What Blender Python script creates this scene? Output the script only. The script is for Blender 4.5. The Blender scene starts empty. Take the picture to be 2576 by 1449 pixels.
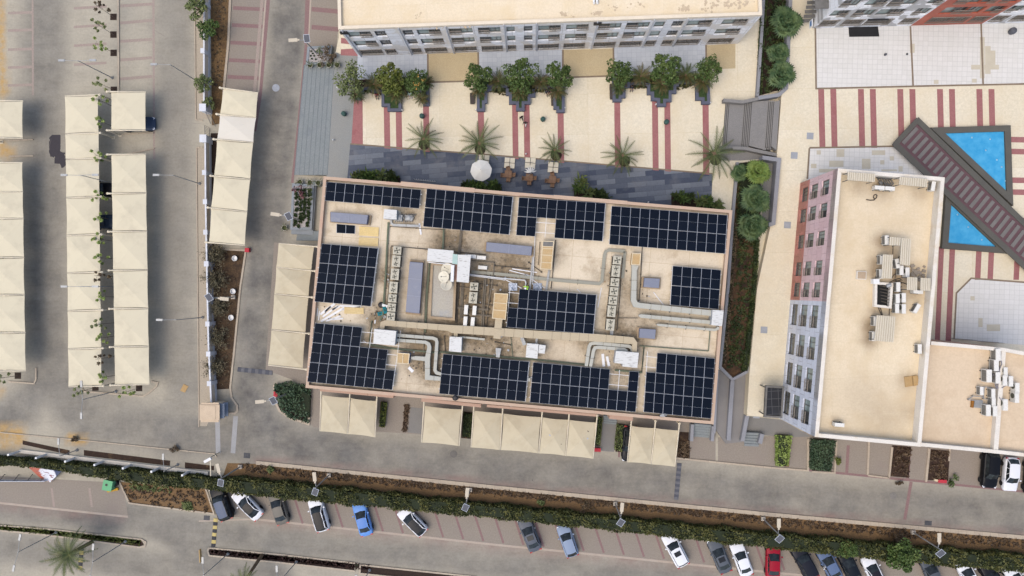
import bpy, bmesh, math, random
from mathutils import Vector, Matrix, Euler
R = math.radians
sc = bpy.context.scene
COL = sc.collection
# ---------------------------------------------------------------- camera, sky, sun, exposure
H = 91.0                      # height of the drone over the road
FPX = 1750.0                  # focal length in pixels of a 2576 px wide picture
TILT = math.atan(47 / FPX)    # the gimbal is off the vertical by a degree and a half
cam_data = bpy.data.cameras.new("Camera")
cam = bpy.data.objects.new("Camera", cam_data)
COL.objects.link(cam)
cam.location = (0, 0, H)
cam.rotation_euler = (0, TILT, 0)
cam_data.sensor_width = 36.0
cam_data.lens = 36.0 * FPX / 2576.0
cam_data.clip_start = 1.0
cam_data.clip_end = 3000.0
sc.camera = cam
SUN_AZ, SUN_EL = R(235), R(64)     # compass azimuth (clockwise from +Y), elevation
world = bpy.data.worlds.new("World")
sc.world = world
world.use_nodes = True
wn = world.node_tree.nodes
wl = world.node_tree.links
bg = wn["Background"]
sky = wn.new("ShaderNodeTexSky")
sky.sky_type = 'NISHITA'
sky.sun_disc = False
sky.sun_elevation = SUN_EL
sky.sun_rotation = SUN_AZ
sky.air_density = 1.0
sky.dust_density = 4.0
sky.ozone_density = 1.0
wl.new(sky.outputs[0], bg.inputs[0])
bg.inputs[1].default_value = 0.15
sun_d = bpy.data.lights.new("Sun", 'SUN')
sun_d.energy = 0.5
sun_d.angle = R(60)
sun_d.color = (1.0, 0.96, 0.80)
sun = bpy.data.objects.new("Sun", sun_d)
COL.objects.link(sun)
sdir = Vector((math.sin(SUN_AZ) * math.cos(SUN_EL), math.cos(SUN_AZ) * math.cos(SUN_EL), math.sin(SUN_EL)))
sun.rotation_euler = sdir.to_track_quat('Z', 'Y').to_euler()
sun.location = sdir * 200
sc.view_settings.view_transform = 'Standard'
sc.view_settings.look = 'None'
sc.view_settings.gamma = 1.0
sc.view_settings.exposure = 0.95
# ---------------------------------------------------------------- surveying: bearings in the photograph to metres on the ground
ca, sa = math.cos(TILT), math.sin(TILT)
def P(x, y, z=0.0):
 """the point at height z that lies on the bearing (x, y) of the survey picture"""
 dx, dy, dz = (x - 1288) / FPX, -(y - 724.5) / FPX, -1.0
 wx, wz = dx * ca + dz * sa, -dx * sa + dz * ca
 t = (z - H) / wz
 return Vector((wx * t, dy * t, z))
def PX(p):
 v = Vector(p) - Vector((0, 0, H))
 cx, cz = v.x * ca - v.z * sa, v.x * sa + v.z * ca
 return (1288 + FPX * cx / -cz, 724.5 - FPX * v.y / -cz)
def PP(pts, z=0.0):
 return [P(x, y, z) for x, y in pts]
# ---------------------------------------------------------------- mesh helpers
class MB:
 def __init__(s):
  s.v, s.f, s.m = [], [], []
 def face(s, pts, m=0):
  b = len(s.v)
  s.v += [tuple(p) for p in pts]
  s.f.append(tuple(range(b, b + len(pts))))
  s.m.append(m)
 def prism(s, poly, z0, z1, m=0, cap=True, mtop=None, bottom=True):
  poly = [(p[0], p[1]) for p in poly]
  a = sum(poly[i][0] * poly[(i + 1) % len(poly)][1] - poly[(i + 1) % len(poly)][0] * poly[i][1] for i in range(len(poly)))
  if a < 0:
   poly = poly[::-1]
  n, b = len(poly), len(s.v)
  s.v += [(x, y, z0) for x, y in poly] + [(x, y, z1) for x, y in poly]
  for i in range(n):
   j = (i + 1) % n
   s.f.append((b + i, b + j, b + n + j, b + n + i)); s.m.append(m)
  if cap:
   s.f.append(tuple(range(b + n, b + 2 * n))); s.m.append(m if mtop is None else mtop)
   if bottom:
    s.f.append(tuple(range(b + n - 1, b - 1, -1))); s.m.append(m)
 def sheet(s, poly, z, m=0):
  poly = [(p[0], p[1]) for p in poly]
  a = sum(poly[i][0] * poly[(i + 1) % len(poly)][1] - poly[(i + 1) % len(poly)][0] * poly[i][1] for i in range(len(poly)))
  if a < 0:
   poly = poly[::-1]
  s.face([(x, y, z) for x, y in poly], m)
 def box(s, c, d, rz=0.0, m=0, M=None):
  hx, hy, hz = d[0] / 2, d[1] / 2, d[2] / 2
  b = len(s.v)
  mt = M if M is not None else Matrix.Rotation(rz, 3, 'Z')
  for z in (-hz, hz):
   for x, y in ((-hx, -hy), (hx, -hy), (hx, hy), (-hx, hy)):
    s.v.append(tuple(mt @ Vector((x, y, z)) + Vector(c)))
  for q in ((0, 3, 2, 1), (4, 5, 6, 7), (0, 1, 5, 4), (1, 2, 6, 5), (2, 3, 7, 6), (3, 0, 4, 7)):
   s.f.append(tuple(b + i for i in q)); s.m.append(m)
 def tube(s, p0, p1, r0, r1=None, n=8, m=0, cap=True):
  r1 = r0 if r1 is None else r1
  p0, p1 = Vector(p0), Vector(p1)
  d = (p1 - p0)
  if d.length < 1e-6:
   return
  q = d.to_track_quat('Z', 'Y')
  b = len(s.v)
  for p, r in ((p0, r0), (p1, r1)):
   for i in range(n):
    a = 2 * math.pi * i / n
    s.v.append(tuple(p + q @ Vector((math.cos(a) * r, math.sin(a) * r, 0))))
  for i in range(n):
   j = (i + 1) % n
   s.f.append((b + i, b + j, b + n + j, b + n + i)); s.m.append(m)
  if cap:
   s.f.append(tuple(range(b + n - 1, b - 1, -1))); s.m.append(m)
   s.f.append(tuple(range(b + n, b + 2 * n))); s.m.append(m)
 def path(s, pts, r, n=6, m=0):
  for a, b in zip(pts, pts[1:]):
   s.tube(a, b, r, r, n, m)
 def bar(s, p0, p1, w, h, m=0):
  p0, p1 = Vector(p0), Vector(p1)
  d = p1 - p0
  L = d.length
  if L < 1e-6:
   return
  x = d.normalized()
  up = Vector((0, 0, 1)) if abs(x.z) < .95 else Vector((0, 1, 0))
  y = up.cross(x).normalized()
  z = x.cross(y)
  M = Matrix((x, y, z)).transposed()
  s.box((p0 + p1) / 2, (L, w, h), m=m, M=M)
 def lathe(s, c, prof, n=16, m=0, scale=(1, 1)):
  b = len(s.v)
  for r, z in prof:
   for i in range(n):
    a = 2 * math.pi * i / n
    s.v.append((c[0] + r * math.cos(a) * scale[0], c[1] + r * math.sin(a) * scale[1], c[2] + z))
  for k in range(len(prof) - 1):
   for i in range(n):
    j = (i + 1) % n
    s.f.append((b + k * n + i, b + k * n + j, b + (k + 1) * n + j, b + (k + 1) * n + i)); s.m.append(m)
  if prof[0][0] > 1e-4:
   s.f.append(tuple(range(b + n - 1, b - 1, -1))); s.m.append(m)
  if prof[-1][0] > 1e-4:
   k = b + (len(prof) - 1) * n
   s.f.append(tuple(range(k, k + n))); s.m.append(m)
 def sweep(s, pts, w, z0, z1, m=0, closed=False, mtop=None):
  """a kerb, wall or duct: rectangular section along a ground plan line, mitred corners"""
  L, Rr = offset_lines(pts, w, closed)
  n = len(pts)
  for i in range(n if closed else n - 1):
   j = (i + 1) % n
   s.prism([L[i], L[j], Rr[j], Rr[i]], z0, z1, m, mtop=mtop)
def offset_lines(pts, w, closed=False):
 pts = [Vector((p[0], p[1])) for p in pts]
 n = len(pts)
 ww = w if isinstance(w, (list, tuple)) else [w] * n
 L, Rr = [], []
 for i in range(n):
  if closed:
   a, b, c = pts[i - 1], pts[i], pts[(i + 1) % n]
  else:
   a, b, c = pts[max(i - 1, 0)], pts[i], pts[min(i + 1, n - 1)]
  d1, d2 = (b - a), (c - b)
  if d1.length < 1e-9: d1 = d2
  if d2.length < 1e-9: d2 = d1
  d1.normalize(); d2.normalize()
  t = d1 + d2
  if t.length < 1e-6: t = d1
  t.normalize()
  nn = Vector((-t.y, t.x))
  k = max(0.35, nn.dot(Vector((-d1.y, d1.x))))
  L.append(b + nn * (ww[i] / 2 / k)); Rr.append(b - nn * (ww[i] / 2 / k))
 return L, Rr
def link(name, mb, mats, parent=None, smooth=False, offset=None, origin=None):
 me = bpy.data.meshes.new(name)
 o = bpy.data.objects.new(name, me)
 if not isinstance(mats, (list, tuple)):
  mats = [mats]
 for m in mats:
  me.materials.append(m)
 off = Vector((0, 0, 0))
 if offset is not None:
  off = Vector(offset)
 elif parent is None and mb.v:
  xs = [v[0] for v in mb.v]; ys = [v[1] for v in mb.v]; zs = [v[2] for v in mb.v]
  off = Vector(((min(xs) + max(xs)) / 2, (min(ys) + max(ys)) / 2, min(zs))) if origin is None else Vector(origin)
  o.location = off
 vs = mb.v if off.length < 1e-9 else [(v[0] - off.x, v[1] - off.y, v[2] - off.z) for v in mb.v]
 me.from_pydata(vs, [], mb.f)
 me.polygons.foreach_set("material_index", mb.m)
 if smooth:
  me.polygons.foreach_set("use_smooth", [True] * len(mb.f))
 me.update()
 COL.objects.link(o)
 if parent is not None:
  o.parent = parent
 return o
def tag(o, label=None, cat=None, group=None, kind=None):
 if label: o["label"] = label
 if cat: o["category"] = cat
 if group: o["group"] = group
 if kind: o["kind"] = kind
 return o
def thing(name, label, cat, loc=(0, 0, 0), rz=0.0, group=None):
 o = bpy.data.objects.new(name, None)
 o.empty_display_size = 0.3
 COL.objects.link(o)
 o.location = loc
 o.rotation_euler = (0, 0, rz)
 return tag(o, label, cat, group)
def part(name, mb, mats, root, smooth=False, world=True, up=None):
 """a part of a thing; with world=True the mesh was drawn in metres on the site and is moved to the thing's own origin"""
 r = up or root
 return link(name, mb, mats, r, smooth, offset=(Vector(root.location) if world else Vector((0, 0, 0))))
KIDS = {}
def dup(root, loc, rz=0.0, label=None, group=None, scale=None, paint=None):
 r = root.copy(); COL.objects.link(r)
 r.location = loc; r.rotation_euler = (0, 0, rz)
 if scale: r.scale = scale if isinstance(scale, (tuple, list)) else (scale,) * 3
 if label: r["label"] = label
 if group: r["group"] = group
 kids = KIDS.get(root.name)
 if kids is None:
  kids = KIDS[root.name] = [(c, list(c.children)) for c in root.children]
 for c0, gs in kids:
  c = c0.copy(); COL.objects.link(c); c.parent = r
  for g0 in gs:
   g = g0.copy(); COL.objects.link(g); g.parent = c
   if paint: repaint(g, paint)
  if paint: repaint(c, paint)
 return r
def repaint(o, paint):
 for s in o.material_slots:
  base = o.data.materials[s.slot_index]
  if base and base.name in paint:
   new = paint[base.name]
   s.link = 'OBJECT'
   s.material = new
# ---------------------------------------------------------------- materials
def lin(c):
 c /= 255.0
 return c / 12.92 if c <= 0.04045 else ((c + 0.055) / 1.055) ** 2.4
KEXP = 1.5
def S(r, g, b, k=1.0):
 """albedo of a surface that meters as this sRGB value in the open"""
 return tuple(min(0.9, lin(v) / KEXP * k) for v in (r, g, b))
MATS = {}
def newmat(name):
 m = bpy.data.materials.new(name)
 m.use_nodes = True
 nt = m.node_tree
 b = nt.nodes["Principled BSDF"]
 return m, nt, b
def nd(nt, t, **kw):
 n = nt.nodes.new(t)
 for k, v in kw.items():
  if k in n.inputs.keys():
   n.inputs[k].default_value = v
  else:
   setattr(n, k, v)
 return n
def mixc(nt, fac, a, b, mode='MIX'):
 n = nt.nodes.new("ShaderNodeMix")
 n.data_type = 'RGBA'; n.blend_type = mode
 for sock, val in ((n.inputs[0], fac), (n.inputs[6], a), (n.inputs[7], b)):
  if hasattr(val, "is_linked") or hasattr(val, "links"):
   nt.links.new(val, sock)
  elif isinstance(val, (int, float)):
   sock.default_value = val
  else:
   sock.default_value = (val[0], val[1], val[2], 1)
 return n.outputs[2]
def pos(nt, world=True):
 if world:
  return nt.nodes.new("ShaderNodeNewGeometry").outputs["Position"]
 return nt.nodes.new("ShaderNodeTexCoord").outputs["Object"]
def noise(nt, vec, scale, detail=4, rough=.6, lo=.35, hi=.65):
 n = nd(nt, "ShaderNodeTexNoise", Scale=scale, Detail=detail, Roughness=rough)
 nt.links.new(vec, n.inputs["Vector"])
 r = nd(nt, "ShaderNodeMapRange")
 r.inputs[1].default_value = lo; r.inputs[2].default_value = hi
 nt.links.new(n.outputs["Fac"], r.inputs[0])
 return r.outputs[0]
def mul(c, k):
 return tuple(min(.95, x * k) for x in c)
def mat(name, c, c2=None, rough=.85, metal=0.0, spec=.3, scale=1.2, var=.16, fine=14.0, finevar=.10, world=True, coat=0.0, stain=None, stainscale=.35, stainlo=.55, stainhi=.75):
 m, nt, b = newmat(name)
 v = pos(nt, world)
 base = mixc(nt, noise(nt, v, scale), mul(c, 1 - var), c2 if c2 else mul(c, 1 + var))
 if finevar:
  f = noise(nt, v, fine, 3, .7)
  base = mixc(nt, f, base, mixc(nt, 1.0, base, (1 - finevar * 2,) * 3, 'MULTIPLY'))
 if stain:
  base = mixc(nt, noise(nt, v, stainscale, 6, .65, stainlo, stainhi), base, stain)
 nt.links.new(base, b.inputs["Base Color"])
 b.inputs["Roughness"].default_value = rough
 b.inputs["Metallic"].default_value = metal
 b.inputs["Specular IOR Level"].default_value = spec
 if coat:
  b.inputs["Coat Weight"].default_value = coat
  b.inputs["Coat Roughness"].default_value = .08
 MATS[name] = m
 return m
def tiles(name, c, c2, mortar, bw, bh, rot=0.0, ms=.02, off=.0, rough=.8, loc=(0, 0, 0), stain=None, stainscale=.3, lo=.5, hi=.75, bias=0.0, squash=1.0, world=True, vary=.06, spec=.25):
 m, nt, b = newmat(name)
 v = pos(nt, world)
 mp = nd(nt, "ShaderNodeMapping")
 mp.inputs["Rotation"].default_value = (0, 0, rot)
 mp.inputs["Location"].default_value = loc
 nt.links.new(v, mp.inputs["Vector"])
 br = nd(nt, "ShaderNodeTexBrick")
 br.offset = off
 br.squash = squash
 br.inputs["Color1"].default_value = (*c, 1); br.inputs["Color2"].default_value = (*c2, 1); br.inputs["Mortar"].default_value = (*mortar, 1)
 br.inputs["Scale"].default_value = 1.0
 br.inputs["Mortar Size"].default_value = ms
 br.inputs["Mortar Smooth"].default_value = .1
 br.inputs["Bias"].default_value = bias
 br.inputs["Brick Width"].default_value = bw
 br.inputs["Row Height"].default_value = bh
 nt.links.new(mp.outputs[0], br.inputs["Vector"])
 base = br.outputs["Color"]
 f = noise(nt, v, 5.0, 4, .7)
 base = mixc(nt, f, base, mixc(nt, 1.0, base, (1 - vary * 2,) * 3, 'MULTIPLY'))
 if stain:
  base = mixc(nt, noise(nt, v, stainscale, 6, .65, lo, hi), base, stain)
 nt.links.new(base, b.inputs["Base Color"])
 b.inputs["Roughness"].default_value = rough
 b.inputs["Specular IOR Level"].default_value = spec
 MATS[name] = m
 return m
def leafmat(name, c, c2, c3=None, rough=.6):
 m, nt, b = newmat(name)
 g = nt.nodes.new("ShaderNodeNewGeometry")
 v = nt.nodes.new("ShaderNodeTexCoord").outputs["Object"]
 base = mixc(nt, g.outputs["Random Per Island"], c, c2)
 base = mixc(nt, noise(nt, v, .9, 3, .6, .45, .7), base, c3 if c3 else mul(c2, 1.25))
 nt.links.new(base, b.inputs["Base Color"])
 b.inputs["Roughness"].default_value = rough
 b.inputs["Specular IOR Level"].default_value = .25
 MATS[name] = m
 return m
m_white = mat("white paint", S(236, 236, 234), var=.05, finevar=.03, rough=.6)
m_fabric = mat("canopy fabric", S(227, 217, 189), S(219, 209, 182), var=.05, scale=.5, fine=30, finevar=.03, rough=.9, spec=.1, stain=S(198, 189, 166), stainscale=.5, stainlo=.5, stainhi=.85)
m_fabric_tan = mat("tan canopy fabric", S(212, 201, 174), S(203, 192, 165), var=.05, scale=.5, fine=30, finevar=.03, rough=.9, spec=.1, stain=S(186, 174, 148), stainscale=.5, stainlo=.5, stainhi=.85)
m_fabric_new = mat("pale canopy fabric", S(228, 222, 208), S(222, 215, 200), var=.04, scale=.5, fine=30, finevar=.03, rough=.9, spec=.1)
m_steel_cream = mat("cream painted steel", S(228, 216, 190), var=.08, rough=.6)
m_galv = mat("galvanised steel", S(170, 172, 172), var=.12, rough=.45, metal=.3, world=False)
m_galv_d = mat("weathered steel", S(120, 118, 114), var=.15, rough=.6, metal=.2, world=False)
m_dark = mat("dark rubber", S(38, 38, 40), rough=.8, var=.1, world=False)
m_black = mat("black plastic", (.012, .012, .014), rough=.5, var=.1, world=False)
m_grey = mat("grey stone", S(140, 142, 145), var=.08, scale=2)
m_greyd = mat("dark grey stone", S(96, 98, 106), var=.10, scale=2)
m_concrete = mat("pale concrete", S(190, 180, 165), var=.10, scale=1.5)
m_kerb = tiles("kerb stone", S(192, 178, 157), S(182, 168, 149), S(160, 146, 130), 1.0, 3.0, R(-5), .02)
m_soil = mat("dry soil", S(150, 118, 80), S(128, 100, 66), scale=1.0, var=.2, fine=6, finevar=.2)
m_soil_dark = mat("dark soil", S(70, 50, 36), S(52, 36, 26), scale=1.4, var=.25, fine=7, finevar=.3)
m_glass = mat("window glass", (.03, .036, .04), (.07, .085, .09), rough=.08, spec=.6, var=.3, scale=.4, finevar=0)
m_glass_teal = mat("curtained glass", S(120, 140, 138), S(150, 168, 165), rough=.12, spec=.6, var=.2, scale=.4, finevar=0)
# ================================================================ THE SETTING
ZW, ZE = 0.9, 1.9       # levels of the west and the east plaza above the road
def struct(name, mb, mats, label=None):
 o = link(name, mb, mats)
 return tag(o, label, None, None, 'structure')
# ---- one ground sheet to the horizon; tyre wear, sand and an oil spill live in point attributes
def seg_d(px, py, pts):
 best = 1e9
 for (ax, ay), (bx, by) in zip(pts, pts[1:]):
  dx, dy = bx - ax, by - ay
  t = max(0, min(1, ((px - ax) * dx + (py - ay) * dy) / (dx * dx + dy * dy + 1e-9)))
  d = math.hypot(px - ax - dx * t, py - ay - dy * t)
  best = min(best, d)
 return best
def G2(pts):
 return [(P(x, y).x, P(x, y).y) for x, y in pts]
lanes = [  # worn, darker wheel tracks: centre line, half width in metres, strength
 (G2([(110, -60), (112, 400), (118, 800), (140, 960), (215, 1060), (400, 1080), (560, 1100)]), 2.6, .75),
 (G2([(120, 940), (60, 1030), (-40, 1060)]), 2.2, .8),
 (G2([(250, 1000), (330, 1075), (450, 1030), (455, 940)]), 1.8, .6),
 (G2([(437, -60), (440, 400), (448, 800), (470, 980), (540, 1085)]), 2.3, .55),
 (G2([(730, -60), (712, 250), (690, 450), (664, 660), (640, 850), (632, 990), (660, 1080), (760, 1120), (900, 1142)]), 2.4, 1.0),
 (G2([(420, 1085), (640, 1110), (900, 1145), (1300, 1185), (1900, 1248), (2640, 1310)]), 2.9, .85),
 (G2([(-40, 1275), (250, 1300), (640, 1350), (1000, 1392), (1500, 1440), (1900, 1475)]), 1.8, .75),
 (G2([(330, 1295), (430, 1330), (520, 1430), (700, 1460)]), 2.0, .8),
 (G2([(-40, 1365), (200, 1400), (500, 1440)]), 1.9, .7),
 (G2([(190, 1300), (240, 1315), (300, 1310)]), 1.5, .9),
]
sands = [(G2([(-8, -60), (8, 235)]), .55, 1.0), (G2([(2, 372), (20, 386)]), .8, .9), (G2([(-30, 1085), (45, 1090)]), 1.0, .9), (G2([(5, 1118), (55, 1112)]), .5, .9), (G2([(175, 1103), (212, 1108)]), .5, .9), (G2([(-10, 980), (0, 986)]), .6, .6)]
reds = [(G2([(655, 1300), (1300, 1372), (1932, 1432), (2640, 1500)]), 1.2, .8), (G2([(-30, 1264), (300, 1296)]), 1.0, .8), (G2([(644, 1155), (1288, 1222), (1932, 1286), (2640, 1350)]), .45, .9)]
oil = G2([(138, 352), (135, 372), (143, 386), (152, 401), (160, 405)])
mb = MB()
xs = [-700, -300, -140] + [-84 + i * .75 for i in range(225)] + [140, 300, 700]
ys = [-700, -300, -120] + [-46 + i * .75 for i in range(123)] + [120, 300, 700]
nx, ny = len(xs), len(ys)
wear, sand, red, spill = [], [], [], []
rg = random.Random(5)
for y in ys:
 for x in xs:
  mb.v.append((x, y, 0))
  w = 0.0
  for pts, hw, k in lanes:
   d = seg_d(x, y, pts)
   w = max(w, k * max(0, min(1, 1.6 - d / hw)) )
  wear.append(min(1, w))
  s = 0.0
  for pts, hw, k in sands:
   s = max(s, k * max(0, min(1, 1.7 - seg_d(x, y, pts) / hw)))
  sand.append(s)
  q = 0.0
  for pts, hw, k in reds:
   q = max(q, k * max(0, min(1, 1.5 - seg_d(x, y, pts) / hw)))
  red.append(q)
  spill.append(max(0, min(1, 2.0 - seg_d(x, y, oil) / .5)))
for j in range(ny - 1):
 for i in range(nx - 1):
  mb.f.append((j * nx + i, j * nx + i + 1, (j + 1) * nx + i + 1, (j + 1) * nx + i)); mb.m.append(0)
m_ground, nt, b = newmat("dusty paver ground")
v = pos(nt)
def att(nt, n):
 a = nt.nodes.new("ShaderNodeAttribute"); a.attribute_name = n
 return a.outputs["Fac"]
def math_(nt, op, a, b_):
 n = nt.nodes.new("ShaderNodeMath"); n.operation = op; n.use_clamp = True
 for s_, val in zip(n.inputs, (a, b_)):
  if isinstance(val, (int, float)): s_.default_value = val
  else: nt.links.new(val, s_)
 return n.outputs[0]
dust = mixc(nt, noise(nt, v, .18, 5), S(191, 183, 164), S(177, 170, 154))
worn = mixc(nt, noise(nt, v, .3, 5), S(105, 102, 98), S(129, 126, 120))
nw = noise(nt, v, .22, 6, .7, .25, .75)
wf = math_(nt, 'MULTIPLY', att(nt, "wear"), math_(nt, 'ADD', math_(nt, 'MULTIPLY', nw, .75), .45))
base = mixc(nt, wf, dust, worn)
base = mixc(nt, math_(nt, 'MULTIPLY', att(nt, "red"), noise(nt, v, .5, 4, .6, .2, .8)), base, S(150, 124, 116))
base = mixc(nt, math_(nt, 'MULTIPLY', att(nt, "sand"), noise(nt, v, .9, 5, .7, .25, .6)), base, S(200, 164, 104))
sp = math_(nt, 'GREATER_THAN', math_(nt, 'MULTIPLY', att(nt, "spill"), noise(nt, v, 1.3, 3, .6, .0, .45)), .45)
base = mixc(nt, sp, base, S(74, 70, 74))
base = mixc(nt, noise(nt, v, 3.2, 5, .8, .3, .7), base, mixc(nt, 1.0, base, (.78, .78, .78), 'MULTIPLY'))
mpt = nd(nt, "ShaderNodeMapping"); mpt.inputs["Scale"].default_value = (.35, 1.6, 1); mpt.inputs["Rotation"].default_value = (0, 0, R(5)); nt.links.new(v, mpt.inputs[0])
base = mixc(nt, noise(nt, mpt.outputs[0], .9, 6, .75, .5, .7), base, mixc(nt, 1.0, base, (.88, .87, .86), 'MULTIPLY'))
vo = nd(nt, "ShaderNodeTexVoronoi", Scale=.11); vo.feature = 'DISTANCE_TO_EDGE'; nt.links.new(v, vo.inputs["Vector"])
ckm = nd(nt, "ShaderNodeMapRange"); ckm.inputs[1].default_value = .0; ckm.inputs[2].default_value = .005; ckm.inputs[3].default_value = 1; ckm.inputs[4].default_value = 0; nt.links.new(vo.outputs["Distance"], ckm.inputs[0])
base = mixc(nt, math_(nt, 'MULTIPLY', ckm.outputs[0], noise(nt, v, .3, 3, .6, .52, .75)), base, S(140, 132, 122))
base = mixc(nt, noise(nt, v, .12, 8, .8, .62, .75), base, mixc(nt, 1.0, base, (.72, .71, .72), 'MULTIPLY'))
nt.links.new(base, b.inputs["Base Color"])
b.inputs["Roughness"].default_value = .9
b.inputs["Specular IOR Level"].default_value = .15
g = struct('ground', mb, m_ground, 'grey dusty block paving of the car park and the roads')
for nm, dat in (("wear", wear), ("sand", sand), ("red", red), ("spill", spill)):
 a = g.data.attributes.new(nm, 'FLOAT', 'POINT')
 a.data.foreach_set("value", dat)
# ---- paving bands and markings painted or laid into the road
m_redpav = mat("red paver", S(154, 124, 120), S(142, 114, 112), scale=.6, var=.14, fine=6)
m_redfaint = mat("worn red paver", S(178, 162, 149), S(170, 152, 141), scale=.6, var=.1, fine=6)
m_pinkpav = mat("pink stamped concrete", S(176, 120, 118), S(166, 111, 110), scale=.5, var=.1, fine=6, stain=S(150, 92, 92), stainscale=.5)
m_stall = mat("parking stall paver", S(162, 151, 137), S(150, 140, 128), scale=.4, var=.12, fine=6, stain=S(142, 130, 120), stainscale=.3)
m_path = mat("grey path paver", S(146, 143, 138), S(132, 130, 126), scale=.5, var=.1)
m_line = mat("pale kerb line", S(196, 182, 166), S(180, 164, 148), scale=1, var=.1)
mk = MB()
LIFT = [0]
def lift():
 LIFT[0] = (LIFT[0] + 1) % 40
 return LIFT[0] * .0001
def line(pts, w, z=.006, m=0, zb=0.0):
 L, Rr = offset_lines(PP(pts, zb), w)
 for i in range(len(pts) - 1):
  mk.sheet([L[i], L[i + 1], Rr[i + 1], Rr[i]], zb + z + lift(), m)
# stalls west of the road and south of the hedge
mk.sheet(PP([(588, -60), (674, -60), (650, 235), (640, 300), (560, 300), (566, 225)]), .003, 1)
mk.sheet(PP([(778, -60), (858, -60), (850, 80), (846, 120), (832, 120), (770, 118)]), .003, 1)
mk.sheet(PP([(655, 1235), (1288, 1300), (1932, 1365), (2640, 1432), (2640, 1505), (1932, 1439), (1428, 1388), (1271, 1373), (936, 1337), (651, 1307), (552, 1296), (540, 1232)]), .003, 1)
mk.sheet(PP([(800, 975), (1800, 1062), (1800, 1160), (1700, 1158), (1500, 1125), (1040, 1092), (790, 1075), (775, 1062), (778, 975)]), .003, 1)
mk.sheet(PP([(1806, 1100), (1870, 1105), (2060, 1080), (2640, 1130), (2640, 1243), (1932, 1176), (1806, 1164)]), .003, 1)
mk.sheet(PP([(-40, 1195), (310, 1215), (322, 1300), (-40, 1262)]), .003, 1)
mk.sheet(PP([(690, 610), (815, 620), (800, 980), (668, 930)]), .003, 1)
def dl(pts, w, m=0):
 line(pts, w, .007, m)
for y in (33, 77, 125, 170, 215):
 dl([(20, y), (80, y - 2)], .35, 2)
for y in (18, 65, 112, 160):
 dl([(186, y + 3), (268, y - 2)], .35, 2)
for a, c in ((15, 10), (58, 51), (104, 99), (151, 145), (199, 192)):
 dl([(302, a), (383, c)], .4, 2)
dl([(386, -40), (388, 400)], .3, 2); dl([(82, -40), (83, 240)], .25, 2)
for y in (20, 63, 107, 151, 193):
 dl([(588 - y * .08, y), (672 - y * .09, y + 4)], .5, 0)
for y in (25, 70):
 dl([(784, y - 2), (852, y + 4)], .6, 0)
dl([(680, -60), (654, 240), (640, 330)], .5, 0); dl([(664, -60), (640, 235)], .4, 2)
dl([(776, -60), (770, 110)], .6, 0)
dl([(770, 112), (756, 260), (742, 400), (735, 460)], .35, 0)
dl([(673, -60), (650, 232)], .22, 3)
dl([(784, -60), (776, 115)], .2, 3)
n = 26
for i in range(n):
 x = 690 + i * 50.5
 if x > 1960: break
 yt = 1243 + (x - 660) * .1014
 dl([(x, yt), (x + 21, yt + 66 - (x - 660) * .004)], .28, 0)
for x in (130, 225):
 dl([(x, 1228), (x + 6, 1275)], .3, 2)
dl([(651, 1307), (936, 1337), (1271, 1373), (1428, 1388), (1720, 1418), (1932, 1439), (2640, 1505)], .28, 3)
dl([(-30, 1262), (322, 1300)], .28, 3)
dl([(500, 1311), (640, 1306)], .2, 3)
for x0, y0, x1, y1 in ((2090, 1116, 2086, 1186), (2134, 1120, 2130, 1190), (2288, 1132, 2283, 1204), (2292, 1212, 2276, 1307)):
 dl([(x0, y0), (x1, y1)], .4, 0)
dl([(2030, 1182), (2640, 1243)], .3, 0)
for x in (1100, 1130, 860, 1320, 1560):
 dl([(x, 1016 + (x - 1000) * .09), (x - 3, 1100 + (x - 1000) * .09)], .25, 0)
for a, c in (((547, 1047), (549, 1140)), ((593, 1047), (586, 1140))):
 dl([a, c], .62, 4)
m_strip = mat("worn white strip", S(178, 178, 178), S(165, 164, 162), scale=1, var=.1)
struct('road_markings', mk, [m_redpav, m_stall, m_redfaint, m_line, m_strip], 'red paver bands, stall lines and worn white strips in the paving')
# ---- kerbs
def kerb(pts, w=.22, h=.13, zb=0.0, name='kerb'):
 mb = MB(); mb.sweep(PP(pts, zb + h), w, zb, zb + h)
 return struct(name, mb, m_kerb)
kerb([(644, 1164), (1288, 1230.5), (1932, 1294), (2640, 1358)], .5)
kerb([(581, -60), (574, 110), (563, 220), (559, 300)], .3)
kerb([(545, 626), (618, 630), (604, 724), (590, 870), (579, 975), (582, 1000), (596, 1020), (597, 1034), (590, 1040), (575, 1040)], .25)
kerb([(297, -60), (298, 229)], .2)
kerb([(300, 338), (386, 334)], .15); kerb([(20, 353), (83, 351)], .15)
kerb([(278, 397), (298, 391), (298, 385)], .15)
kerb([(300, 392), (388, 373)], .15)
kerb([(24, 393), (83, 392)], .15)
kerb([(489, -60), (492, 301), (510, 303)], .12, .1); kerb([(510, 370), (494, 371), (500, 1074)], .12, .1)
kerb([(20, 960), (85, 965), (90, 955), (90, 926)], .18)
kerb([(205, 978), (212, 985), (360, 997), (372, 990), (393, 973), (397, 963), (380, 960)], .18)
kerb([(0, 1088), (250, 1112), (540, 1142), (544, 1150)], .12)
kerb([(-20, 1320), (120, 1331), (355, 1357), (366, 1364), (364, 1374), (350, 1377), (100, 1344), (-20, 1333)], .2)
kerb([(893, 1417), (700, 1395), (525, 1379), (522, 1386), (526, 1398), (700, 1415), (893, 1437)], .2)
kerb([(1200, 1452), (906, 1421), (905, 1443), (1000, 1453)], .2)
kerb([(690, 968), (692, 1010), (703, 1034), (730, 1052), (776, 1067), (781, 1000)], .3)
kerb([(1703, 1153), (1932, 1176), (2033, 1184), (2033, 1105)], .22)
kerb([(2043, 1187), (2100, 1190), (2105, 1110)], .22)
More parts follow.
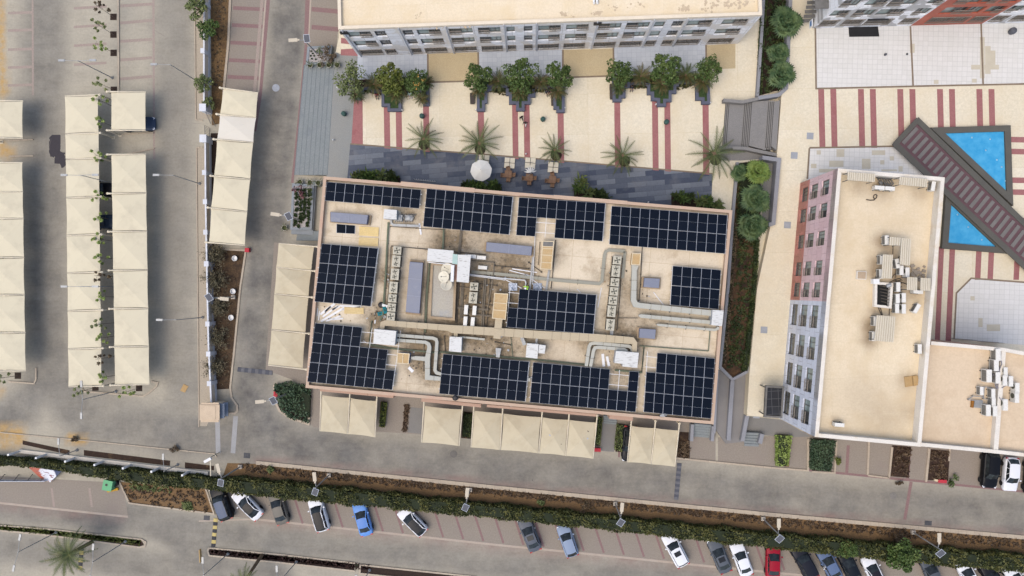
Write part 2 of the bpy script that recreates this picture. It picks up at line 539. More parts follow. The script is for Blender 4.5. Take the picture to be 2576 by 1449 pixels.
kerb([(2183, 1195), (2187, 1100)], .25); kerb([(2237, 1203), (2245, 1125)], .25); kerb([(2330, 1212), (2338, 1128)], .25); kerb([(2388, 1160), (2390, 1130)], .2)
kerb([(2184, 1196), (2237, 1203)], .2)
kerb([(517, 1229), (538, 1293), (325, 1266), (300, 1212)], .2)
# ---- soil beds
def bed(pts, m, z=.02, zb=0.0, name='planting_bed'):
 mb = MB(); mb.prism(PP(pts, zb + z), zb - .05, zb + z)
 return struct(name, mb, m)
m_soil_rows = mat("dry ridged soil", S(152, 121, 80), S(124, 96, 62), scale=1.3, var=.2, fine=5, finevar=.28, stain=S(86, 65, 43), stainscale=1.1, stainlo=.52, stainhi=.66)
m_litter = mat("brown leaf litter", S(86, 62, 44), S(56, 38, 28), scale=2.2, var=.3, fine=9, finevar=.3, stain=S(118, 92, 62), stainscale=.8)
bed([(529, -60), (582, -60), (563, 215), (557, 310), (533, 315)], m_soil_rows)
bed([(530, 335), (555, 335), (540, 620), (532, 620)], m_litter)
m_soil_rows2 = mat("dark ridged soil", S(112, 88, 60), S(84, 64, 45), scale=1.3, var=.2, fine=5, finevar=.3, stain=S(58, 44, 32), stainscale=1.1, stainlo=.5, stainhi=.64)
bed([(530, 628), (616, 632), (602, 724), (588, 870), (577, 978), (541, 980), (536, 800)], m_soil_rows2)
mb = MB(); mb.sheet(PP([(490, -60), (524, -60), (526, 300), (492, 300)]), .005); mb.sheet(PP([(494, 372), (529, 372), (540, 860), (546, 1010), (520, 1072), (500, 1072)]), .005); struct('pavement', mb, mat("beige walk paver", S(190, 177, 156), S(178, 166, 147), scale=.4, var=.08, fine=6))
bed([(644, 1167), (1288, 1233), (1932, 1297), (2640, 1361), (2640, 1405), (1932, 1350), (1288, 1285), (644, 1215), (560, 1200), (572, 1165)], m_soil, name='planting_strip')
bed([(57, 1108), (175, 1133), (174, 1144), (57, 1118)], m_litter)
bed([(211, 1132), (428, 1159), (427, 1172), (211, 1146)], m_litter)
bed([(465, 1163), (538, 1172), (538, 1183), (465, 1178)], m_litter)
bed([(300, 1212), (515, 1230), (536, 1292), (323, 1266)], m_soil)
bed([(0, 1322), (355, 1359), (362, 1370), (350, 1375), (0, 1334)], m_litter)
bed([(526, 1382), (892, 1419), (891, 1434), (527, 1396)], m_soil_dark)
bed([(908, 1424), (1160, 1450), (1300, 1480), (1000, 1450), (908, 1441)], m_soil_dark)
bed([(690, 968), (780, 975), (778, 1063), (730, 1050), (705, 1033)], m_soil_dark)
bed([(2043, 1105), (2098, 1108), (2090, 1186), (2043, 1183)], m_soil_dark)
bed([(1955, 1098), (1990, 1100), (1985, 1174), (1950, 1172)], m_soil)
bed([(2245, 1120), (2292, 1124), (2286, 1202), (2238, 1198)], m_litter)
bed([(2342, 1130), (2390, 1134), (2385, 1210), (2334, 1208)], m_litter)
bed([(957, 1010), (972, 1012), (966, 1075), (955, 1074)], m_soil)
bed([(1018, 1016), (1030, 1018), (1022, 1085), (1013, 1084)], m_litter)
bed([(1165, 1035), (1188, 1038), (1184, 1104), (1160, 1102)], m_litter)
bed([(1500, 1060), (1514, 1060), (1510, 1122), (1494, 1120)], m_litter)
bed([(1555, 1068), (1578, 1070), (1568, 1138), (1548, 1136)], m_litter)
bed([(1706, 1086), (1735, 1088), (1735, 1153), (1700, 1150)], m_litter)
mb = MB(); mb.sheet(PP([(1033, 1024), (1066, 1027), (1060, 1092), (1026, 1088)]), .012); struct('path', mb, m_path)
mb = MB(); mb.sheet(PP([(1516, 1062), (1550, 1065), (1545, 1137), (1512, 1134)]), .012); struct('path', mb, m_path)
# ---- west plaza
m_cream = tiles("cream stamped concrete", S(238, 228, 204), S(231, 220, 194), S(206, 190, 158), 9.6, 5.2, R(-.5), .012, 0, .85, (2, 1, 0), stain=S(220, 205, 174), stainscale=.3, lo=.42, hi=.8, vary=.09)
mb = MB()
mb.prism(PP([(858, -60), (852, 95), (838, 165), (828, 362), (815, 600), (830, 960), (1790, 960), (1812, 926), (1843, 956), (1886, 934), (1905, 724), (1950, 560), (1965, 385), (1990, 222), (2005, -60)], ZW), -.3, ZW)
struct('plaza', mb, m_cream, 'cream stamped concrete plaza between the two buildings')
mk = MB()
def zs(pts, z, m, zb=ZW):
 mk.sheet(PP(pts, zb), zb + z + lift() * .45, m)
for xa, xb in ((965, 980), (995, 1010), (1064, 1079), (1201.5, 1217), (1288, 1302.5), (1317, 1332), (1402, 1417.5), (1545, 1560), (1640, 1655), (1671, 1686), (1767, 1782.5)):
 zs([(xa, 255), (xb, 255), (xb + 2, 366 + (xb - 880) * .0815), (xa + 2, 366 + (xa - 880) * .0815)], .006, 0)
zs([(891.5, 235), (912, 235), (913, 364), (884, 361)], .006, 0)
zs([(858, 95), (878, 98), (902, 132), (900, 141), (857, 139)], .004, 0)
zs([(857, 109), (884, 112), (890, 122), (858, 124)], .008, 5)
# white tiled terraces at the foot of the block
zs([(900, 140), (1076, 136), (1077, 196), (898, 200)], .01, 1)
zs([(1203, 131), (1415, 125), (1416, 192), (1203, 196)], .01, 1)
zs([(1543, 118), (1776, 111), (1777, 184), (1543, 190)], .01, 1)
for xa, xb, ya, yb in ((1077, 1203, 135, 206), (1416, 1543, 126, 194), (1777, 1850, 114, 175)):
 zs([(xa, ya), (xb, ya - 4), (xb, yb - 3), (xa, yb)], .004, 2)
for pts in ([(1076, 134), (1077, 208)], [(1203, 131), (1204, 200)], [(1416, 125), (1416, 190)], [(1543, 117), (1544, 188)], [(1076, 207), (1192, 204)], [(1416, 195), (1543, 191)], [(1776, 112), (1777, 180)]):
 line(pts, .22, .014, 3, ZW)
# slate terrace
zs([(881, 362), (1288, 394), (1793, 437), (1788, 540), (1300, 520), (872, 470)], .004, 4)
line([(881, 362), (1288, 394), (1793, 437)], .18, .012, 3, ZW)
m_wtile = tiles("pale blue-white tile", S(196, 201, 208), S(186, 192, 200), S(172, 178, 186), .6, .6, R(-1.5), .02, 0, .5, vary=.04, spec=.4)
m_brownpave = mat("darker cream paving", S(212, 194, 156), S(200, 181, 143), scale=.4, var=.08, fine=8)
m_joint = mat("brown joint paver", S(140, 124, 106), var=.1)
m_slate = tiles("slate plank paving", S(70, 78, 95), S(128, 134, 142), S(72, 78, 90), 2.4, .66, R(-4.6), .012, .37, .7, bias=-.1, vary=.08, stain=S(122, 122, 124), stainscale=.25, lo=.5, hi=.8)
struct('plaza_paving', mk, [m_pinkpav, m_wtile, m_brownpave, m_joint, m_slate, m_cream], 'pink stripes, pale tiles and slate planks laid in the plaza')
# wide steps down to the road on the west
m_stepgrey = mat("grey stone steps", S(150, 156, 156), S(138, 145, 145), scale=.7, var=.1, fine=7, stain=S(120, 126, 130), stainscale=.5)
mb = MB()
nst = 7
for i in range(nst):
 z = ZW - (i + 1) * ZW / (nst + 1) + .001
 def edge(k, y):
  xr = 840 - (y - 160) * .062
  xl = 765 - (y - 160) * .088
  return xr + (xl - xr) * k / nst
 ys_ = (163, 260, 362, 440)
 poly = [(edge(i - .02 if i else -.3, y), y) for y in ys_] + [(edge(i + 1, y), y) for y in reversed(ys_)]
 mb.prism(PP(poly, z), -.1, z)
 for y in ():
  pass
struct('steps', mb, m_stepgrey, 'wide grey stone steps from the road up to the plaza')
mb = MB()
for i in range(nst + 1):
 z = ZW - i * ZW / (nst + 1) + .004
 a = [(edge(i, y), y) for y in (163, 260, 362, 440)]
 mb.sheet(PP([(x + 1.6, y) for x, y in a] + [(x - .3, y) for x, y in reversed(a)], z), z + .002)
struct('stair_nosing', mb, mat("step nosing", S(122, 128, 130), var=.1))  # riser lines drawn as darker strips on the tread edges
mb = MB()
mb.sheet(PP([(856, 136), (900, 141), (896, 230), (891, 252), (884, 362), (872, 470), (820, 470), (828, 362), (838, 165), (842, 130)], ZW), ZW + .004)
struct('landing', mb, mat("grey landing paving", S(158, 158, 152), S(148, 150, 147), scale=.5, var=.08, fine=9), 'grey paved landing at the head of the wide steps')
# ---- east plaza
mb = MB()
mb.prism(PP([(1992, -60), (1978, 222), (1966, 240), (1955, 385), (1952, 460), (1940, 560), (1905, 724), (1886, 934), (1879, 1046), (2050, 1056), (2800, 1060), (2800, -200), (1995, -200)], ZE), -.3, ZE)
struct('plaza', mb, m_cream, 'cream paved east plaza around the pool')
mk = MB()
def ze(pts, z, m):
 mk.sheet(PP(pts, ZE), ZE + z + lift() * .45, m)
ze([(2052, 66), (2600, 50), (2600, 212), (2053, 223)], .004, 1)
ze([(2036, 373), (2249, 369), (2330, 442), (2330, 470), (2030, 470)], .004, 1)
ze([(2408, 737), (2444, 701), (2640, 716), (2640, 873), (2399, 853)], .004, 1)
for pts in ([(2051, 62), (2053, 223), (2345, 216), (2640, 210)], [(2290, 66), (2297, 216)], [(2468, 60), (2473, 212)], [(2036, 372), (2250, 368)], [(2036, 373), (2031, 450)], [(2400, 853), (2406, 737), (2443, 700), (2640, 715)]):
 line(pts, .22, .012, 2, ZE)
def stripes(xs_, ya, yb, sl):
 for x, w in xs_:
  ze([(x, ya), (x + w, ya), (x + w + sl * (yb - ya), yb), (x + sl * (yb - ya), yb)], .006, 0)
stripes([(2058, 15), (2088.5, 15), (2158, 15), (2188, 15), (2257, 15), (2287.5, 15), (2357, 15), (2387, 15), (2456, 15), (2486.5, 15)], 224, 372, .024)
stripes([(2362, 13), (2389, 14)], 620, 860, -.045)
stripes([(2456, 14), (2487.5, 14), (2553, 14), (2588, 14)], 620, 704, -.045)
for y in (344, 374, 446, 476, 547, 577):
 ze([(2540, y), (2640, y + 2), (2640, y + 16), (2540, y + 14)], .005, 0)
# scattered beige replacement tiles
for x, y, w, h in ((2054, 378, 11, 11), (2104, 375, 20, 20), (2193, 378, 34, 12), (2086, 404, 36, 16), (2040, 412, 14, 11), (2168, 399, 22, 26), (2214, 403, 11, 11), (2238, 393, 11, 11), (2060, 425, 70, 9), (2217, 426, 40, 5), (2260, 418, 11, 14), (2289, 110, 12, 23), (2465, 93, 12, 104), (2478, 116, 14, 70), (2492, 127, 12, 48), (2443, 163, 70, 12), (2349, 201, 12, 10), (2445, 198, 12, 10), (2441, 745, 11, 11), (2461, 800, 11, 23), (2482, 816, 34, 17)):
 ze([(x, y), (x + w, y), (x + w, y + h), (x, y + h)], .008, 3)
m_wtile2 = tiles("white plaza tile", S(226, 224, 219), S(220, 218, 212), S(196, 194, 190), .62, .62, R(2), .018, 0, .6, vary=.03, spec=.3)
m_beigetile = mat("beige replacement tile", S(204, 196, 176), var=.04, finevar=.04)
struct('plaza_paving', mk, [m_pinkpav, m_wtile2, m_joint, m_beigetile], 'pink stripes and white tiles laid in the east plaza')
# ---- stairs between the two plazas (three short flights with landings), grey
m_stairgrey = mat("grey stair stone", S(150, 147, 143), S(138, 136, 133), scale=.6, var=.1, fine=8)
mb = MB()
def stair_x(f, y):
 xa = 1820 - (y - 253) * .075; xb = 1963 - (y - 245) * .07
 return xa + (xb - xa) * f
risers = [.04, .07, .10, .38, .41, .44, .47, .50, .80, .83, .86, .89]
for i, f in enumerate(risers):
 z = ZW + (ZE - ZW) * (i + 1) / len(risers) - .004
 f2 = risers[i + 1] if i + 1 < len(risers) else .985
 poly = [(stair_x(f, 256), 256), (stair_x(f2 + .012, 252), 252), (stair_x(f2 + .012, 378), 378), (stair_x(f, 366), 366)]
 mb.prism(PP(poly, z), ZW - .1, z)
struct('stairs', mb, m_stairgrey, 'grey stairs with landings between the plazas')
mb = MB()
for i, f in enumerate(risers):
 z = ZW + (ZE - ZW) * (i + 1) / len(risers)
 mb.sheet(PP([(stair_x(f - .002, 256), 256), (stair_x(f + .008, 256), 256), (stair_x(f + .008, 372), 372), (stair_x(f - .002, 372), 372)], z), z)
struct('stair_nosing', mb, mat("dark nosing", S(70, 68, 66), var=.1))  # riser lines of the plaza stairs, drawn as dark strips
mb = MB()
mb.sheet(PP([(1812, 368), (1955, 383), (1958, 402), (1916, 400), (1862, 404), (1812, 404)], ZW), ZW + .01)
mb.sheet(PP([(1918, 396), (1960, 402), (1946, 562), (1918, 560), (1912, 450)], ZW), ZW + .012)
struct('path', mb, m_stairgrey, 'grey paved ramp below the stairs')
# ---- sunken south-east ramp
mb = MB()
mb.prism(PP([(1808, 925), (1843, 958), (1886, 936), (1878, 1050), (1868, 1112), (1826, 1116), (1796, 1075)], .5), -.1, .5)
struct('ramp', mb, mat("ramp paver", S(150, 146, 142), S(136, 133, 130), scale=.6, var=.1), 'grey ramp between the corner of the office and the east plaza')
mb = MB()
for i in range(5):
 z = .5 - i * .1
 y = 1066 + i * 6.5
 mb.prism(PP([(1746, y - 2), (1792, y + 2), (1791, y + 10), (1745, y + 6)], z), -.05, z)
for i in range(5):
 z = .5 - i * .1
 y = 1086 + i * 7
 mb.prism(PP([(1873, y), (1910, y + 2), (1908, y + 9.5), (1872, y + 7.5)], z), -.05, z)
for i in range(4):
 z = .5 - i * .11
 y = 1044 + i * 5
 mb.prism(PP([(1519, y), (1552, y + 3), (1551, y + 9), (1518, y + 6)], z), -.05, z)
for i in range(5):
 z = .5 - i * .1 + .003
 mb.sheet(PP([(1746, 1064 + i * 6.5), (1792, 1068 + i * 6.5), (1792, 1070 + i * 6.5), (1746, 1066 + i * 6.5)], z), z, 1)
 mb.sheet(PP([(1873, 1086 + i * 7), (1910, 1088 + i * 7), (1910, 1090 + i * 7), (1873, 1088 + i * 7)], z), z, 1)
 if i < 4:
  z = .5 - i * .11 + .003
  mb.sheet(PP([(1519, 1044 + i * 5), (1552, 1047 + i * 5), (1552, 1049 + i * 5), (1519, 1046 + i * 5)], z), z, 1)
struct('steps', mb, [m_stepgrey, mat("dark tread edge", S(84, 88, 92), var=.1)], 'short flights of grey steps on the south side')
mb = MB(); mb.sheet(PP([(1880, 1047), (1966, 1056), (2040, 1098), (1990, 1100), (1912, 1094), (1878, 1084)]), .013)
struct('path', mb, m_path)
# ---- walls (each a thing)
def wallthing(name, pts, w, zb, h, m, label, closed=False, cat='wall', cap=None):
 mb = MB(); pw = PP(pts, zb + h)
 mb.sweep(pw, w, zb - .1, zb + h, 0, closed)
 o = link(name, mb, [m])
 return tag(o, label, cat)
m_wallgrey = mat("blue-grey wall coping", S(160, 161, 166), S(148, 149, 154), var=.06, scale=.6)
wallthing('retaining_wall', [(1992, -60), (1978, 222), (1960, 238), (1908, 246)], .45, ZW, 1.2, m_wallgrey, 'grey coping wall around the upper fan palm strip, east side')
wallthing('retaining_wall', [(1924, -60), (1918, 60), (1906, 243)], .35, ZW, .6, m_wallgrey, 'low grey kerb wall on the west side of the upper fan palm strip')
wallthing('retaining_wall', [(1820, 252), (1870, 256), (1906, 248), (1930, 243), (1964, 236)], .4, ZW + .4, .75, m_stairgrey, 'grey curved wall at the top of the plaza stairs')
wallthing('retaining_wall', [(1856, 408), (1845, 530), (1832, 724), (1812, 924), (1843, 955), (1884, 933), (1900, 724)], .35, ZW, .45, m_wallgrey, 'long grey coping around the lower palm strip with a pointed south end')
wallthing('retaining_wall', [(1918, 396), (1960, 402), (1946, 562), (1934, 566)], .5, ZW + .2, 1.3, m_wallgrey, 'grey wall turning the corner beside the ramp below the stairs')
wallthing('retaining_wall', [(1812, 371), (1875, 373), (1955, 390)], .4, ZW, .9, m_stairgrey, 'grey wall along the foot of the plaza stairs')
wallthing('retaining_wall', [(1843, 958), (1833, 1108)], .5, 0, 1.1, m_wallgrey, 'grey wall down the middle of the south-east ramp')
wallthing('retaining_wall', [(1806, 930), (1797, 1090)], .3, 0, 1.0, m_wallgrey, 'grey wall of the ramp along the corner of the office building')
wallthing('retaining_wall', [(1880, 1046), (1868, 1110)], .5, 0, 1.2, m_wallgrey, 'grey wall between the ramp and the short east steps')
wallthing('retaining_wall', [(1918, 1092), (1912, 1116)], .5, 0, 1.0, m_wallgrey, 'stub of grey wall at the east end of the short steps')
wallthing('retaining_wall', [(1742, 1068), (1740, 1110)], .4, 0, .9, m_wallgrey, 'grey cheek wall west of the corner steps of the office')
wallthing('retaining_wall', [(1795, 1072), (1792, 1110)], .4, 0, .9, m_wallgrey, 'grey cheek wall east of the corner steps of the office')
bed([(1926, -60), (1989, -60), (1976, 222), (1908, 241)], m_soil_dark, .03, ZW)
m_soil_strip = mat("reddish strip soil", S(120, 90, 60), S(96, 70, 46), scale=.8, var=.25, fine=5, finevar=.3, stain=S(52, 38, 28), stainscale=.6, stainlo=.45, stainhi=.6)
bed([(1860, 410), (1915, 402), (1912, 560), (1896, 724), (1881, 930), (1844, 950), (1816, 922), (1836, 724), (1849, 530)], m_soil_strip, .03, ZW)
# ================================================================ BUILDINGS
def facmat(name, d, c, c2, mortar, bw, bh, ms=.02, loc=(0, 0), bias=0.0, off=.5, rough=.5, metal=.0, c3=None):
 m, nt, b = newmat(name)
 v = pos(nt)
 dt = nd(nt, "ShaderNodeVectorMath", operation='DOT_PRODUCT')
 dt.inputs[1].default_value = (d[0], d[1], 0)
 nt.links.new(v, dt.inputs[0])
 sx = nt.nodes.new("ShaderNodeSeparateXYZ"); nt.links.new(v, sx.inputs[0])
 cx = nt.nodes.new("ShaderNodeCombineXYZ")
 nt.links.new(dt.outputs["Value"], cx.inputs[0]); nt.links.new(sx.outputs[2], cx.inputs[1])
 mp = nd(nt, "ShaderNodeMapping"); mp.inputs["Location"].default_value = (loc[0], loc[1], 0)
 nt.links.new(cx.outputs[0], mp.inputs[0])
 br = nd(nt, "ShaderNodeTexBrick"); br.offset = off
 for k, val in (("Color1", (*c, 1)), ("Color2", (*c2, 1)), ("Mortar", (*mortar, 1)), ("Scale", 1.0), ("Mortar Size", ms), ("Bias", bias), ("Brick Width", bw), ("Row Height", bh)):
  br.inputs[k].default_value = val
 nt.links.new(mp.outputs[0], br.inputs["Vector"])
 base = br.outputs["Color"]
 if c3:
  base = mixc(nt, noise(nt, cx.outputs[0], .45, 2, .5, .5, .54), base, c3)
 base = mixc(nt, noise(nt, v, 4, 4, .7), base, mixc(nt, 1.0, base, (.84, .84, .84), 'MULTIPLY'))
 nt.links.new(base, b.inputs["Base Color"])
 b.inputs["Roughness"].default_value = rough
 b.inputs["Metallic"].default_value = metal
 b.inputs["Specular IOR Level"].default_value = .3
 return m
def facade(mb, A, B, z0, z1, holes, inward, depth=.3, m=0, mrev=None):
 A, B = Vector((A[0], A[1])), Vector((B[0], B[1]))
 L = (B - A).length
 d = (B - A) / L
 inn = Vector(inward).normalized()
 us = sorted(set([0, L] + [h[0] for h in holes] + [h[1] for h in holes]))
 zs_ = sorted(set([z0, z1] + [h[2] for h in holes] + [h[3] for h in holes]))
 def pt(u, z, k=0.0):
  q = A + d * u + inn * k
  return (q.x, q.y, z)
 flip = (d.x * inn.y - d.y * inn.x) > 0
 def q4(a, b, c, e, mm):
  mb.face([a, b, c, e] if flip else [e, c, b, a], mm)
 for i in range(len(us) - 1):
  for j in range(len(zs_) - 1):
   u, z = (us[i] + us[i + 1]) / 2, (zs_[j] + zs_[j + 1]) / 2
   if any(h[0] < u < h[1] and h[2] < z < h[3] for h in holes):
    continue
   q4(pt(us[i], zs_[j]), pt(us[i + 1], zs_[j]), pt(us[i + 1], zs_[j + 1]), pt(us[i], zs_[j + 1]), m)
 mr = m if mrev is None else mrev
 for h in holes:
  u0, u1, a, b = h[:4]
  q4(pt(u0, a), pt(u1, a), pt(u1, a, depth), pt(u0, a, depth), mr)
  q4(pt(u0, b, depth), pt(u1, b, depth), pt(u1, b), pt(u0, b), mr)
  q4(pt(u0, a), pt(u0, a, depth), pt(u0, b, depth), pt(u0, b), mr)
  q4(pt(u1, a, depth), pt(u1, a), pt(u1, b), pt(u1, b, depth), mr)
m_frame = mat("window frame aluminium", S(120, 116, 110), rough=.5, metal=.2, var=.1)
m_rail = mat("beige balcony rail", S(160, 150, 138), rough=.6, var=.1)
def window(root, A, B, hole, inward, style, depth=.3):
 """one window: glass, frame, and where the photograph shows it a railing in front of one leaf"""
 A, B = Vector((A[0], A[1])), Vector((B[0], B[1]))
 d = (B - A).normalized(); inn = Vector(inward).normalized()
 u0, u1, a, b = hole[:4]
 def pt(u, z, k):
  q = A + d * u + inn * k
  return Vector((q.x, q.y, z))
 w = MB()
 k = depth - .06
 flip = (d.x * inn.y - d.y * inn.x) > 0
 split = u0 + (u1 - u0) * (.5 if style != 'R' else .42)
 leaves = [(u0, split), (split, u1)] if u1 - u0 > 1.3 else [(u0, u1)]
 for i, (p, q) in enumerate(leaves):
  pts = [pt(p, a, k), pt(q, a, k), pt(q, b, k), pt(p, b, k)]
  teal = style in 'LT' and i == 0 or style == 'RT' and i == 1
  w.face(pts if flip else pts[::-1], 1 if teal else 0)
 o = part('window', w, [m_glass, m_glass_teal], root)
 f = MB()
 t = .07
 for z in (a + t / 2, b - t / 2, ):
  f.bar(pt(u0, z, k - .04), pt(u1, z, k - .04), .08, t)
 cuts = [u0 + t / 2, u1 - t / 2] + ([split, (split + u1) / 2] if len(leaves) > 1 else [])
 for u in cuts:
  f.bar(pt(u, a, k - .04), pt(u, b, k - .04), .08, t * (.9 if u in cuts[:2] else .7))
 part('frame', f, m_frame, root, up=o)
 if style in ('L', 'R', 'G', 'RT'):
  r = MB()
  p, q = (split, u1) if style in 'LR' else (u0, u1) if style == 'G' else (u0, split)
  top = a + (1.05 if style != 'G' else min(1.9, (b - a)))
  for z in (a + .08, top):
   r.bar(pt(p, z, -.05), pt(q, z, -.05), .06, .06)
  n = max(4, int((q - p) / .17))
  for i in range(n + 1):
   u = p + (q - p) * i / n
   r.bar(pt(u, a + .08, -.05), pt(u, top, -.05), .035, .035)
  part('railing', r, m_rail, root, up=o)
 return o
def ucoord(A, B, px, z, axis=0):
 """distance along A-B of the point at height z that lies on bearing px (x if axis 0, y if axis 1)"""
 A, B = Vector((A[0], A[1])), Vector((B[0], B[1]))
 L = (B - A).length
 lo, hi = -.2, 1.2
 f = lambda t: PX(((A + (B - A) * t).x, (A + (B - A) * t).y, z))[axis] - px
 s = 1 if f(hi) > f(lo) else -1
 for _ in range(40):
  mid = (lo + hi) / 2
  if f(mid) * s > 0: hi = mid
  else: lo = mid
 return lo * L
def roofmat(name, c, c2, stain, rot=0, loc=(0, 0, 0), lo=.5, hi=.78, bw=5.5, bh=4.2, sc_=.3):
 return tiles(name, c, c2, mul(c, .82), bw, bh, rot, .012, 0, .9, loc, stain=stain, stainscale=sc_, lo=lo, hi=hi, vary=.06)
m_roof_n = roofmat("cream roof screed", S(243, 226, 196), S(238, 220, 188), S(226, 204, 164), R(-2), lo=.45, hi=.8)
m_roof_e = roofmat("beige roof screed", S(236, 219, 188), S(230, 212, 181), S(212, 190, 154), R(-4), lo=.42, hi=.8)
# ---- the long block in the north
A, B = P(901.5, 141, ZW), P(1855.5, 110, ZW)
d = (B - A).normalized(); inn = Vector((-d.y, d.x, 0))
ZT = 10.3
root = thing('apartment_building', 'long grey clad block with three storeys of windows and a bare cream roof', 'building', ((A + B) / 2).to_tuple())
m_clad = facmat("grey metal cladding", d, S(214, 216, 219, 1.6), S(198, 199, 201, 1.6), S(160, 158, 156), 1.5, .95, .02, (0, .1), 0, 0, c3=S(196, 193, 188, 1.55))
rows = [(7.45, 9.3), (4.4, 6.3), (1.25, 3.15)]
tops = [(875, 935, 'L'), (944, 971.5, 'S'), (1014, 1040, 'S'), (1050, 1109, 'L'), (1130, 1189, 'RT'), (1203, 1259, 'RT'), (1274, 1295, 'T'), (1317.5, 1339.5, 'S'), (1354, 1410.5, 'L'), (1424, 1480.5, 'L'), (1505.5, 1563, 'RT'), (1575.5, 1634, 'RT'), (1645.5, 1672, 'T'), (1690, 1718, 'S'), (1728, 1790.5, 'L'), (1815.5, 1880.5, 'L')]
holes = []
for xa, xb, st in tops:
 u0, u1 = ucoord(A, B, xa, 8.4), ucoord(A, B, xb, 8.4)
 for k, (za, zb) in enumerate(rows):
  holes.append((u0, u1, za, zb, ('G' if k == 2 else st)))
wb = MB()
facade(wb, A, B, ZW - .5, ZT, holes, (inn.x, inn.y))
Cb, Db = B + inn * 24, A + inn * 24
wb.face([(B.x, B.y, ZW - .5), (Cb.x, Cb.y, ZW - .5), (Cb.x, Cb.y, ZT), (B.x, B.y, ZT)])
wb.face([(Db.x, Db.y, ZW - .5), (A.x, A.y, ZW - .5), (A.x, A.y, ZT), (Db.x, Db.y, ZT)])
wb.face([(Cb.x, Cb.y, ZW - .5), (Db.x, Db.y, ZW - .5), (Db.x, Db.y, ZT), (Cb.x, Cb.y, ZT)])
part('wall', wb, [m_clad], root)
rb = MB(); rb.sheet([A, B, Cb, Db], ZT - .35)
rf = part('roof', rb, [m_roof_n], root)
pb = MB()
ins = [A + (d + inn) * .175, B + (-d + inn) * .175, Cb + (-d - inn) * .175, Db + (d - inn) * .175]
pb.sweep(ins, .38, ZT - .36, ZT + .06, closed=True)
part('parapet', pb, [mat("cream roof edge", S(240, 226, 202), var=.05)], root, up=rf)
for h in holes:
 window(root, A, B, h, (inn.x, inn.y), h[4])
# vertical fins and canopies over the doors of the ground floor
for xa, xb, st in tops[::2]:
 fb = MB()
 u0 = ucoord(A, B, xa, 8.4) - .25
 q = A + d * u0 - inn * .06
 fb.bar((q.x, q.y, ZW), (q.x, q.y, ZT - .1), .12, .18)
 part('cladding_fin', fb, [MATS.get("light cladding fin") or mat("light cladding fin", S(216, 218, 222), var=.06)], root)
for x, z in ((861, 9.4), (1501, 9.6)):
 u = ucoord(A, B, x + 2, z)
 q = A + d * max(.4, u) - inn * .12
 vb = MB(); vb.box((q.x, q.y, z), (.9, .2, .5), math.atan2(d.y, d.x)); part('vent', vb, m_black, root)
# ---- the block in the north-east, only its front in the picture
A, B0 = P(2044, 71, ZE), P(2576, 57, ZE)
d = (B0 - A).normalized(); B = A + d * 48; inn = Vector((-d.y, d.x, 0))
root = thing('apartment_building', 'block with white and brick red panels and a railed ground floor, top right corner', 'building', A.to_tuple())
m_whitep = facmat("white cladding panels", d, S(226, 228, 231, 1.5), S(212, 214, 217, 1.5), S(170, 170, 170), 1.6, 1.2, .02, c3=S(196, 196, 196))
m_redp = facmat("brick red cladding panels", d, S(200, 108, 84), S(184, 96, 76), S(150, 76, 62), 1.6, 1.2, .02)
ZT = 12.7
rowsE = [(8.5, 10.5), (5.5, 7.5), (2.6, 4.5)]
wins = [(2044, 2075), (2090, 2140), (2148, 2206), (2206, 2280), (2300, 2366), (2370, 2438), (2432, 2478), (2482, 2530), (2536, 2580), (2590, 2640)]
holes = []
for i, (xa, xb) in enumerate(wins):
 u0, u1 = max(.3, ucoord(A, B, xa, 6.5)), ucoord(A, B, xb, 6.5) - .3
 for k, (za, zb) in enumerate(rowsE):
  holes.append((u0, u1, za, zb, 'G' if k == 2 else ('RT' if (i + k) % 2 else 'L')))
ur0, ur1 = ucoord(A, B, 2290, ZE), ucoord(A, B, 2470, ZE)
def sub(u): return A + d * u
for (ua, ub, mm, nm) in ((0, ur0, m_whitep, None), (ur0, ur1, m_redp, 'brick red panel wall'), (ur1, 48, m_whitep, None)):
 wb = MB()
 hs = [(max(h[0], ua + .2) - ua, min(h[1], ub - .2) - ua, h[2], h[3]) for h in holes if h[0] > ua - .5 and h[1] < ub + .8 and min(h[1], ub) - max(h[0], ua) > .8]
 facade(wb, sub(ua), sub(ub), ZE - .5, ZT, hs, (inn.x, inn.y))
 o = part('wall', wb, [mm], root)
 if nm: o["label"] = nm
for h in holes:
 ua = 0 if h[1] < ur0 + .8 else ur0 if h[1] < ur1 + .8 else ur1
 ub = ur0 if ua == 0 else ur1 if ua == ur0 else 48
 hh = (max(h[0], ua + .2), min(h[1], ub - .2), h[2], h[3])
 if hh[1] - hh[0] > .8:
  window(root, A, B, hh, (inn.x, inn.y), h[4])
wb = MB()
A2 = A + inn * 20; B2 = B + inn * 20
wb.face([(A2.x, A2.y, ZE), (A.x, A.y, ZE), (A.x, A.y, ZT), (A2.x, A2.y, ZT)])
wb.face([(B.x, B.y, ZE), (B2.x, B2.y, ZE), (B2.x, B2.y, ZT), (B.x, B.y, ZT)])
wb.face([(B2.x, B2.y, ZE), (A2.x, A2.y, ZE), (A2.x, A2.y, ZT), (B2.x, B2.y, ZT)])
part('wall', wb, [m_whitep], root)
rb = MB(); rb.sheet([A, B, B2, A2], ZT - .2); part('roof', rb, [m_roof_e], root)
db = MB()
c = P(2183, 68, ZE)
db.box((c.x, c.y + .35, ZE + 2.6), (2.5, 1.0, .14), math.atan2(d.y, d.x)); part('door_canopy', db, [mat("dark canopy metal", (.02, .02, .022), rough=.5, var=.1)], root)  # black slab paints in the dark of the door opening
db = MB(); c = A - d * .9 + inn * 3.0
db.box((c.x, c.y, ZE + 5.0), (1.6, 5.0, .12), math.atan2(d.y, d.x))
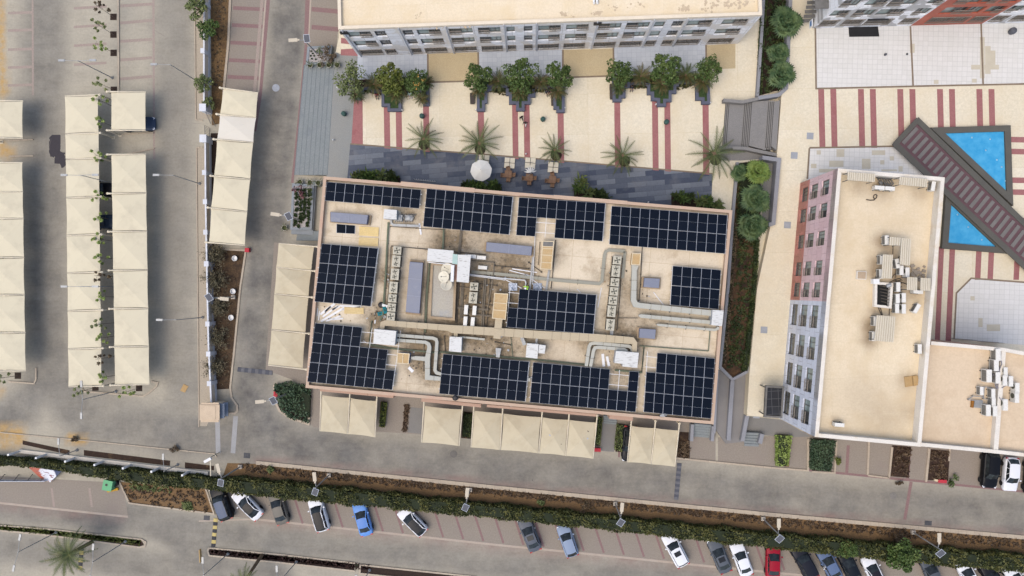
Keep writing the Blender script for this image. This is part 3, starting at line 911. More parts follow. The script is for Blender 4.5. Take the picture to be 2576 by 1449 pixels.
for k in range(12):
 q = c - inn * 2.4 + inn * (k * .42)
 db.box((q.x, q.y, ZE + 1 + k * .36), (1.4, .4, .06), math.atan2(d.y, d.x))
part('fire_stair', db, m_galv_d, root)
tag(link('door_mat', (lambda m_: (m_.sheet(PP([(2134, 68), (2208, 66), (2212, 92), (2136, 93)], ZE), ZE + .03) or m_))(MB()), mat("charcoal mat", (.016, .016, .017), var=.15, finevar=.2)), 'wide charcoal mat on the white tiles before the railed entrance', 'mat')
sb = thing('wall_sign', 'small white and blue sign on the corner of the top right block', 'sign', P(2040, 60, ZE + 3).to_tuple())
q = MB(); q.box((0, 0, 0), (.08, .9, .9), m=0); q.box((-.05, 0, .1), (.04, .6, .35), m=1)
part('sign_board', q, [m_white, mat("sign blue", S(60, 120, 180), var=.05)], sb, world=False)
# ---- the flat block in the east with its wing
ZT = 12.7
NW, NE, SE, SW = [P(x, y, ZT) for x, y in ((2108, 423.5), (2377, 446), (2317, 1124), (2049.5, 1099))]
root = thing('office_building', 'cream roofed block with a pink and grey clad west front beside the blue pool', 'building', (NW.x, NW.y, ZE))
d = (NW - SW); d.z = 0; Lw = d.length; d.normalize(); inn = Vector((d.y, -d.x, 0))
cols = [(2.55, 4.6), (5.45, 7.6), (8.65, 10.7)]
rowy = [(453, 491), (511, 548), (581, 618), (655, 692), (710, 748), (768, 824.5), (847, 904), (925.5, 985.5), (1004.5, 1065.5)]
cut = ucoord(SW, NW, 757, 9.3, 1)
m_pink = facmat("pink cladding panels", d, S(228, 200, 203, 1.15), S(220, 188, 191, 1.12), S(186, 148, 148), 1.5, 1.35, .02, (0, .6))
m_blueg = facmat("blue grey cladding panels", d, S(212, 218, 230, 1.25), S(200, 206, 220, 1.25), S(150, 154, 164), 1.5, 1.35, .02, (0, .6))
m_rust = facmat("rust red base cladding", d, S(192, 134, 120), S(182, 122, 108), S(140, 76, 64), 1.5, 1.2, .02, c3=S(206, 136, 126))
holes = []
for i, (ya, yb) in enumerate(rowy):
 ua, ub = sorted((ucoord(SW, NW, ya, 9.6, 1), ucoord(SW, NW, yb, 9.6, 1)))
 for k, (za, zb) in enumerate(cols):
  holes.append((ua, ub, za, zb, 'S' if k == 0 else 'RT'))
def sub(u): return SW + d * u
for ua, ub, za, zb, mm, nm in ((0, cut, ZE - .4, ZT, m_blueg, 'blue grey clad wall'), (cut, Lw, 4.98, ZT, m_pink, 'pink clad wall'), (cut, Lw, ZE - .4, 4.98, m_rust, 'rust red base wall')):
 wb = MB()
 hs = [(h[0] - ua, h[1] - ua, h[2], h[3]) for h in holes if ua < (h[0] + h[1]) / 2 < ub and za < (h[2] + h[3]) / 2 < zb]
 facade(wb, sub(ua), sub(ub), za, zb, hs, (inn.x, inn.y))
 part('wall', wb, [mm], root)["label"] = nm
for h in holes:
 window(root, SW, NW, h, (inn.x, inn.y), h[4])
def vwall(mb, a, b, z0, z1, m=0):
 mb.face([(a.x, a.y, z0), (b.x, b.y, z0), (b.x, b.y, z1), (a.x, a.y, z1)], m)
wb = MB()
for a, b_ in ((NW, NE), (NE, SE), (SE, SW)):
 vwall(wb, b_, a, -.2, ZT)
m_creamwall = mat("cream wall render", S(230, 214, 188), var=.06, scale=.5)
part('wall', wb, [m_creamwall], root)
rb = MB(); edirt = []
esp = [(P(x, y, ZT), r_ * 78.3 / 1750, k) for x, y, r_, k in ((2232, 605, 24, .9), (2216, 660, 20, .8), (2212, 690, 18, .8), (2198, 820, 20, .9), (2200, 858, 22, .9), (2260, 640, 22, .7), (2270, 690, 24, .8), (2262, 730, 26, .8), (2265, 770, 20, .6), (2308, 690, 26, .6), (2315, 740, 22, .6), (2170, 465, 26, .5), (2230, 470, 30, .7), (2330, 475, 26, .5), (2215, 780, 20, .6), (2112, 1068, 12, .6), (2295, 960, 26, .5), (2240, 1060, 50, .3), (2180, 1000, 60, .25), (2310, 1040, 30, .4))]
for j in range(61):
 for i in range(25):
  p = (NW * (1 - i / 24) + NE * (i / 24)) * (1 - j / 60) + (SW * (1 - i / 24) + SE * (i / 24)) * (j / 60)
  rb.v.append((p.x, p.y, ZT - 1.15)); edirt.append(min(1, sum(k * math.exp(-((p.x - q.x) ** 2 + (p.y - q.y) ** 2) / (r_ * r_)) for q, r_, k in esp)))
for j in range(60):
 for i in range(24):
  a = j * 25 + i; rb.f.append((a, a + 25, a + 26, a + 1)); rb.m.append(0)
nt = m_roof_e.node_tree; b = nt.nodes["Principled BSDF"]; v = pos(nt)
da = nt.nodes.new("ShaderNodeAttribute"); da.attribute_name = "dirt"
df = nd(nt, "ShaderNodeMath", operation='MULTIPLY'); df.use_clamp = True
nt.links.new(da.outputs["Fac"], df.inputs[0]); nt.links.new(noise(nt, v, 1.1, 6, .7, .05, .5), df.inputs[1])
nt.links.new(mixc(nt, df.outputs[0], b.inputs["Base Color"].links[0].from_socket, S(142, 122, 96)), b.inputs["Base Color"])
# roof is uncut here; the dark of the pipe shaft is a black sheet inside a kerb
rf = part('roof', rb, [m_roof_e], root)
at_ = rf.data.attributes.new("dirt", 'FLOAT', 'POINT'); at_.data.foreach_set("value", edirt)
pb = MB()
q = [Vector((p.x, p.y)) for p in (NW, NE, SE, SW)]
cen = sum(q, Vector((0, 0))) / 4
def inset(pts, w):
 L, Rr = offset_lines(pts, 2 * w, True)
 c_ = sum((Vector((p[0], p[1])) for p in pts), Vector((0, 0))) / len(pts)
 return L if (L[0] - c_).length < (Rr[0] - c_).length else Rr
pin = inset(q, .21)
m_edge = mat("cream parapet", S(238, 231, 218), var=.05, scale=.6, stain=S(214, 196, 166), stainscale=.5)
pb.sweep([pin[0], pin[1], pin[2], pin[3]], .42, ZT - 1.16, ZT - .0, closed=True)
part('parapet', pb, [m_edge], root, up=rf)
# wing
ZTW = 11.8
W = [P(x, y, ZTW) for x, y in ((2338, 858), (2524, 875), (2660, 900), (2660, 1158), (2508, 1141), (2310, 1122))]
wroot = thing('office_wing', 'lower beige roofed wing with many outdoor cooling units, right edge', 'building', (W[0].x, W[0].y, 0))
wb = MB()
for a, b_ in zip(W, W[1:] + W[:1]):
 vwall(wb, b_, a, -.2, ZTW)
part('wall', wb, [mat("peach wall render", S(214, 170, 146), var=.06, scale=.5)], wroot)
rb = MB(); rb.sheet(W, ZTW - .7)
m_roof_w = roofmat("stained beige wing roof", S(228, 206, 176), S(222, 200, 170), S(204, 180, 150), R(-4), lo=.5, hi=.75)
rf = part('roof', rb, [m_roof_w], wroot)
pb = MB(); pin = inset([(p.x, p.y) for p in W], .2)
pb.sweep(pin[:3], .4, ZTW - .71, ZTW + .02); pb.sweep(pin[3:], .4, ZTW - .71, ZTW + .02)
mid = [P(2526, 882, ZTW), P(2506, 1134, ZTW)]
pb.sweep(mid, .5, ZTW - .71, ZTW - .05)
part('parapet', pb, [m_edge], wroot, up=rf)
# glazed lean-to at the south end of the west front
gh = thing('glass_canopy', 'dark glazed canopy roof at the south foot of the grey cladding', 'canopy', P(1945, 1010, ZE).to_tuple())
g_ = MB(); g_.prism(PP([(1930, 975), (1968, 977), (1963, 1046), (1927, 1044)], ZE + 2.6), ZE + 2.45, ZE + 2.6)
part('glazing', g_, [tiles("dark roof glazing", (.012, .013, .016), (.02, .021, .024), (.06, .06, .062), .85, .95, R(-3), .03, 0, .25, vary=.02)], gh)
g_ = MB(); g_.sweep(PP([(1928, 972), (1970, 974), (1965, 1049), (1924, 1047)], ZE + 2.6), .22, ZE + 2.3, ZE + 2.72, closed=True)
for x, y in ((1929, 976), (1926, 1044)):
 p_ = P(x, y, ZE + 2.4); g_.tube((p_.x, p_.y, ZE), (p_.x, p_.y, ZE + 2.4), .08)
part('frame', g_, [m_galv_d], gh)
# ---- the office under the solar panels
ZR, ZP = 8.2, 8.85
M4 = [P(x, y, ZP) for x, y in ((813.5, 443), (1843, 528.5), (1795.5, 1068), (768, 976))]
mroot = thing('office_building', 'flat roofed office covered with dark solar panels in the middle of the picture', 'building', (sum((p.x for p in M4)) / 4, sum((p.y for p in M4)) / 4, 0))
wb = MB()
for a, b_ in zip(M4, M4[1:] + M4[:1]):
 A, B = Vector((b_.x, b_.y)), Vector((a.x, a.y))
 dd = (B - A).normalized(); inn = (-dd.y, dd.x)
 c_ = Vector((mroot.location.x, mroot.location.y))
 if Vector(inn).dot(c_ - A) < 0: inn = (dd.y, -dd.x)
 L = (B - A).length
 hs = []
 nwin = int(L / 5.2)
 for i in range(nwin):
  u = (i + .5) * L / nwin
  for za, zb in ((1.9, 3.6), (5.4, 7.1)):
   hs.append((u - 1.1, u + 1.1, za, zb))
 facade(wb, A, B, 0, ZP - .75, hs, inn)
 for h in hs[::2] if False else []:
  pass
m_peach = mat("peach wall render", S(214, 187, 162), S(202, 174, 150), var=.07, scale=.4, stain=S(196, 158, 136), stainscale=.6)
part('wall', wb, [m_peach], mroot)
rb = MB()
NX, NY = 90, 46
dirt = []
spots = [(1190, 735, 62, .9), (1190, 800, 50, .9), (1110, 640, 40, .5), (990, 640, 16, .7), (986, 700, 18, .8), (980, 770, 20, .8), (948, 800, 26, .9), (935, 860, 22, .8), (1060, 720, 30, .6), (1090, 830, 40, .6), (1030, 850, 30, .5), (1210, 860, 40, .5), (1260, 780, 30, .8), (1300, 660, 40, .5), (1290, 700, 40, .6), (1320, 720, 26, .8), (1545, 700, 20, .7), (1540, 790, 20, .8), (1590, 740, 30, .5), (1120, 600, 26, .6), (1160, 610, 22, .6), (1350, 870, 40, .4), (1270, 880, 30, .7), (1480, 860, 30, .5), (1560, 840, 30, .6), (1030, 545, 26, .7), (1060, 905, 34, .7), (1090, 940, 30, .6), (1560, 925, 40, .5), (1640, 820, 40, .4), (1240, 590, 50, .4), (1400, 640, 20, .4), (1120, 870, 24, .5), (960, 690, 20, .5), (1590, 860, 26, .6), (1310, 760, 20, .7), (1700, 1046, 60, .5), (1400, 1030, 80, .4), (880, 980, 60, .5), (1500, 690, 14, .3)]
wsp = [(P(x, y, ZR), r_ * 1.2 * 82.8 / 1750, k * 1.3) for x, y, r_, k in spots]
for j in range(NY + 1):
 for i in range(NX + 1):
  u, t = i / NX, j / NY
  p = (M4[0] * (1 - u) + M4[1] * u) * (1 - t) + (M4[3] * (1 - u) + M4[2] * u) * t
  rb.v.append((p.x, p.y, ZR))
  dirt.append(min(1, sum(k * math.exp(-((p.x - q.x) ** 2 + (p.y - q.y) ** 2) / (r_ * r_)) for q, r_, k in wsp)))
for j in range(NY):
 for i in range(NX):
  a = j * (NX + 1) + i
  rb.f.append((a, a + NX + 1, a + NX + 2, a + 1)); rb.m.append(0)
m_roof_m, nt, b = newmat("stained roof screed")
v = pos(nt)
mp = nd(nt, "ShaderNodeMapping"); mp.inputs["Rotation"].default_value = (0, 0, R(4.8)); nt.links.new(v, mp.inputs[0])
br = nd(nt, "ShaderNodeTexBrick"); br.offset = 0
for k_, val in (("Color1", (*S(232, 217, 191), 1)), ("Color2", (*S(224, 208, 182), 1)), ("Mortar", (*S(196, 176, 146), 1)), ("Scale", 1.0), ("Mortar Size", .02), ("Brick Width", 4.6), ("Row Height", 4.2)):
 br.inputs[k_].default_value = val
nt.links.new(mp.outputs[0], br.inputs["Vector"])
base = mixc(nt, noise(nt, v, .5, 7, .7, .5, .72), br.outputs["Color"], S(198, 180, 152))
df = nd(nt, "ShaderNodeMath", operation='MULTIPLY'); df.use_clamp = True
da = nt.nodes.new("ShaderNodeAttribute"); da.attribute_name = "dirt"
nt.links.new(da.outputs["Fac"], df.inputs[0]); nt.links.new(noise(nt, v, .9, 8, .75, .14, .52), df.inputs[1])
base = mixc(nt, df.outputs[0], base, S(146, 128, 102))
d2 = nd(nt, "ShaderNodeMath", operation='MULTIPLY'); d2.use_clamp = True
nt.links.new(df.outputs[0], d2.inputs[0]); nt.links.new(noise(nt, v, 2.2, 6, .8, .46, .62), d2.inputs[1])
base = mixc(nt, d2.outputs[0], base, S(112, 102, 86))
base = mixc(nt, noise(nt, v, 6, 4, .75), base, mixc(nt, 1.0, base, (.88, .88, .88), 'MULTIPLY'))
nt.links.new(base, b.inputs["Base Color"]); b.inputs["Roughness"].default_value = .9; b.inputs["Specular IOR Level"].default_value = .2
rf = part('roof', rb, [m_roof_m], mroot)
at_ = rf.data.attributes.new("dirt", 'FLOAT', 'POINT'); at_.data.foreach_set("value", dirt)
pin = inset([(p.x, p.y) for p in M4], .2)
pb = MB(); pb.sweep(pin, .36, ZR - .1, ZP, closed=True)
part('parapet', pb, [m_peach], mroot, up=rf)
m_salmon = mat("salmon render band", S(200, 168, 146), S(188, 155, 134), var=.08, scale=.5)
for pts, z0, z1, w in (([(1008, 462), (1194, 479)], 7.0, ZP + .05, .55), ([(1195, 479), (1310, 490)], 6.6, ZP - .05, .4), ([(1393, 495), (1578, 510)], 7.0, ZP + .05, .45), ([(926, 987), (990, 993)], 5.5, 8.2, .8), ([(1533, 1046), (1592, 1052)], 5.5, 8.2, .7), ([(805, 980), (925, 991)], 5.5, 8.0, .4), ([(1060, 1006), (1210, 1021)], 5.5, 8.0, .4), ([(1225, 1021), (1500, 1045)], 5.5, 8.0, .3)):
 eb = MB(); eb.sweep(PP(pts, z1), w, z0, z1); part('wall_panel', eb, [m_peach if z0 > 6 else m_salmon], mroot)
gl = MB()
for a, b_ in zip(M4, M4[1:] + M4[:1]):
 a2 = Vector((a.x, a.y)) * .0 + Vector((a.x, a.y)); b2 = Vector((b_.x, b_.y))
 c_ = Vector((mroot.location.x, mroot.location.y))
 dd = (b2 - a2).normalized(); nn = Vector((-dd.y, dd.x))
 if nn.dot(c_ - a2) < 0: nn = -nn
 a3, b3 = a2 + nn * .31 + dd * .5, b2 + nn * .31 - dd * .5
 for za, zb in ((1.9, 3.6), (5.4, 7.1)):
  gl.face([(a3.x, a3.y, za), (b3.x, b3.y, za), (b3.x, b3.y, zb), (a3.x, a3.y, zb)])
part('window_glazing', gl, [m_glass], mroot)
# weathering on the bare roof of the north block: flaked screed patches and two pipes
mb = MB(); rg = random.Random(12); zf = 10.3 - .35
for cx, cy, n, sp in ((1180, 62, 14, 12), (1050, 40, 10, 8), (1096, 66, 8, 16), (1420, 36, 18, 10), (1503, 33, 26, 7), (1545, 20, 10, 14), (1718, 22, 40, 8), (1800, 10, 22, 14), (1850, 12, 26, 14), (1782, 25, 12, 10), (1880, 8, 14, 12), (1600, 14, 10, 14)):
 for k in range(n):
  c = P(cx + rg.gauss(0, sp), cy + rg.gauss(0, sp * .35), zf); r0 = rg.uniform(.05, .24)
  mb.sheet([(c.x + r0 * rg.uniform(.4, 1) * math.cos(a * .9), c.y + r0 * rg.uniform(.4, 1) * math.sin(a * .9)) for a in range(7)], zf + .004 + k * .0003)
tag(link('flaked_screed', mb, [mat("flaked screed", S(222, 202, 172), S(204, 184, 156), var=.06, scale=3)]), 'grey flaked patches along the front of the north roof', 'patches', None, 'stuff')
for x, l in ((1494, 'curved pipe end on the north roof, left of two'), (1502, 'curved pipe end on the north roof, right of two')):
 mb = MB(); mb.path([P(x, -14, zf + .2), P(x, 6, zf + .25), P(x + 1, 9, zf + .1)], .14, 10); tag(link('roof_pipe', mb, [m_white]), l, 'pipe')
# ================================================================ ROOF OF THE OFFICE: solar arrays and plant
m_pv, nt, b = newmat("solar cells")
v = nt.nodes.new("ShaderNodeTexCoord").outputs["Object"]
g_ = nt.nodes.new("ShaderNodeNewGeometry")
base = mixc(nt, g_.outputs["Random Per Island"], (.0035, .0055, .0095), (.0055, .0085, .0155))
nt.links.new(base, b.inputs["Base Color"])
b.inputs["Roughness"].default_value = .35
b.inputs["Specular IOR Level"].default_value = .02
m_alu = mat("aluminium frame", S(198, 205, 216), var=.05, rough=.45, metal=.0, finevar=0)
m_railw = mat("white mounting rail", S(232, 232, 232), var=.05, rough=.5, finevar=0)
ZPV = 9.05
def lerp(a, b_, t): return a + (b_ - a) * t
def solar_array(label, TL, TR, BL, nc, nr, mask=None, zp=ZPV, rails=True, tilt=.05):
 a, b_, c = P(*TL, zp), P(*TR, zp), P(*BL, zp)
 ex, ey = (b_ - a) / nc, (c - a) / nr
 ux, uy = ex.normalized(), ey.normalized()
 root = thing('solar_array', label, 'solar array', (a.x, a.y, ZR), group='solar arrays on the office roof')
 cells = [(i, j) for j in range(nr) for i in range(nc) if mask is None or mask(i, j)]
 fr = MB()
 for i, j in cells:
  mb = MB()
  o = a + ex * i + ey * j
  gx, gy = .010, .022
  p = [o + ux * gx + uy * gy, o + ex - ux * gx + uy * gy, o + ex + ey - ux * gx - uy * gy, o + ey + ux * gx - uy * gy]
  mb.prism(p, zp - .035, zp, 0)
  f = .014
  q = [p[0] + ux * f + uy * f, p[1] - ux * f + uy * f, p[2] - ux * f - uy * f, p[3] + ux * f - uy * f]
  m1, m2 = (q[0] + q[3]) / 2, (q[1] + q[2]) / 2
  mb.sheet([q[0], q[1], m2 - uy * .005, m1 - uy * .005], zp + .004, 1)
  mb.sheet([m1 + uy * .005, m2 + uy * .005, q[2], q[3]], zp + .004, 1)
  part('solar_panel', mb, [m_alu, m_pv], root)
 for j in range(nr):
  for t in (.24, .76):
   fr.bar(a + ex * -.13 + ey * (j + t) + Vector((0, 0, -.09)), a + ex * (nc + .13) + ey * (j + t) + Vector((0, 0, -.09)), .05, .05)
  for i in range(0, nc + 1, 2):
   for t in (.24, .76):
    q = a + ex * i + ey * (j + t)
    fr.box((q.x, q.y, (ZR + zp - .1) / 2), (.05, .05, zp - .1 - ZR))
 for i in range(0, nc + 1, 3):
  q0 = a + ex * (i + .02) + Vector((0, 0, -.14))
  fr.bar(q0, q0 + ey * nr, .05, .05)
 part('mounting_frame', fr, [m_railw], root)
 return root
solar_array('solar array of a single row of ten panels in the north-west corner', (822, 457), (1059.5, 477), (817, 505), 10, 1)
solar_array('solar array two rows deep, second from the west along the north parapet', (1073.5, 474), (1290, 494.5), (1064, 570), 9, 2)
solar_array('solar array with a gap of bare rails in its lower row, north side', (1305.5, 496), (1523, 511), (1298, 592), 9, 2, lambda i, j: not (j == 1 and i in (2, 3)))
solar_array('full solar array two rows deep in the north-east corner', (1538.5, 517.7), (1830, 541), (1532.5, 615), 12, 2)
solar_array('solar array three rows deep on the west parapet above the loose white rails', (809.5, 612.3), (951, 624.3), (791, 759), 6, 3)
solar_array('small solar array of ten panels alone near the east parapet', (1692.5, 668.5), (1814, 679), (1686, 767.5), 5, 2)
solar_array('solar array in the middle of the roof with one panel missing at its corner', (1282.5, 724), (1500.5, 741.5), (1274, 823), 9, 2, lambda i, j: not (j == 0 and i == 0), 9.4)
solar_array('stepped solar array three rows deep in the south-west corner', (792.7, 812), (1006.5, 832), (772.7, 960.7), 9, 3, lambda i, j: i < (5, 8, 9)[j])
solar_array('full solar array of eighteen panels on the south side, left of the gapped one', (1114.5, 890), (1331, 909.5), (1104.5, 990.7), 9, 2)
solar_array('solar array with two panels missing near its east end, south side', (1341, 911), (1607.5, 935), (1332.5, 1012.5), 11, 2, lambda i, j: not (j == 0 and i in (8, 9)))
solar_array('solar array three rows deep with one panel missing in the south-east corner', (1629, 884.7), (1798.5, 901.5), (1619, 1036.5), 7, 3, lambda i, j: not (j == 0 and i == 0))
mb = MB()
q = PP([(846, 563), (894, 567), (893, 588.5), (846, 586)], ZR + .08)
ctr = sum(q, Vector((0, 0, 0))) / 4
mb.prism(q, ZR + .01, ZR + .05, 0)
qi = [ctr + (p - ctr) * .965 for p in q]
mb.sheet([qi[0], lerp(qi[0], qi[1], .49), lerp(qi[3], qi[2], .49), qi[3]], ZR + .055, 1); mb.sheet([lerp(qi[0], qi[1], .51), qi[1], qi[2], lerp(qi[3], qi[2], .51)], ZR + .055, 1)
tag(link('photovoltaic_module', mb, [m_alu, m_pv]), 'single loose solar panel lying flat beside the grey skylight', 'solar panel')
# ---- fan units
m_acbody = mat("cream unit casing", S(206, 200, 180), var=.08, rough=.6, world=False, stain=S(170, 150, 118), stainscale=1.2)
m_acside = mat("unit coil side", S(88, 84, 76), var=.2, rough=.7, world=False)
m_fan = mat("fan blade", S(96, 96, 84), var=.2, rough=.6, world=False)
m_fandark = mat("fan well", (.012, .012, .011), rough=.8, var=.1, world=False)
def condenser(n, proto_label):
 L = .95 if n == 1 else 1.32
 W, Hh = .95, 1.25
 r = thing('condenser_unit', proto_label, 'cooling unit')
 b1 = MB(); b1.box((0, 0, Hh / 2), (W, L, Hh - .1), m=0)
 for s in (-1, 1):
  b1.box((s * (W / 2 + .004), 0, Hh / 2 - .05), (.01, L - .14, Hh - .35), m=1)
 for s in (-1, 1):
  b1.box((s * W * .38, 0, .05), (.08, L + .1, .1), m=1)
 part('casing', b1, [m_acbody, m_acside], r, world=False)
 for k in range(n):
  cy = 0 if n == 1 else (-.31 + .62 * k)
  rad = .37 if n == 1 else .26
  t = MB()
  t.lathe((0, cy, Hh - .05), [(rad + .05, .002), (rad + .045, .05), (rad, .05), (rad, .012)], 18, 0)
  t.lathe((0, cy, Hh - .05), [(0, .006), (rad, .006)], 18, 1)
  f = part('fan_ring', t, [m_acbody, m_fandark], r, world=False)
  t = MB()
  for a in range(4):
   an = a * math.pi / 2 + .3
   pts = [(.06, an - .5), (rad * .95, an - .35), (rad * .95, an + .3), (.06, an + .45)]
   t.face([(pr * math.cos(pa), cy + pr * math.sin(pa), Hh - .025 + (.02 if ii in (2, 3) else 0)) for ii, (pr, pa) in enumerate(pts)], 0)
  t.lathe((0, cy, Hh - .035), [(.08, 0), (.08, .04), (0, .045)], 10, 0)
  part('fan', t, [m_fan], r, world=False, up=f)
 return r
ROT = -R(4.6)
c1 = condenser(1, 'x'); c2 = condenser(2, 'x')
first = {1: True, 2: True}
def put_cond(n, x, y, label, group, z=ZR, rz=ROT):
 loc = P(x, y, z + 1.2); loc.z = z
 if first[n]:
  r = c1 if n == 1 else c2
  first[n] = False
  r.location = loc; r.rotation_euler = (0, 0, rz); r["label"] = label; r["group"] = group
 else:
  dup(c1 if n == 1 else c2, loc, rz, label, group)
ordn = ['first', 'second', 'third', 'fourth', 'fifth', 'sixth', 'seventh']
for i, (n, x, y) in enumerate(((1, 999, 630), (2, 996.5, 657), (2, 993, 690), (2, 989.5, 723), (1, 987, 750.5), (1, 985, 773.5), (1, 983, 796))):
 put_cond(n, x, y, f'{"single" if n == 1 else "double"} fan unit, {ordn[i]} from the north in the row west of the skylight', 'cooling units in the west row')
for i, (n, x, y) in enumerate(((1, 1552.8, 654.7), (2, 1549.4, 682), (1, 1546.8, 710), (1, 1544.7, 733), (1, 1542, 756), (2, 1538.5, 783), (2, 1535.5, 817))):
 put_cond(n, x, y, f'{"single" if n == 1 else "double"} fan unit, {ordn[i]} from the north in the row beside the tray loop', 'cooling units in the east row')
put_cond(1, 1192.5, 721, 'single fan cooling unit south of the marbled sheet roof', 'cooling units in the middle')
put_cond(2, 1190, 749, 'double fan cooling unit between the pipes north of four slim white units', 'cooling units in the middle')
# ---- skylights
m_sky_top = mat("blue grey skylight sheet", S(140, 144, 158), S(128, 134, 152), rough=.4, var=.06, scale=.6, stain=S(150, 150, 156), stainscale=.6)
m_sky_side = mat("skylight upstand", S(92, 102, 134), rough=.5, var=.08)
m_upstand = mat("screed upstand", S(178, 156, 126), var=.12, scale=1)
def skylight(label, quad, h=.9, bars=1, axis=0):
 q = PP(quad, ZR + h)
 c = sum(q, Vector((0, 0, 0))) / 4
 r = thing('skylight', label, 'skylight', (c.x, c.y, ZR), group='skylights on the office roof')
 mb = MB(); big = [c + (p - c) * (1 + .25 / max(.6, (p - c).length)) for p in q]
 mb.prism(big, ZR - .02, ZR + .28, 0); part('upstand', mb, [m_upstand], r)
 mb = MB(); mb.prism(q, ZR + .2, ZR + h - .04, 1)
 top = [c + (p - c) * .985 for p in q]
 mb.prism(top, ZR + h - .04, ZR + h, 0, bottom=False)
 o = part('glazing_box', mb, [m_sky_top, m_sky_side], r)
 mb = MB()
 for k in range(bars):
  t = (k + 1) / (bars + 1)
  if axis == 0: a, b_ = lerp(q[0], q[1], t), lerp(q[3], q[2], t)
  else: a, b_ = lerp(q[0], q[3], t), lerp(q[1], q[2], t)
  mb.bar((a.x, a.y, ZR + h + .015), (b_.x, b_.y, ZR + h + .015), .06, .03)
 if bars: part('glazing_bar', mb, [mat("grey glazing bar", S(158, 162, 176), var=.04)], r, up=o)
skylight('long blue grey skylight lying east to west above the loose panel, north-west corner', [(831, 533), (926, 541), (922.5, 564), (831, 557)], .9, 1, 0)
skylight('long blue grey skylight running north to south next to the west fan row', [(1030.5, 658), (1064, 661), (1055, 789), (1020, 785)], .8, 2, 1)
skylight('long blue grey skylight in the middle north below the paired arrays', [(1224, 609), (1339, 620), (1336.5, 643), (1222, 632)], .9, 1, 0)
skylight('small square blue grey skylight west of the ten panel array', [(1621, 699), (1660, 701), (1658, 725), (1619, 722)], .8, 0)
skylight('small blue grey skylight south of the long east ducts', [(1609, 826.5), (1650, 829), (1648, 853), (1608, 849.5)], .8, 0)
# ---- beige air handlers
m_ahu = mat("weathered beige casing", S(214, 186, 140), S(204, 172, 122), var=.08, scale=1, stain=S(180, 140, 92), stainscale=.9)
m_ahu_l = mat("cream casing ribs", S(230, 212, 178), var=.05)
m_ahu_b = mat("blue casing", S(120, 140, 168), var=.08)
def ahu(label, quad, h, bars, axis, side=None, sunk=False):
 q = PP(quad, ZR + h)
 c = sum(q, Vector((0, 0, 0))) / 4
 r = thing('air_handler', label, 'air handler', (c.x, c.y, ZR), group='beige air handlers')
 mb = MB(); mb.prism(q, ZR, ZR + h, 1 if side else 0, mtop=0)
 o = part('casing', mb, [m_ahu] + ([side] if side else []), r)
 mb = MB()
 ring = [c + (p - c) * .97 for p in q]
 mb.sweep(ring, .1, ZR + h, ZR + h + .04, closed=True)
 for t in bars:
  a, b_ = (lerp(q[0], q[1], t), lerp(q[3], q[2], t)) if axis == 0 else (lerp(q[0], q[3], t), lerp(q[1], q[2], t))
  mb.bar((a.x, a.y, ZR + h + .02), (b_.x, b_.y, ZR + h + .02), .09, .05)
 part('rib', mb, [m_ahu_l], r, up=o)
 return r, q
r, q = ahu('tall rusty beige air handler with an open end, north middle', [(1365.5, 605.5), (1393.5, 606.5), (1387, 679), (1359.5, 677)], 1.2, (.2, .27, .5, .76), 1)
mb = MB(); mb.prism([lerp(q[0], q[3], .03), lerp(q[1], q[2], .03), lerp(q[1], q[2], .18), lerp(q[0], q[3], .18)], ZR + 1.2, ZR + 1.212); part('open_bay', mb, [m_galv_d], r)
ahu('beige air handler on end against the central array', [(1244, 737), (1278, 739), (1271.5, 804.5), (1238, 801)], 1.3, (.38, .66), 1)
ahu('square beige air handler with blue sides in the south-west', [(1000, 887.5), (1030, 890), (1027.5, 915.5), (998.5, 913.5)], 1.1, (.48,), 0, m_ahu_b)
ahu('narrow beige air handler at the head of the long east duct', [(1591, 637), (1612, 638), (1609.5, 667), (1588, 665)], 1.1, (), 0)
# ---- marbled white sheet-metal plenums
m_marble, nt, b = newmat("streaked white sheet")
v = pos(nt)
mp = nd(nt, "ShaderNodeMapping"); mp.inputs["Rotation"].default_value = (0, 0, R(35)); mp.inputs["Scale"].default_value = (1.1, 4.5, 1)
nt.links.new(v, mp.inputs[0])
f = noise(nt, mp.outputs[0], 1.6, 3, .6, .56, .66)
nt.links.new(mixc(nt, f, S(212, 212, 208), S(172, 170, 164)), b.inputs["Base Color"])
b.inputs["Roughness"].default_value = .55
m_zinc = mat("zinc casing side", S(186, 190, 194), var=.1, rough=.5, metal=.1)
def plenum(label, quads, h, name='duct_plenum', lift=0.0):
 q0 = PP(quads[0], ZR + h); c = sum(q0, Vector((0, 0, 0))) / len(q0)
 r = thing(name, label, 'plenum', (c.x, c.y, ZR), group='white sheet metal plenums')
 for i, qd in enumerate(quads):
  hh = h - i * .12
  q = PP(qd, ZR + hh)
  cc = sum(q, Vector((0, 0, 0))) / len(q)
  mb = MB(); mb.prism(q, ZR + lift, ZR + hh - .03, 0); o = part('casing', mb, [m_zinc], r)
  mb = MB(); mb.prism([cc + (p - cc) * 1.02 for p in q], ZR + hh - .03, ZR + hh, 0); part('lid', mb, [m_marble], r, up=o)
 return r
plenum('square streaked white plenum below the single row array', [[(967, 526), (998, 528.5), (997, 552), (964.5, 549.5)]], 1.4)
plenum('largest streaked white plenum feeding two ducts, south-west', [[(941.5, 828), (996, 833), (992.5, 868), (939.5, 863)]], 1.8)
plenum('tall narrow streaked white plenum south of the main duct', [[(1131.5, 847), (1161.5, 849), (1160, 886), (1129.5, 883)]], 1.4)
plenum('streaked white plenum with a lower side box beneath the central array', [[(1325.5, 864), (1354.5, 866), (1351.5, 902), (1322.5, 898.5)], [(1356, 867), (1372.5, 869), (1370, 889.5), (1354, 888)]], 1.4)
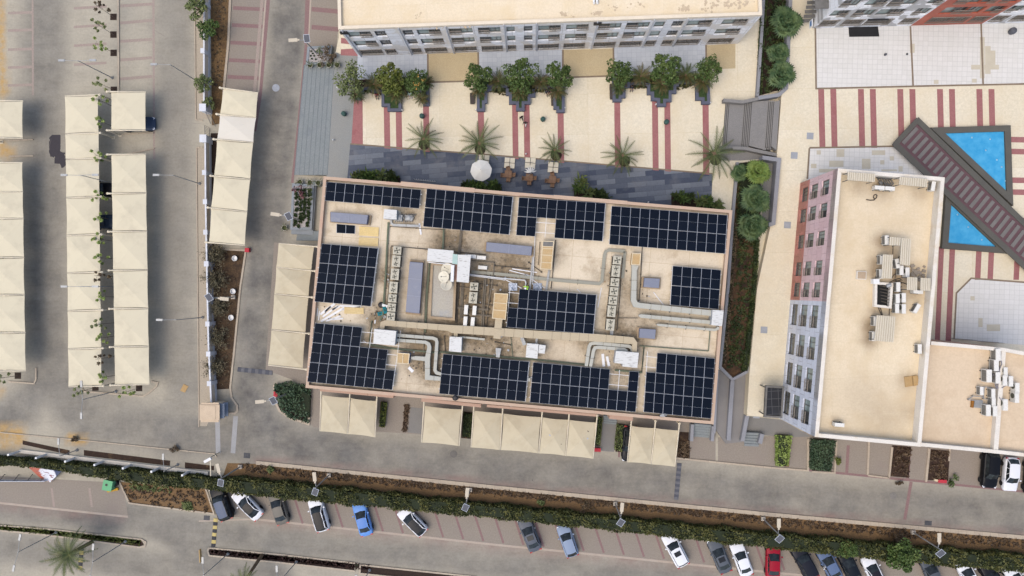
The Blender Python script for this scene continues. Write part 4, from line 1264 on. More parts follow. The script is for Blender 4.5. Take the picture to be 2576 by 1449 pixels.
plenum('streaked white plenum with notched edge inside the double duct loop', [[(1550, 883), (1606.5, 888), (1602.5, 925.5), (1566, 921.5), (1566.5, 915), (1546, 913)]], 1.6)
plenum('streaked white plenum standing over the east parapet', [[(1793, 780), (1820.5, 781.5), (1816.5, 820), (1790, 817.5)]], 1.6)
# stair head: streaked sheet roofs on a walled enclosure, platform with dishes
r = thing('tank_platform', 'low water stained platform with a raised rim under the satellite dishes', 'platform', P(1115, 740, ZR).to_tuple())
m_wet = mat("water stained concrete", S(204, 196, 178), S(184, 178, 166), scale=.7, var=.14, fine=6, stain=S(164, 166, 168), stainscale=.5)
q = PP([(1086, 661), (1148, 665), (1142.5, 806), (1080, 800.5)], ZR + .5)
mb = MB(); mb.prism(q, ZR, ZR + .45); o = part('slab', mb, [m_wet], r)
c = sum(q, Vector((0, 0, 0))) / 4
mb = MB(); mb.sweep([c + (p - c) * .96 for p in q], .28, ZR + .45, ZR + .62, closed=True); part('rim', mb, [m_upstand], r, up=o)
r = thing('stair_head', 'roof stair enclosure covered with two streaked white sheets', 'stair enclosure', P(1150, 680, ZR).to_tuple())
mb = MB(); mb.prism(PP([(1137, 640), (1182, 643), (1176, 708), (1136, 704)], ZR + 2.2), ZR, ZR + 2.1); part('wall', mb, [mat("brown render", S(170, 130, 114), var=.08)], r)
mb = MB(); mb.prism(PP([(1076.5, 625), (1141, 630.5), (1138, 662), (1074, 657)], ZR + 2.4), ZR + 2.34, ZR + 2.4, 0); part('roof_sheet', mb, [m_marble], r)
mb = MB(); mb.prism(PP([(1152, 640.5), (1184.5, 641.5), (1179, 711.5), (1148.5, 708.5)], ZR + 2.5), ZR + 2.44, ZR + 2.5, 0); part('roof_sheet', mb, [m_marble], r)
mb = MB(); mb.prism(PP([(1139, 639), (1151.5, 640), (1150.5, 665), (1137.5, 664)], ZR + 2.45), ZR + 2.4, ZR + 2.45, 0); part('glass_sheet', mb, [mat("teal sheet", S(176, 204, 196), var=.06, rough=.3)], r)
mb = MB()
for i in range(4):
 p_ = P(1139 - i * .5, 672 + i * 10.5, ZR + 2.5); mb.box(p_, (.36, .48, .3), ROT)
part('stacked_pipe', mb, [m_white], r)
for x, y in ((1078, 630), (1077, 655), (1138, 635), (1135, 660)):
 p_ = P(x, y, ZR + 2.3); mb = MB(); mb.tube((p_.x, p_.y, ZR), (p_.x, p_.y, ZR + 2.35), .05); part('post', mb, [m_railw], r)
for a, b_ in (((1078, 660), (1137, 666)), ((1098, 661), (1097, 664))):
 mb = MB(); mb.bar(P(*a, ZR + 2.2), P(*b_, ZR + 2.2), .08, .08); part('cross_bar', mb, [m_railw], r)
# satellite dishes
m_dish = mat("cream dish", S(226, 220, 200), var=.04, rough=.5, world=False, finevar=.02)
def dish(rad):
 r = thing('satellite_dish', 'x', 'satellite dish', group='satellite dishes on the platform')
 M = Matrix.Rotation(R(-18), 4, 'X')
 mb = MB(); mb.lathe((0, 0, 0), [(0, 0), (rad * .3, .012), (rad * .6, .05), (rad * .85, .1), (rad, .15), (rad * .99, .12), (rad * .6, .02), (0.02, -.03)], 28)
 mb.v = [tuple(M @ Vector(p) + Vector((0, 0, .75))) for p in mb.v]
 o = part('reflector', mb, [m_dish], r, smooth=True, world=False)
 mb = MB(); mb.tube((0, 0, 0), (0, 0, .72), .04); mb.box((0, 0, .03), (.4, .4, .06)); part('stand', mb, [m_galv_d], r, world=False)
 mb = MB(); mb.tube(M @ Vector((0, -rad * .9, .9)), M @ Vector((0, -.1, 1.25)), .018); mb.tube(M @ Vector((0, -.12, 1.2)), M @ Vector((0, -.06, 1.28)), .06); part('feed_arm', mb, [m_galv_d], r, world=False, up=o)
 return r
dd_ = dish(.7)
for i, (x, y, l) in enumerate(((1125, 676, 'large satellite dish partly under the streaked sheet roof, most northern of three'), (1117.5, 696, 'large satellite dish in the middle of three, tilted to the west'), (1123, 717, 'large satellite dish lying most southern of three, nearly level'))):
 p_ = P(x, y, ZR + 1.2); p_.z = ZR + .45
 if i == 0: dd_.location = p_; dd_.rotation_euler = (0, 0, 1.0); dd_["label"] = l
 else: dup(dd_, p_, (1.6, -.4)[i - 1], l)
# ---- slim outdoor units
m_split = mat("ivory unit casing", S(238, 235, 226), var=.05, rough=.5, world=False)
def split_unit(L=1.05, W=.42, Hh=.75):
 r = thing('outdoor_unit', 'x', 'cooling unit')
 mb = MB(); mb.box((0, 0, Hh / 2 + .12), (L, W, Hh), m=0)
 for s in (-1, 1): mb.box((s * L * .33, 0, .06), (.08, W + .1, .12), m=1)
 part('casing', mb, [m_split, m_dark], r, world=False)
 mb = MB(); mb.lathe((0, 0, 0), [(.27, 0), (.27, .03), (.24, .03), (.05, .015), (0, .02)], 18)
 M = Matrix.Rotation(R(90), 4, 'X')
 mb.v = [tuple(M @ Vector(p) + Vector((-.15, -W / 2 - .002, Hh / 2 + .14))) for p in mb.v]
 part('fan_grille', mb, [m_fan], r, world=False)
 mb = MB()
 for k in range(7): mb.box((0, W / 2 + .005, .25 + k * .085), (L - .12, .01, .05))
 part('coil', mb, [m_acside], r, world=False)
 return r
su = split_unit()
su_first = True
def put_split(x, y, label, rz, z, group, scale=1.0):
 global su_first
 p_ = P(x, y, z + .85); p_.z = z
 if su_first:
  su_first = False
  su.location = p_; su.rotation_euler = (0, 0, rz); su["label"] = label; su["group"] = group; su.scale = (scale,) * 3
 else:
  dup(su, p_, rz, label, group, scale)
G1 = 'slim outdoor units in the pipe yard'
put_split(1210.7, 648, 'slim ivory cooling unit just east of the streaked sheet roof', ROT, ZR + .4, G1)
put_split(1186.5, 645, 'slim ivory cooling unit half under the streaked sheet roof', ROT, ZR + .4, G1)
put_split(1214, 673, 'slim ivory cooling unit alone above the long grey tray', ROT, ZR, G1)
put_split(1172.3, 779, 'upper left of four slim white cooling units standing upright', ROT + R(90), ZR, G1, 1.05)
put_split(1193.5, 781, 'upper right of four slim white cooling units standing upright', ROT + R(90), ZR, G1, 1.05)
put_split(1170.5, 808, 'lower left of four slim white cooling units standing upright', ROT + R(90), ZR, G1, 1.05)
put_split(1189, 810, 'lower right of four slim white cooling units standing upright', ROT + R(90), ZR, G1, 1.05)
# ---- ducts
m_duct = mat("beige coated duct", S(206, 190, 160), S(198, 182, 152), var=.05, scale=.8, stain=S(190, 178, 152), stainscale=.7)
m_duct2 = mat("pale grey duct", S(200, 198, 184), S(190, 190, 180), var=.05, scale=.8, stain=S(176, 174, 160), stainscale=.7)
m_seam = mat("duct seam", S(140, 130, 110), var=.1)
PXM = 82.3 / 1750
def duct(label, pts, w, h=.55, lift=.35, m=None, seam=1.25, name='air_duct', cat='duct', group='sheet metal air ducts'):
 z1 = ZR + lift + h
 pw = PP(pts, z1)
 r = thing(name, label, cat, (pw[0].x, pw[0].y, ZR), group=group)
 ww = [x * PXM for x in w] if isinstance(w, (list, tuple)) else w * PXM
 mb = MB(); mb.sweep(pw, ww, ZR + lift, z1)
 o = part('duct_run', mb, [m or m_duct], r)
 sm, lg = MB(), MB()
 for i in range(len(pw) - 1):
  a, b_ = pw[i], pw[i + 1]
  L = (b_ - a).length
  n = int(L / seam)
  d = (b_ - a).normalized() if L > 0 else Vector((1, 0, 0))
  wa, wb_ = (ww[i], ww[i + 1]) if isinstance(ww, list) else (ww, ww)
  for k in range(1, n + 1):
   t = k / (n + 1)
   p_ = lerp(a, b_, t)
   wd = wa + (wb_ - wa) * t
   sm.box((p_.x, p_.y, ZR + lift + h / 2), (.035, wd + .03, h + .03), math.atan2(d.y, d.x))
   if k % 2 and lift > .1:
    lg.box((p_.x, p_.y, ZR + lift / 2), (.06, wd + .25, lift), math.atan2(d.y, d.x))
 if sm.v: part('flange', sm, [m_seam], r, up=o)
 if lg.v: part('support', lg, [m_galv_d], r)
 return r
duct('broad beige duct crossing the whole roof from the large west plenum', [(960.5, 829), (962.5, 815), (970, 812.5), (1128, 825), (1138, 828), (1244, 834.5), (1366, 843), (1503, 850), (1590, 857), (1597, 864), (1596, 886)], [11, 12, 14, 15, 20, 20, 20, 19, 17, 12, 12], .6, .5)
duct('short beige duct dropping from the crossing duct to the narrow plenum', [(1147, 834), (1146, 848)], 9, .5, .45)
duct('wide beige duct under the upright air handler joining the crossing duct', [(1255, 802), (1250, 852)], 18, .5, .62)
duct('outer duct turning south from the large west plenum to the south array', [(996, 843), (1088, 850.5), (1097, 854), (1099, 862), (1094, 931), (1098, 938), (1110, 941)], 8, .45, .35, m_duct2)
duct('inner duct turning south from the large west plenum, wider and branching', [(996, 855.5), (1070, 861), (1078, 866), (1080, 874), (1075, 903), (1075, 950), (1108, 953)], [8, 8, 9, 10, 13, 12, 10], .5, .3, m_duct2)
duct('stub duct tapering from the inner duct to the blue sided air handler', [(1034, 901), (1046, 901), (1069, 903)], [6, 10, 11], .45, .32, m_duct2)
duct('long pale duct bending east below the narrow air handler', [(1598, 667), (1596, 680), (1594, 755), (1599, 766), (1612, 769), (1790, 788)], [18, 12, 13, 14, 13, 14], .55, .4, m_duct2)
duct('middle pale duct with pointed end running to the east plenum', [(1607, 793.5), (1613, 795), (1789, 811)], [3, 9, 9], .5, .35, m_duct2)
duct('thin pale duct with pointed end hooking round the east plenum', [(1652, 816), (1657, 817.5), (1798, 830), (1806, 827), (1807, 822)], [2, 6, 6, 6, 6], .4, .3, m_duct2)
duct('outer pale duct loop around the notched plenum', [(1475, 921), (1482, 873), (1486, 865), (1496, 863), (1582, 871), (1590, 876), (1591, 886)], 8, .45, .4, m_duct2)
duct('inner pale duct loop around the notched plenum', [(1485.5, 922), (1493, 882), (1497, 875), (1505, 873.5), (1570, 879), (1578, 884)], 8, .45, .35, m_duct2)
duct('pale duct stub between two south arrays', [(1328, 955), (1334, 955.5)], 9, .35, .3, m_duct2)
duct('thin pale duct east of the tall narrow plenum', [(1154, 847), (1188, 850.5), (1219, 854)], [4, 5, 5], .3, .3, m_duct2)
duct('small grey vent duct above the south array', [(1254, 876), (1252, 899)], [14, 9], .5, .2, m_galv)
duct('grey angular duct linking two boxes by the broad duct', [(1312, 848), (1320, 868)], [8, 9], .4, .4, m_galv)
TG = 'flat grey cable trays'
m_tray = mat("grey green tray lid", S(172, 170, 154), S(164, 162, 148), var=.05, scale=.8)
duct('flat grey tray loop around the open beige area and past the stair head', [(1572, 632), (1532, 629), (1524, 633), (1520.5, 642), (1514, 708), (1507, 714), (1400, 705), (1261, 690), (1186, 684)], 8, .12, .12, m_tray, 3.0, 'cable_tray', 'cable tray', TG)
duct('flat grey tray beside the east fan row', [(1572, 633), (1570, 660), (1566, 700)], 7, .12, .12, m_tray, 3.0, 'cable_tray', 'cable tray', TG)
duct('narrow galvanised tray running south from the middle skylight', [(1341, 646), (1334, 715), (1333, 728)], 4.5, .1, .15, m_galv, 2, 'cable_tray', 'cable tray', TG)
duct('narrow galvanised tray running south from the rusty air handler', [(1381, 680), (1374, 729)], 5, .1, .2, m_galv, 2, 'cable_tray', 'cable tray', TG)
duct('grey tray bending around the units below the single row array', [(983, 553), (985, 563), (990, 566), (1054, 568.5)], [5, 5, 6, 6], .2, .1, m_galv, 2, 'cable_tray', 'cable tray', TG)
duct('galvanised tray down from the east fan row to the crossing duct', [(1539, 830), (1538, 846)], 8, .1, .2, m_galv, 2, 'cable_tray', 'cable tray', TG)
duct('galvanised tray from the central array to the low side box', [(1352, 833), (1349, 864)], 5, .1, .5, m_galv, 2, 'cable_tray', 'cable tray', TG)
# ---- pipes
m_pipe = mat("weathered pipe", S(150, 140, 122), S(128, 118, 104), var=.1, scale=1)
m_pipe_d = mat("dark insulated pipe", S(92, 84, 74), var=.15)
m_pipe_g = mat("green grey pipe", S(120, 128, 106), var=.12)
m_pipe_w = mat("white plastic pipe", S(226, 226, 224), var=.04)
PG = 'pipes over the office roof'
def pipe(label, pts, r=.05, m=None, z=.16, n=1, gap=2.2):
 vert = abs(pts[0][0] - pts[-1][0]) < abs(pts[0][1] - pts[-1][1])
 side = {1: [''], 2: ['western of ', 'eastern of '] if vert else ['northern of ', 'southern of '], 3: ['western of ', 'middle of ', 'eastern of ']}[n]
 for k in range(n):
  mb = MB()
  pw = [P(x + (gap * k if vert else 0), y + (0 if vert else gap * k), ZR + z) for x, y in pts]
  mb.path(pw, r, 6)
  for a, b_ in zip(pw, pw[1:]):
   L = (b_ - a).length
   for i in range(int(L / 2.2) + 1):
    p_ = lerp(a, b_, i / max(1, int(L / 2.2)))
    mb.box((p_.x, p_.y, ZR + z / 2 - r / 2), (.14, .09, max(.02, z - r)))
  tag(link('roof_pipe', mb, [m or m_pipe]), side[k] + label, 'pipe', PG)
pipe('pipe pair running north to south just west of the west fan row', [(976, 560), (973, 612), (969, 690), (962, 790), (955, 806)], .06, m_pipe_g, .2, 2)
pipe('thin pipe hugging the west fan row on its outer side', [(983, 622), (979, 700), (972, 790)], .04, m_pipe)
pipe('thin brown pipe along the east side of the west fan row', [(1011, 622), (1004, 700), (997, 795)], .035, m_pipe_d)
pipe('long thin pipe across the north from fan row to skylight', [(985, 619), (1075, 627), (1148, 634), (1220, 640)], .05, m_pipe_d)
pipe('pipe pair coming south from the second array', [(1115, 577), (1113, 628)], .05, m_pipe_g, .2, 2)
pipe('triple pipe coming south from the step in the second array', [(1158, 580), (1152, 640)], .045, m_pipe, .2, 3)
pipe('pipe pair on the west side of the dish platform', [(1080, 663), (1073, 735), (1068, 836)], .05, m_pipe_g, .18, 2)
pipe('pipe on the far west side of the dish platform going south', [(1076, 663), (1070, 740), (1066, 845), (1065, 935)], .05, m_pipe, .12)
pipe('dark pipe pair on the east side of the dish platform', [(1152, 712), (1148, 770), (1146, 812)], .06, m_pipe_d, .2, 2, 3)
pipe('grey pipe bundle east of the dish platform', [(1161, 712), (1157, 800)], .05, m_pipe, .18, 3, 2.6)
pipe('grey pipe pair in the pipe yard reaching the four slim units', [(1219, 690), (1213, 782), (1212, 826)], .07, m_pipe, .25, 2, 4)
pipe('pipe frame bending around the slim units of the pipe yard', [(1188, 656), (1243, 660), (1240, 700), (1226, 780), (1196, 777)], .06, m_pipe, .3)
pipe('pipe going south along the pipe yard by the upright air handler', [(1234, 690), (1227, 790), (1224, 826)], .05, m_pipe_d, .2)
pipe('two pipes crossing the yard above the four slim units', [(1152, 773), (1228, 778)], .05, m_pipe, .3, 2)
pipe('two pipes crossing the yard between the four slim units', [(1195, 790), (1236, 794)], .05, m_pipe, .3, 2)
pipe('vertical pipe east of the rusty air handler', [(1398, 605), (1391, 680), (1386, 726)], .05, m_pipe_d)
pipe('pipe beside the rusty air handler on the west', [(1358, 610), (1354, 665)], .04, m_pipe)
pipe('thin white pipe from the gap of the north array down to the tray', [(1346, 593), (1340, 715)], .05, m_pipe_w, .3)
pipe('white pipe running east from the stair head with bends', [(1181, 690), (1262, 700), (1321, 705), (1323, 712), (1320, 728)], .075, m_pipe_w, .5)
pipe('second white pipe running east from the stair head', [(1181, 693), (1262, 703), (1270, 705)], .05, m_pipe_w, .5)
pipe('green pipe along the south arrays from the large plenum', [(935, 808), (928, 866), (990, 876), (1105, 887)], .06, m_pipe_g, .2, 2, 2)
pipe('green pipe pair continuing above the two south arrays', [(1105, 884), (1330, 902), (1480, 917)], .05, m_pipe_g, .2, 2, 2)
pipe('green pipe box around the south-east open roof', [(1610, 870), (1690, 876), (1782, 883), (1786, 834)], .06, m_pipe_g, .18)
pipe('green pipe going south to the gapped array', [(1620, 872), (1614, 936), (1548, 930)], .06, m_pipe_g, .18, 2)
pipe('brown pipe on the inner side of the east parapet', [(1805, 840), (1800, 900)], .06, m_pipe)
pipe('pipe along the east fan row on its west side', [(1540, 646), (1535, 700), (1527, 790), (1523, 828)], .04, m_pipe_d)
pipe('pipe along the east fan row on its east side', [(1566, 650), (1558, 760), (1552, 830)], .04, m_pipe_d)
pipe('thin line across the open roof towards the north-east array', [(1616, 615), (1612, 690), (1608, 756)], .045, m_pipe_d)
pipe('thin line from the east fans to the middle duct', [(1558, 800), (1604, 800)], .035, m_pipe_d)
pipe('thin drain across the roof below the second array', [(982, 570), (1112, 578)], .035, m_pipe_d)
pipe('thin pipe beneath the crossing duct in the middle', [(1340, 905), (1290, 902), (1285, 850)], .04, m_pipe_g)
# ---- loose white rails, boards and tools
RG = 'loose white mounting rails'
def rail(label, a, b_, w=.09, z=.05):
 mb = MB(); mb.bar(P(*a, ZR + z), P(*b_, ZR + z), w, .06)
 return tag(link('mounting_rail', mb, [m_railw]), label, 'rail', RG)
pile = [((806, 791), (842, 764), .3), ((812, 797), (850, 769), .22), ((807, 809), (866, 774), .26), ((820, 808), (857, 795), .2), ((837, 804), (863, 801), .18), ((836, 779), (855, 770), .22), ((862, 779), (909, 772), .2), ((855, 769), (907, 771), .24), ((799, 775), (798, 795), .12), ((804, 782), (801, 806), .12), ((868, 778), (914, 789), .1), ((818, 784), (832, 771), .2)]
pl = ['longest slanting rail at the north of the pile', 'slanting rail second from the north in the pile', 'long slanting rail reaching the middle of the pile', 'short rail south of the fan of rails', 'shortest rail alone at the south edge of the pile', 'short rail pointing up to the array in the pile', 'level rail reaching over the plywood sheet', 'level rail tucked under the array edge', 'thin upright rail leaning by the parapet', 'thin upright rail second from the parapet', 'thin rail lying across the plywood sheet', 'short thick rail in the middle of the pile']
for (a, b_, w), l in zip(pile, pl):
 rail(l + ', west side', a, b_, w)
for l, a, b_, w in (('white rail lying level above the worker', (1288, 676), (1351, 685.5), .12), ('white rail slanting west of the worker', (1281.5, 680), (1342, 696), .1), ('white rail slanting from the tray down to the central array', (1320, 690), (1371, 725), .1), ('white rail slanting toward the crumpled foil', (1265, 700), (1312, 725), .1), ('white rail standing beside the east fan row', (1513, 724), (1504, 773), .09), ('short white rail above the central array', (1452, 727), (1461, 737), .09), ('white rail slanting alone west of the ten panel array', (1644, 735), (1669, 767), .09), ('pale flat rail near the blue sided air handler', (1028, 924), (1039, 935), .35), ('silver rail below the second array', (1055, 562), (1059, 590), .22), ('tiny rail on the dusty roof by the large plenum', (914, 857), (921, 862), .08), ('two ply white rail in the duct loop', (1516, 890), (1519, 922), .32), ('second rail flake in the duct loop', (1527, 897), (1532, 921), .3), ('thin white rail above the green pipe by the plenum', (944, 805), (943, 814), .14)):
 rail(l, a, b_, w)
m_ply = mat("pale plywood", S(240, 216, 160), S(232, 204, 146), var=.06, scale=2)
for l, q in (('plywood sheet under the loose rails', [(866, 773), (915, 774), (915, 790), (866, 789)]), ('upper of two pale wooden pallets by the west array', [(904, 569.5), (953, 572), (952, 595), (903.5, 592)]), ('lower of two pale wooden pallets by the west array', [(903, 596.5), (952, 599), (951, 619.5), (902, 617)])):
 mb = MB(); q = PP(q, ZR + .12)
 for k in range(5):
  a, b_ = k / 5 + .008, (k + 1) / 5 - .008
  mb.prism([lerp(q[0], q[3], a), lerp(q[1], q[2], a), lerp(q[1], q[2], b_), lerp(q[0], q[3], b_)], ZR + .08, ZR + .12)
 for t in (.05, .5, .95):
  a, b_ = lerp(q[0], q[1], t), lerp(q[3], q[2], t)
  mb.bar((a.x, a.y, ZR + .04), (b_.x, b_.y, ZR + .04), .1, .08)
 tag(link('pallet' if 'pallet' in l else 'plywood_sheet', mb, [m_ply if 'upper' not in l else mat("yellow plywood", S(242, 214, 150), var=.05, scale=2)]), l, 'board')
m_teal = mat("teal tool case", S(16, 120, 130), var=.1)
for l, x, y, s in (('teal tool case lying apart on the dusty roof', 956, 789, (.6, .42, .25)), ('teal tool case standing by the fan row', 968.5, 780, (.4, .85, .3))):
 mb = MB(); p_ = P(x, y, ZR + .25)
 mb.box((p_.x, p_.y, ZR + s[2] / 2), s, .25, 0); mb.box((p_.x, p_.y, ZR + s[2] + .02), (s[0] * .3, s[1] * .3, .04), .25, 1)
 mb.box((p_.x, p_.y, ZR + s[2] * .6), (s[0] + .02, s[1] + .02, .03), .25, 1)
 tag(link('tool_case', mb, [m_teal, m_black]), l, 'tool case')
for l, x, y in (('small black bag beside the white box near the fan row', 958, 767),):
 mb = MB(); p_ = P(x, y, ZR + .2); mb.lathe((p_.x, p_.y, ZR), [(.32, 0), (.36, .12), (.25, .28), (.1, .33)], 10); tag(link('bag', mb, [m_black]), l, 'bag')
for l, x, y, s, m_ in (('small white box by the west fan row', 968, 769, (.7, .3, .3), m_white), ('white bucket by the last unit of the west fan row', 967.5, 797, (.3, .3, .3), m_white)):
 mb = MB(); p_ = P(x, y, ZR + .2)
 if 'bucket' in l: mb.lathe((p_.x, p_.y, ZR), [(.13, 0), (.17, .34), (.15, .34), (.12, .05), (0, .05)], 14)
 else: mb.box((p_.x, p_.y, ZR + .15), s, -.3); mb.box((p_.x, p_.y, ZR + .31), (s[0] * .96, .06, .02), -.3)
 tag(link('bucket' if 'bucket' in l else 'box', mb, [m_]), l, 'bucket' if 'bucket' in l else 'box')
for l, x, y in (('crumpled silver foil in front of the worker', 1290, 722), ('crumpled pale sheet beside the central array', 1352, 722)):
 mb = MB(); p_ = P(x, y, ZR + .2); rg = random.Random(x)
 n = 7
 hs = [[rg.uniform(.02, .35) for _ in range(n)] for _ in range(n)]
 for i in range(n - 1):
  for j in range(n - 1):
   mb.face([(p_.x + (i + a) * .17 - .5, p_.y + (j + c_) * .15 - .45, ZR + hs[i + a][j + c_]) for a, c_ in ((0, 0), (1, 0), (1, 1), (0, 1))])
 tag(link('foil_sheet', mb, [m_alu]), l, 'foil')
# small roof hardware near the single row array
for l, x, y, s in (('grey blower unit near the square plenum', 1004, 548, (.8, .7, .6)), ('tangle of grey valves below the single row array', 1028, 548, (.9, .6, .4))):
 mb = MB(); p_ = P(x, y, ZR + .4)
 mb.box((p_.x, p_.y, ZR + s[2] / 2), s, ROT); mb.lathe((p_.x + .05, p_.y, ZR + s[2]), [(.25, 0), (.25, .1), (.1, .14), (0, .14)], 12)
 for k in range(5): mb.path([(p_.x - .5 + k * .2, p_.y - .5, ZR + .1), (p_.x - .4 + k * .25, p_.y + .1, ZR + .5), (p_.x + k * .2, p_.y + .5, ZR + .1)], .04)
 tag(link('blower', mb, [m_galv]), l, 'blower')
mb = MB(); p_ = P(1001, 535, ZR + .4); mb.lathe((p_.x, p_.y, ZR + .1), [(0, 0), (.22, .03), (.3, .1), (.28, .1), (.2, .05), (0, .03)], 16); mb.tube((p_.x, p_.y, ZR), (p_.x, p_.y, ZR + .1), .05)
tag(link('satellite_dish', mb, [m_dish]), 'small satellite dish between the square plenum and the single row array', 'satellite dish')
mb = MB(); p_ = P(1146, 1000, ZR + .6); mb.lathe((p_.x, p_.y, ZR + .7), [(.3, 0), (.34, .2), (.2, .3), (0, .32)], 14); mb.tube((p_.x, p_.y, ZR), (p_.x, p_.y, ZR + .7), .06); tag(link('floodlight', mb, [m_black]), 'round black floodlight on the south parapet by the full array', 'floodlight')
mb = MB(); p_ = P(1666, 1046, ZR + .6); mb.box((p_.x, p_.y, ZR + .5), (.5, .4, .3), .4); mb.tube((p_.x, p_.y, ZR), (p_.x, p_.y, ZR + .5), .05); mb.lathe((p_.x + .4, p_.y + .1, ZR + .3), [(.2, 0), (.22, .1), (0, .16)], 12); tag(link('floodlight', mb, [m_galv]), 'grey floodlight with bracket on the south parapet by the south-east array', 'floodlight')
mb = MB(); rg = random.Random(9)
for cx, cy, n, sp in ((1200, 740, 90, 34), (1120, 640, 30, 30), (955, 790, 40, 12), (975, 700, 40, 9), (1290, 715, 30, 26), (1540, 700, 30, 14), (1240, 870, 30, 30), (1620, 750, 24, 26), (1040, 920, 24, 22), (850, 790, 20, 20), (1540, 915, 16, 14), (1430, 1025, 26, 90)):
 for k in range(n):
  c = P(cx + rg.gauss(0, sp), cy + rg.gauss(0, sp * 1.2), ZR); s_ = rg.uniform(.05, .22)
  mb.box((c.x, c.y, ZR + s_ * .2), (s_, s_ * rg.uniform(.3, 1.2), s_ * .4), rg.uniform(0, 3), rg.choice((0, 0, 1, 2)))
tag(link('roof_debris', mb, [m_pipe_d, m_zinc, m_upstand]), 'scraps and fittings littered over the middle of the office roof', 'debris', None, 'stuff')
for l, a, b_, z in (('thin conduit slanting under the slim units', (1160, 770), (1205, 830), .1), ('thin conduit crossing by the upright air handler', (1200, 762), (1240, 768), .2), ('thin conduit beside the dish platform', (1150, 720), (1186, 724), .2), ('thin conduit below the white pipes', (1186, 712), (1250, 718), .15), ('thin conduit under the level white rail', (1244, 668), (1330, 676), .12), ('thin conduit along the narrow plenum', (1120, 884), (1118, 846), .1), ('thin conduit to the small vent duct', (1246, 860), (1286, 868), .1), ('thin conduit south of the rusty air handler', (1330, 660), (1362, 684), .1)):
 mb = MB(); mb.path([P(*a, ZR + z), P(*b_, ZR + z)], .045); mb.box(P(*a, ZR + z / 2), (.2, .2, z)); mb.box(P(*b_, ZR + z / 2), (.2, .2, z)); tag(link('conduit', mb, [m_pipe_d]), l, 'conduit')
# ================================================================ ROOFS OF THE EAST BLOCK AND WING
ZRE = ZT - 1.15
m_corr = mat("cream corrugated sheet", S(232, 222, 200), S(222, 212, 190), var=.06, scale=.8, world=False)
m_corr_s = mat("dusty sheet trough", S(204, 194, 174), var=.08, world=False)  # base sheet between the ribs, a darker tone
def corrugated(label, quad, n, axis, z=1.5):
 q = PP(quad, ZRE + z)
 c = sum(q, Vector((0, 0, 0))) / 4
 r = thing('corrugated_canopy', label, 'canopy', (c.x, c.y, ZRE), group='corrugated canopies over roof units')
 mb = MB(); mb.prism(q, ZRE + z - .04, ZRE + z, 1)
 for k in range(n + 1):
  t = min(.985, max(.015, k / n))
  a, b_ = (lerp(q[0], q[1], t), lerp(q[3], q[2], t)) if axis == 0 else (lerp(q[0], q[3], t), lerp(q[1], q[2], t))
  mb.bar((a.x, a.y, ZRE + z + .03), (b_.x, b_.y, ZRE + z + .03), .11, .07, 0)
 part('roof_sheet', mb, [m_corr, m_corr_s], r)
 for p_ in q:
  p2 = c + (p_ - c) * .92
  mb = MB(); mb.tube((p2.x, p2.y, ZRE), (p2.x, p2.y, ZRE + z - .03), .04)
  part('post', mb, [m_galv_d], r)
corrugated('wide corrugated canopy at the north-west of the east roof', [(2132.5, 433), (2201, 437), (2199, 458), (2132, 453)], 12, 0)
corrugated('wide corrugated canopy at the north-east of the east roof', [(2263.5, 445), (2332.5, 450), (2331, 471), (2261.5, 464.5)], 12, 0)
corrugated('small square corrugated canopy left of the tall one', [(2239.5, 596), (2264, 598), (2262.5, 618), (2238, 617)], 4, 0)
corrugated('tall narrow corrugated canopy, most eastern in the middle', [(2268.5, 599), (2289.5, 601), (2287, 668), (2264.5, 665.5)], 4, 0)
corrugated('tall corrugated canopy just north of the dark shaft', [(2222, 640), (2244.5, 641), (2241.5, 701), (2218, 699.5)], 4, 0)
corrugated('western of two corrugated canopies side by side at the east parapet', [(2283, 697), (2306, 698), (2305, 730.5), (2282, 729.5)], 5, 0)
corrugated('eastern of two corrugated canopies side by side at the east parapet', [(2316.5, 699), (2339, 700), (2338.5, 732.5), (2316, 731)], 5, 0)
corrugated('largest corrugated canopy south of the dark shaft', [(2206, 793), (2251, 796.5), (2246, 861), (2200, 857)], 8, 0)
GE = 'outdoor units on the east roof'
for x, y, l, rz in ((2213, 472, 'ivory outdoor unit left of a pair below the north pipes', ROT), (2239, 474, 'ivory outdoor unit right of a pair below the north pipes', ROT), (2348, 468, 'grey outdoor unit in the north-east corner by the parapet', R(80)), (2268, 680, 'ivory outdoor unit just below the tall narrow canopy', R(90)), (2283, 685, 'ivory outdoor unit beside the rubble and the tall narrow canopy', R(-90)), (2260, 722, 'ivory outdoor unit east of the dark shaft, top', R(90)), (2258.5, 751, 'ivory outdoor unit east of the dark shaft, middle', R(90)), (2274, 749, 'ivory outdoor unit facing east, middle row by the shaft', R(-90)), (2257, 776, 'ivory outdoor unit south-east of the shaft', R(90)), (2274, 777, 'ivory outdoor unit facing east, lowest row by the shaft', R(-90)), (2307, 776, 'ivory outdoor unit lying tilted alone near the east parapet', R(60)), (2310, 734, 'outdoor unit peeking from under the two canopies', ROT), (2231, 604, 'outdoor unit sticking out west of the small square canopy', R(90)), (2219, 653, 'outdoor unit sticking out west of the tall canopy, upper', R(90)), (2217, 689, 'outdoor unit sticking out west of the tall canopy, lower', R(90)), (2203, 808, 'outdoor unit sticking out west of the largest canopy, upper', R(90)), (2199, 846, 'outdoor unit sticking out west of the largest canopy, lower', R(90)), (2112, 1069, 'small outdoor unit alone at the south-west of the east roof', ROT), (2314, 878, 'small outdoor unit against the east parapet step', R(90)), (2258, 663, 'small ivory unit frame left of the tall narrow canopy', R(100))):
 put_split(x, y, l, rz, ZRE, GE, 1.0)
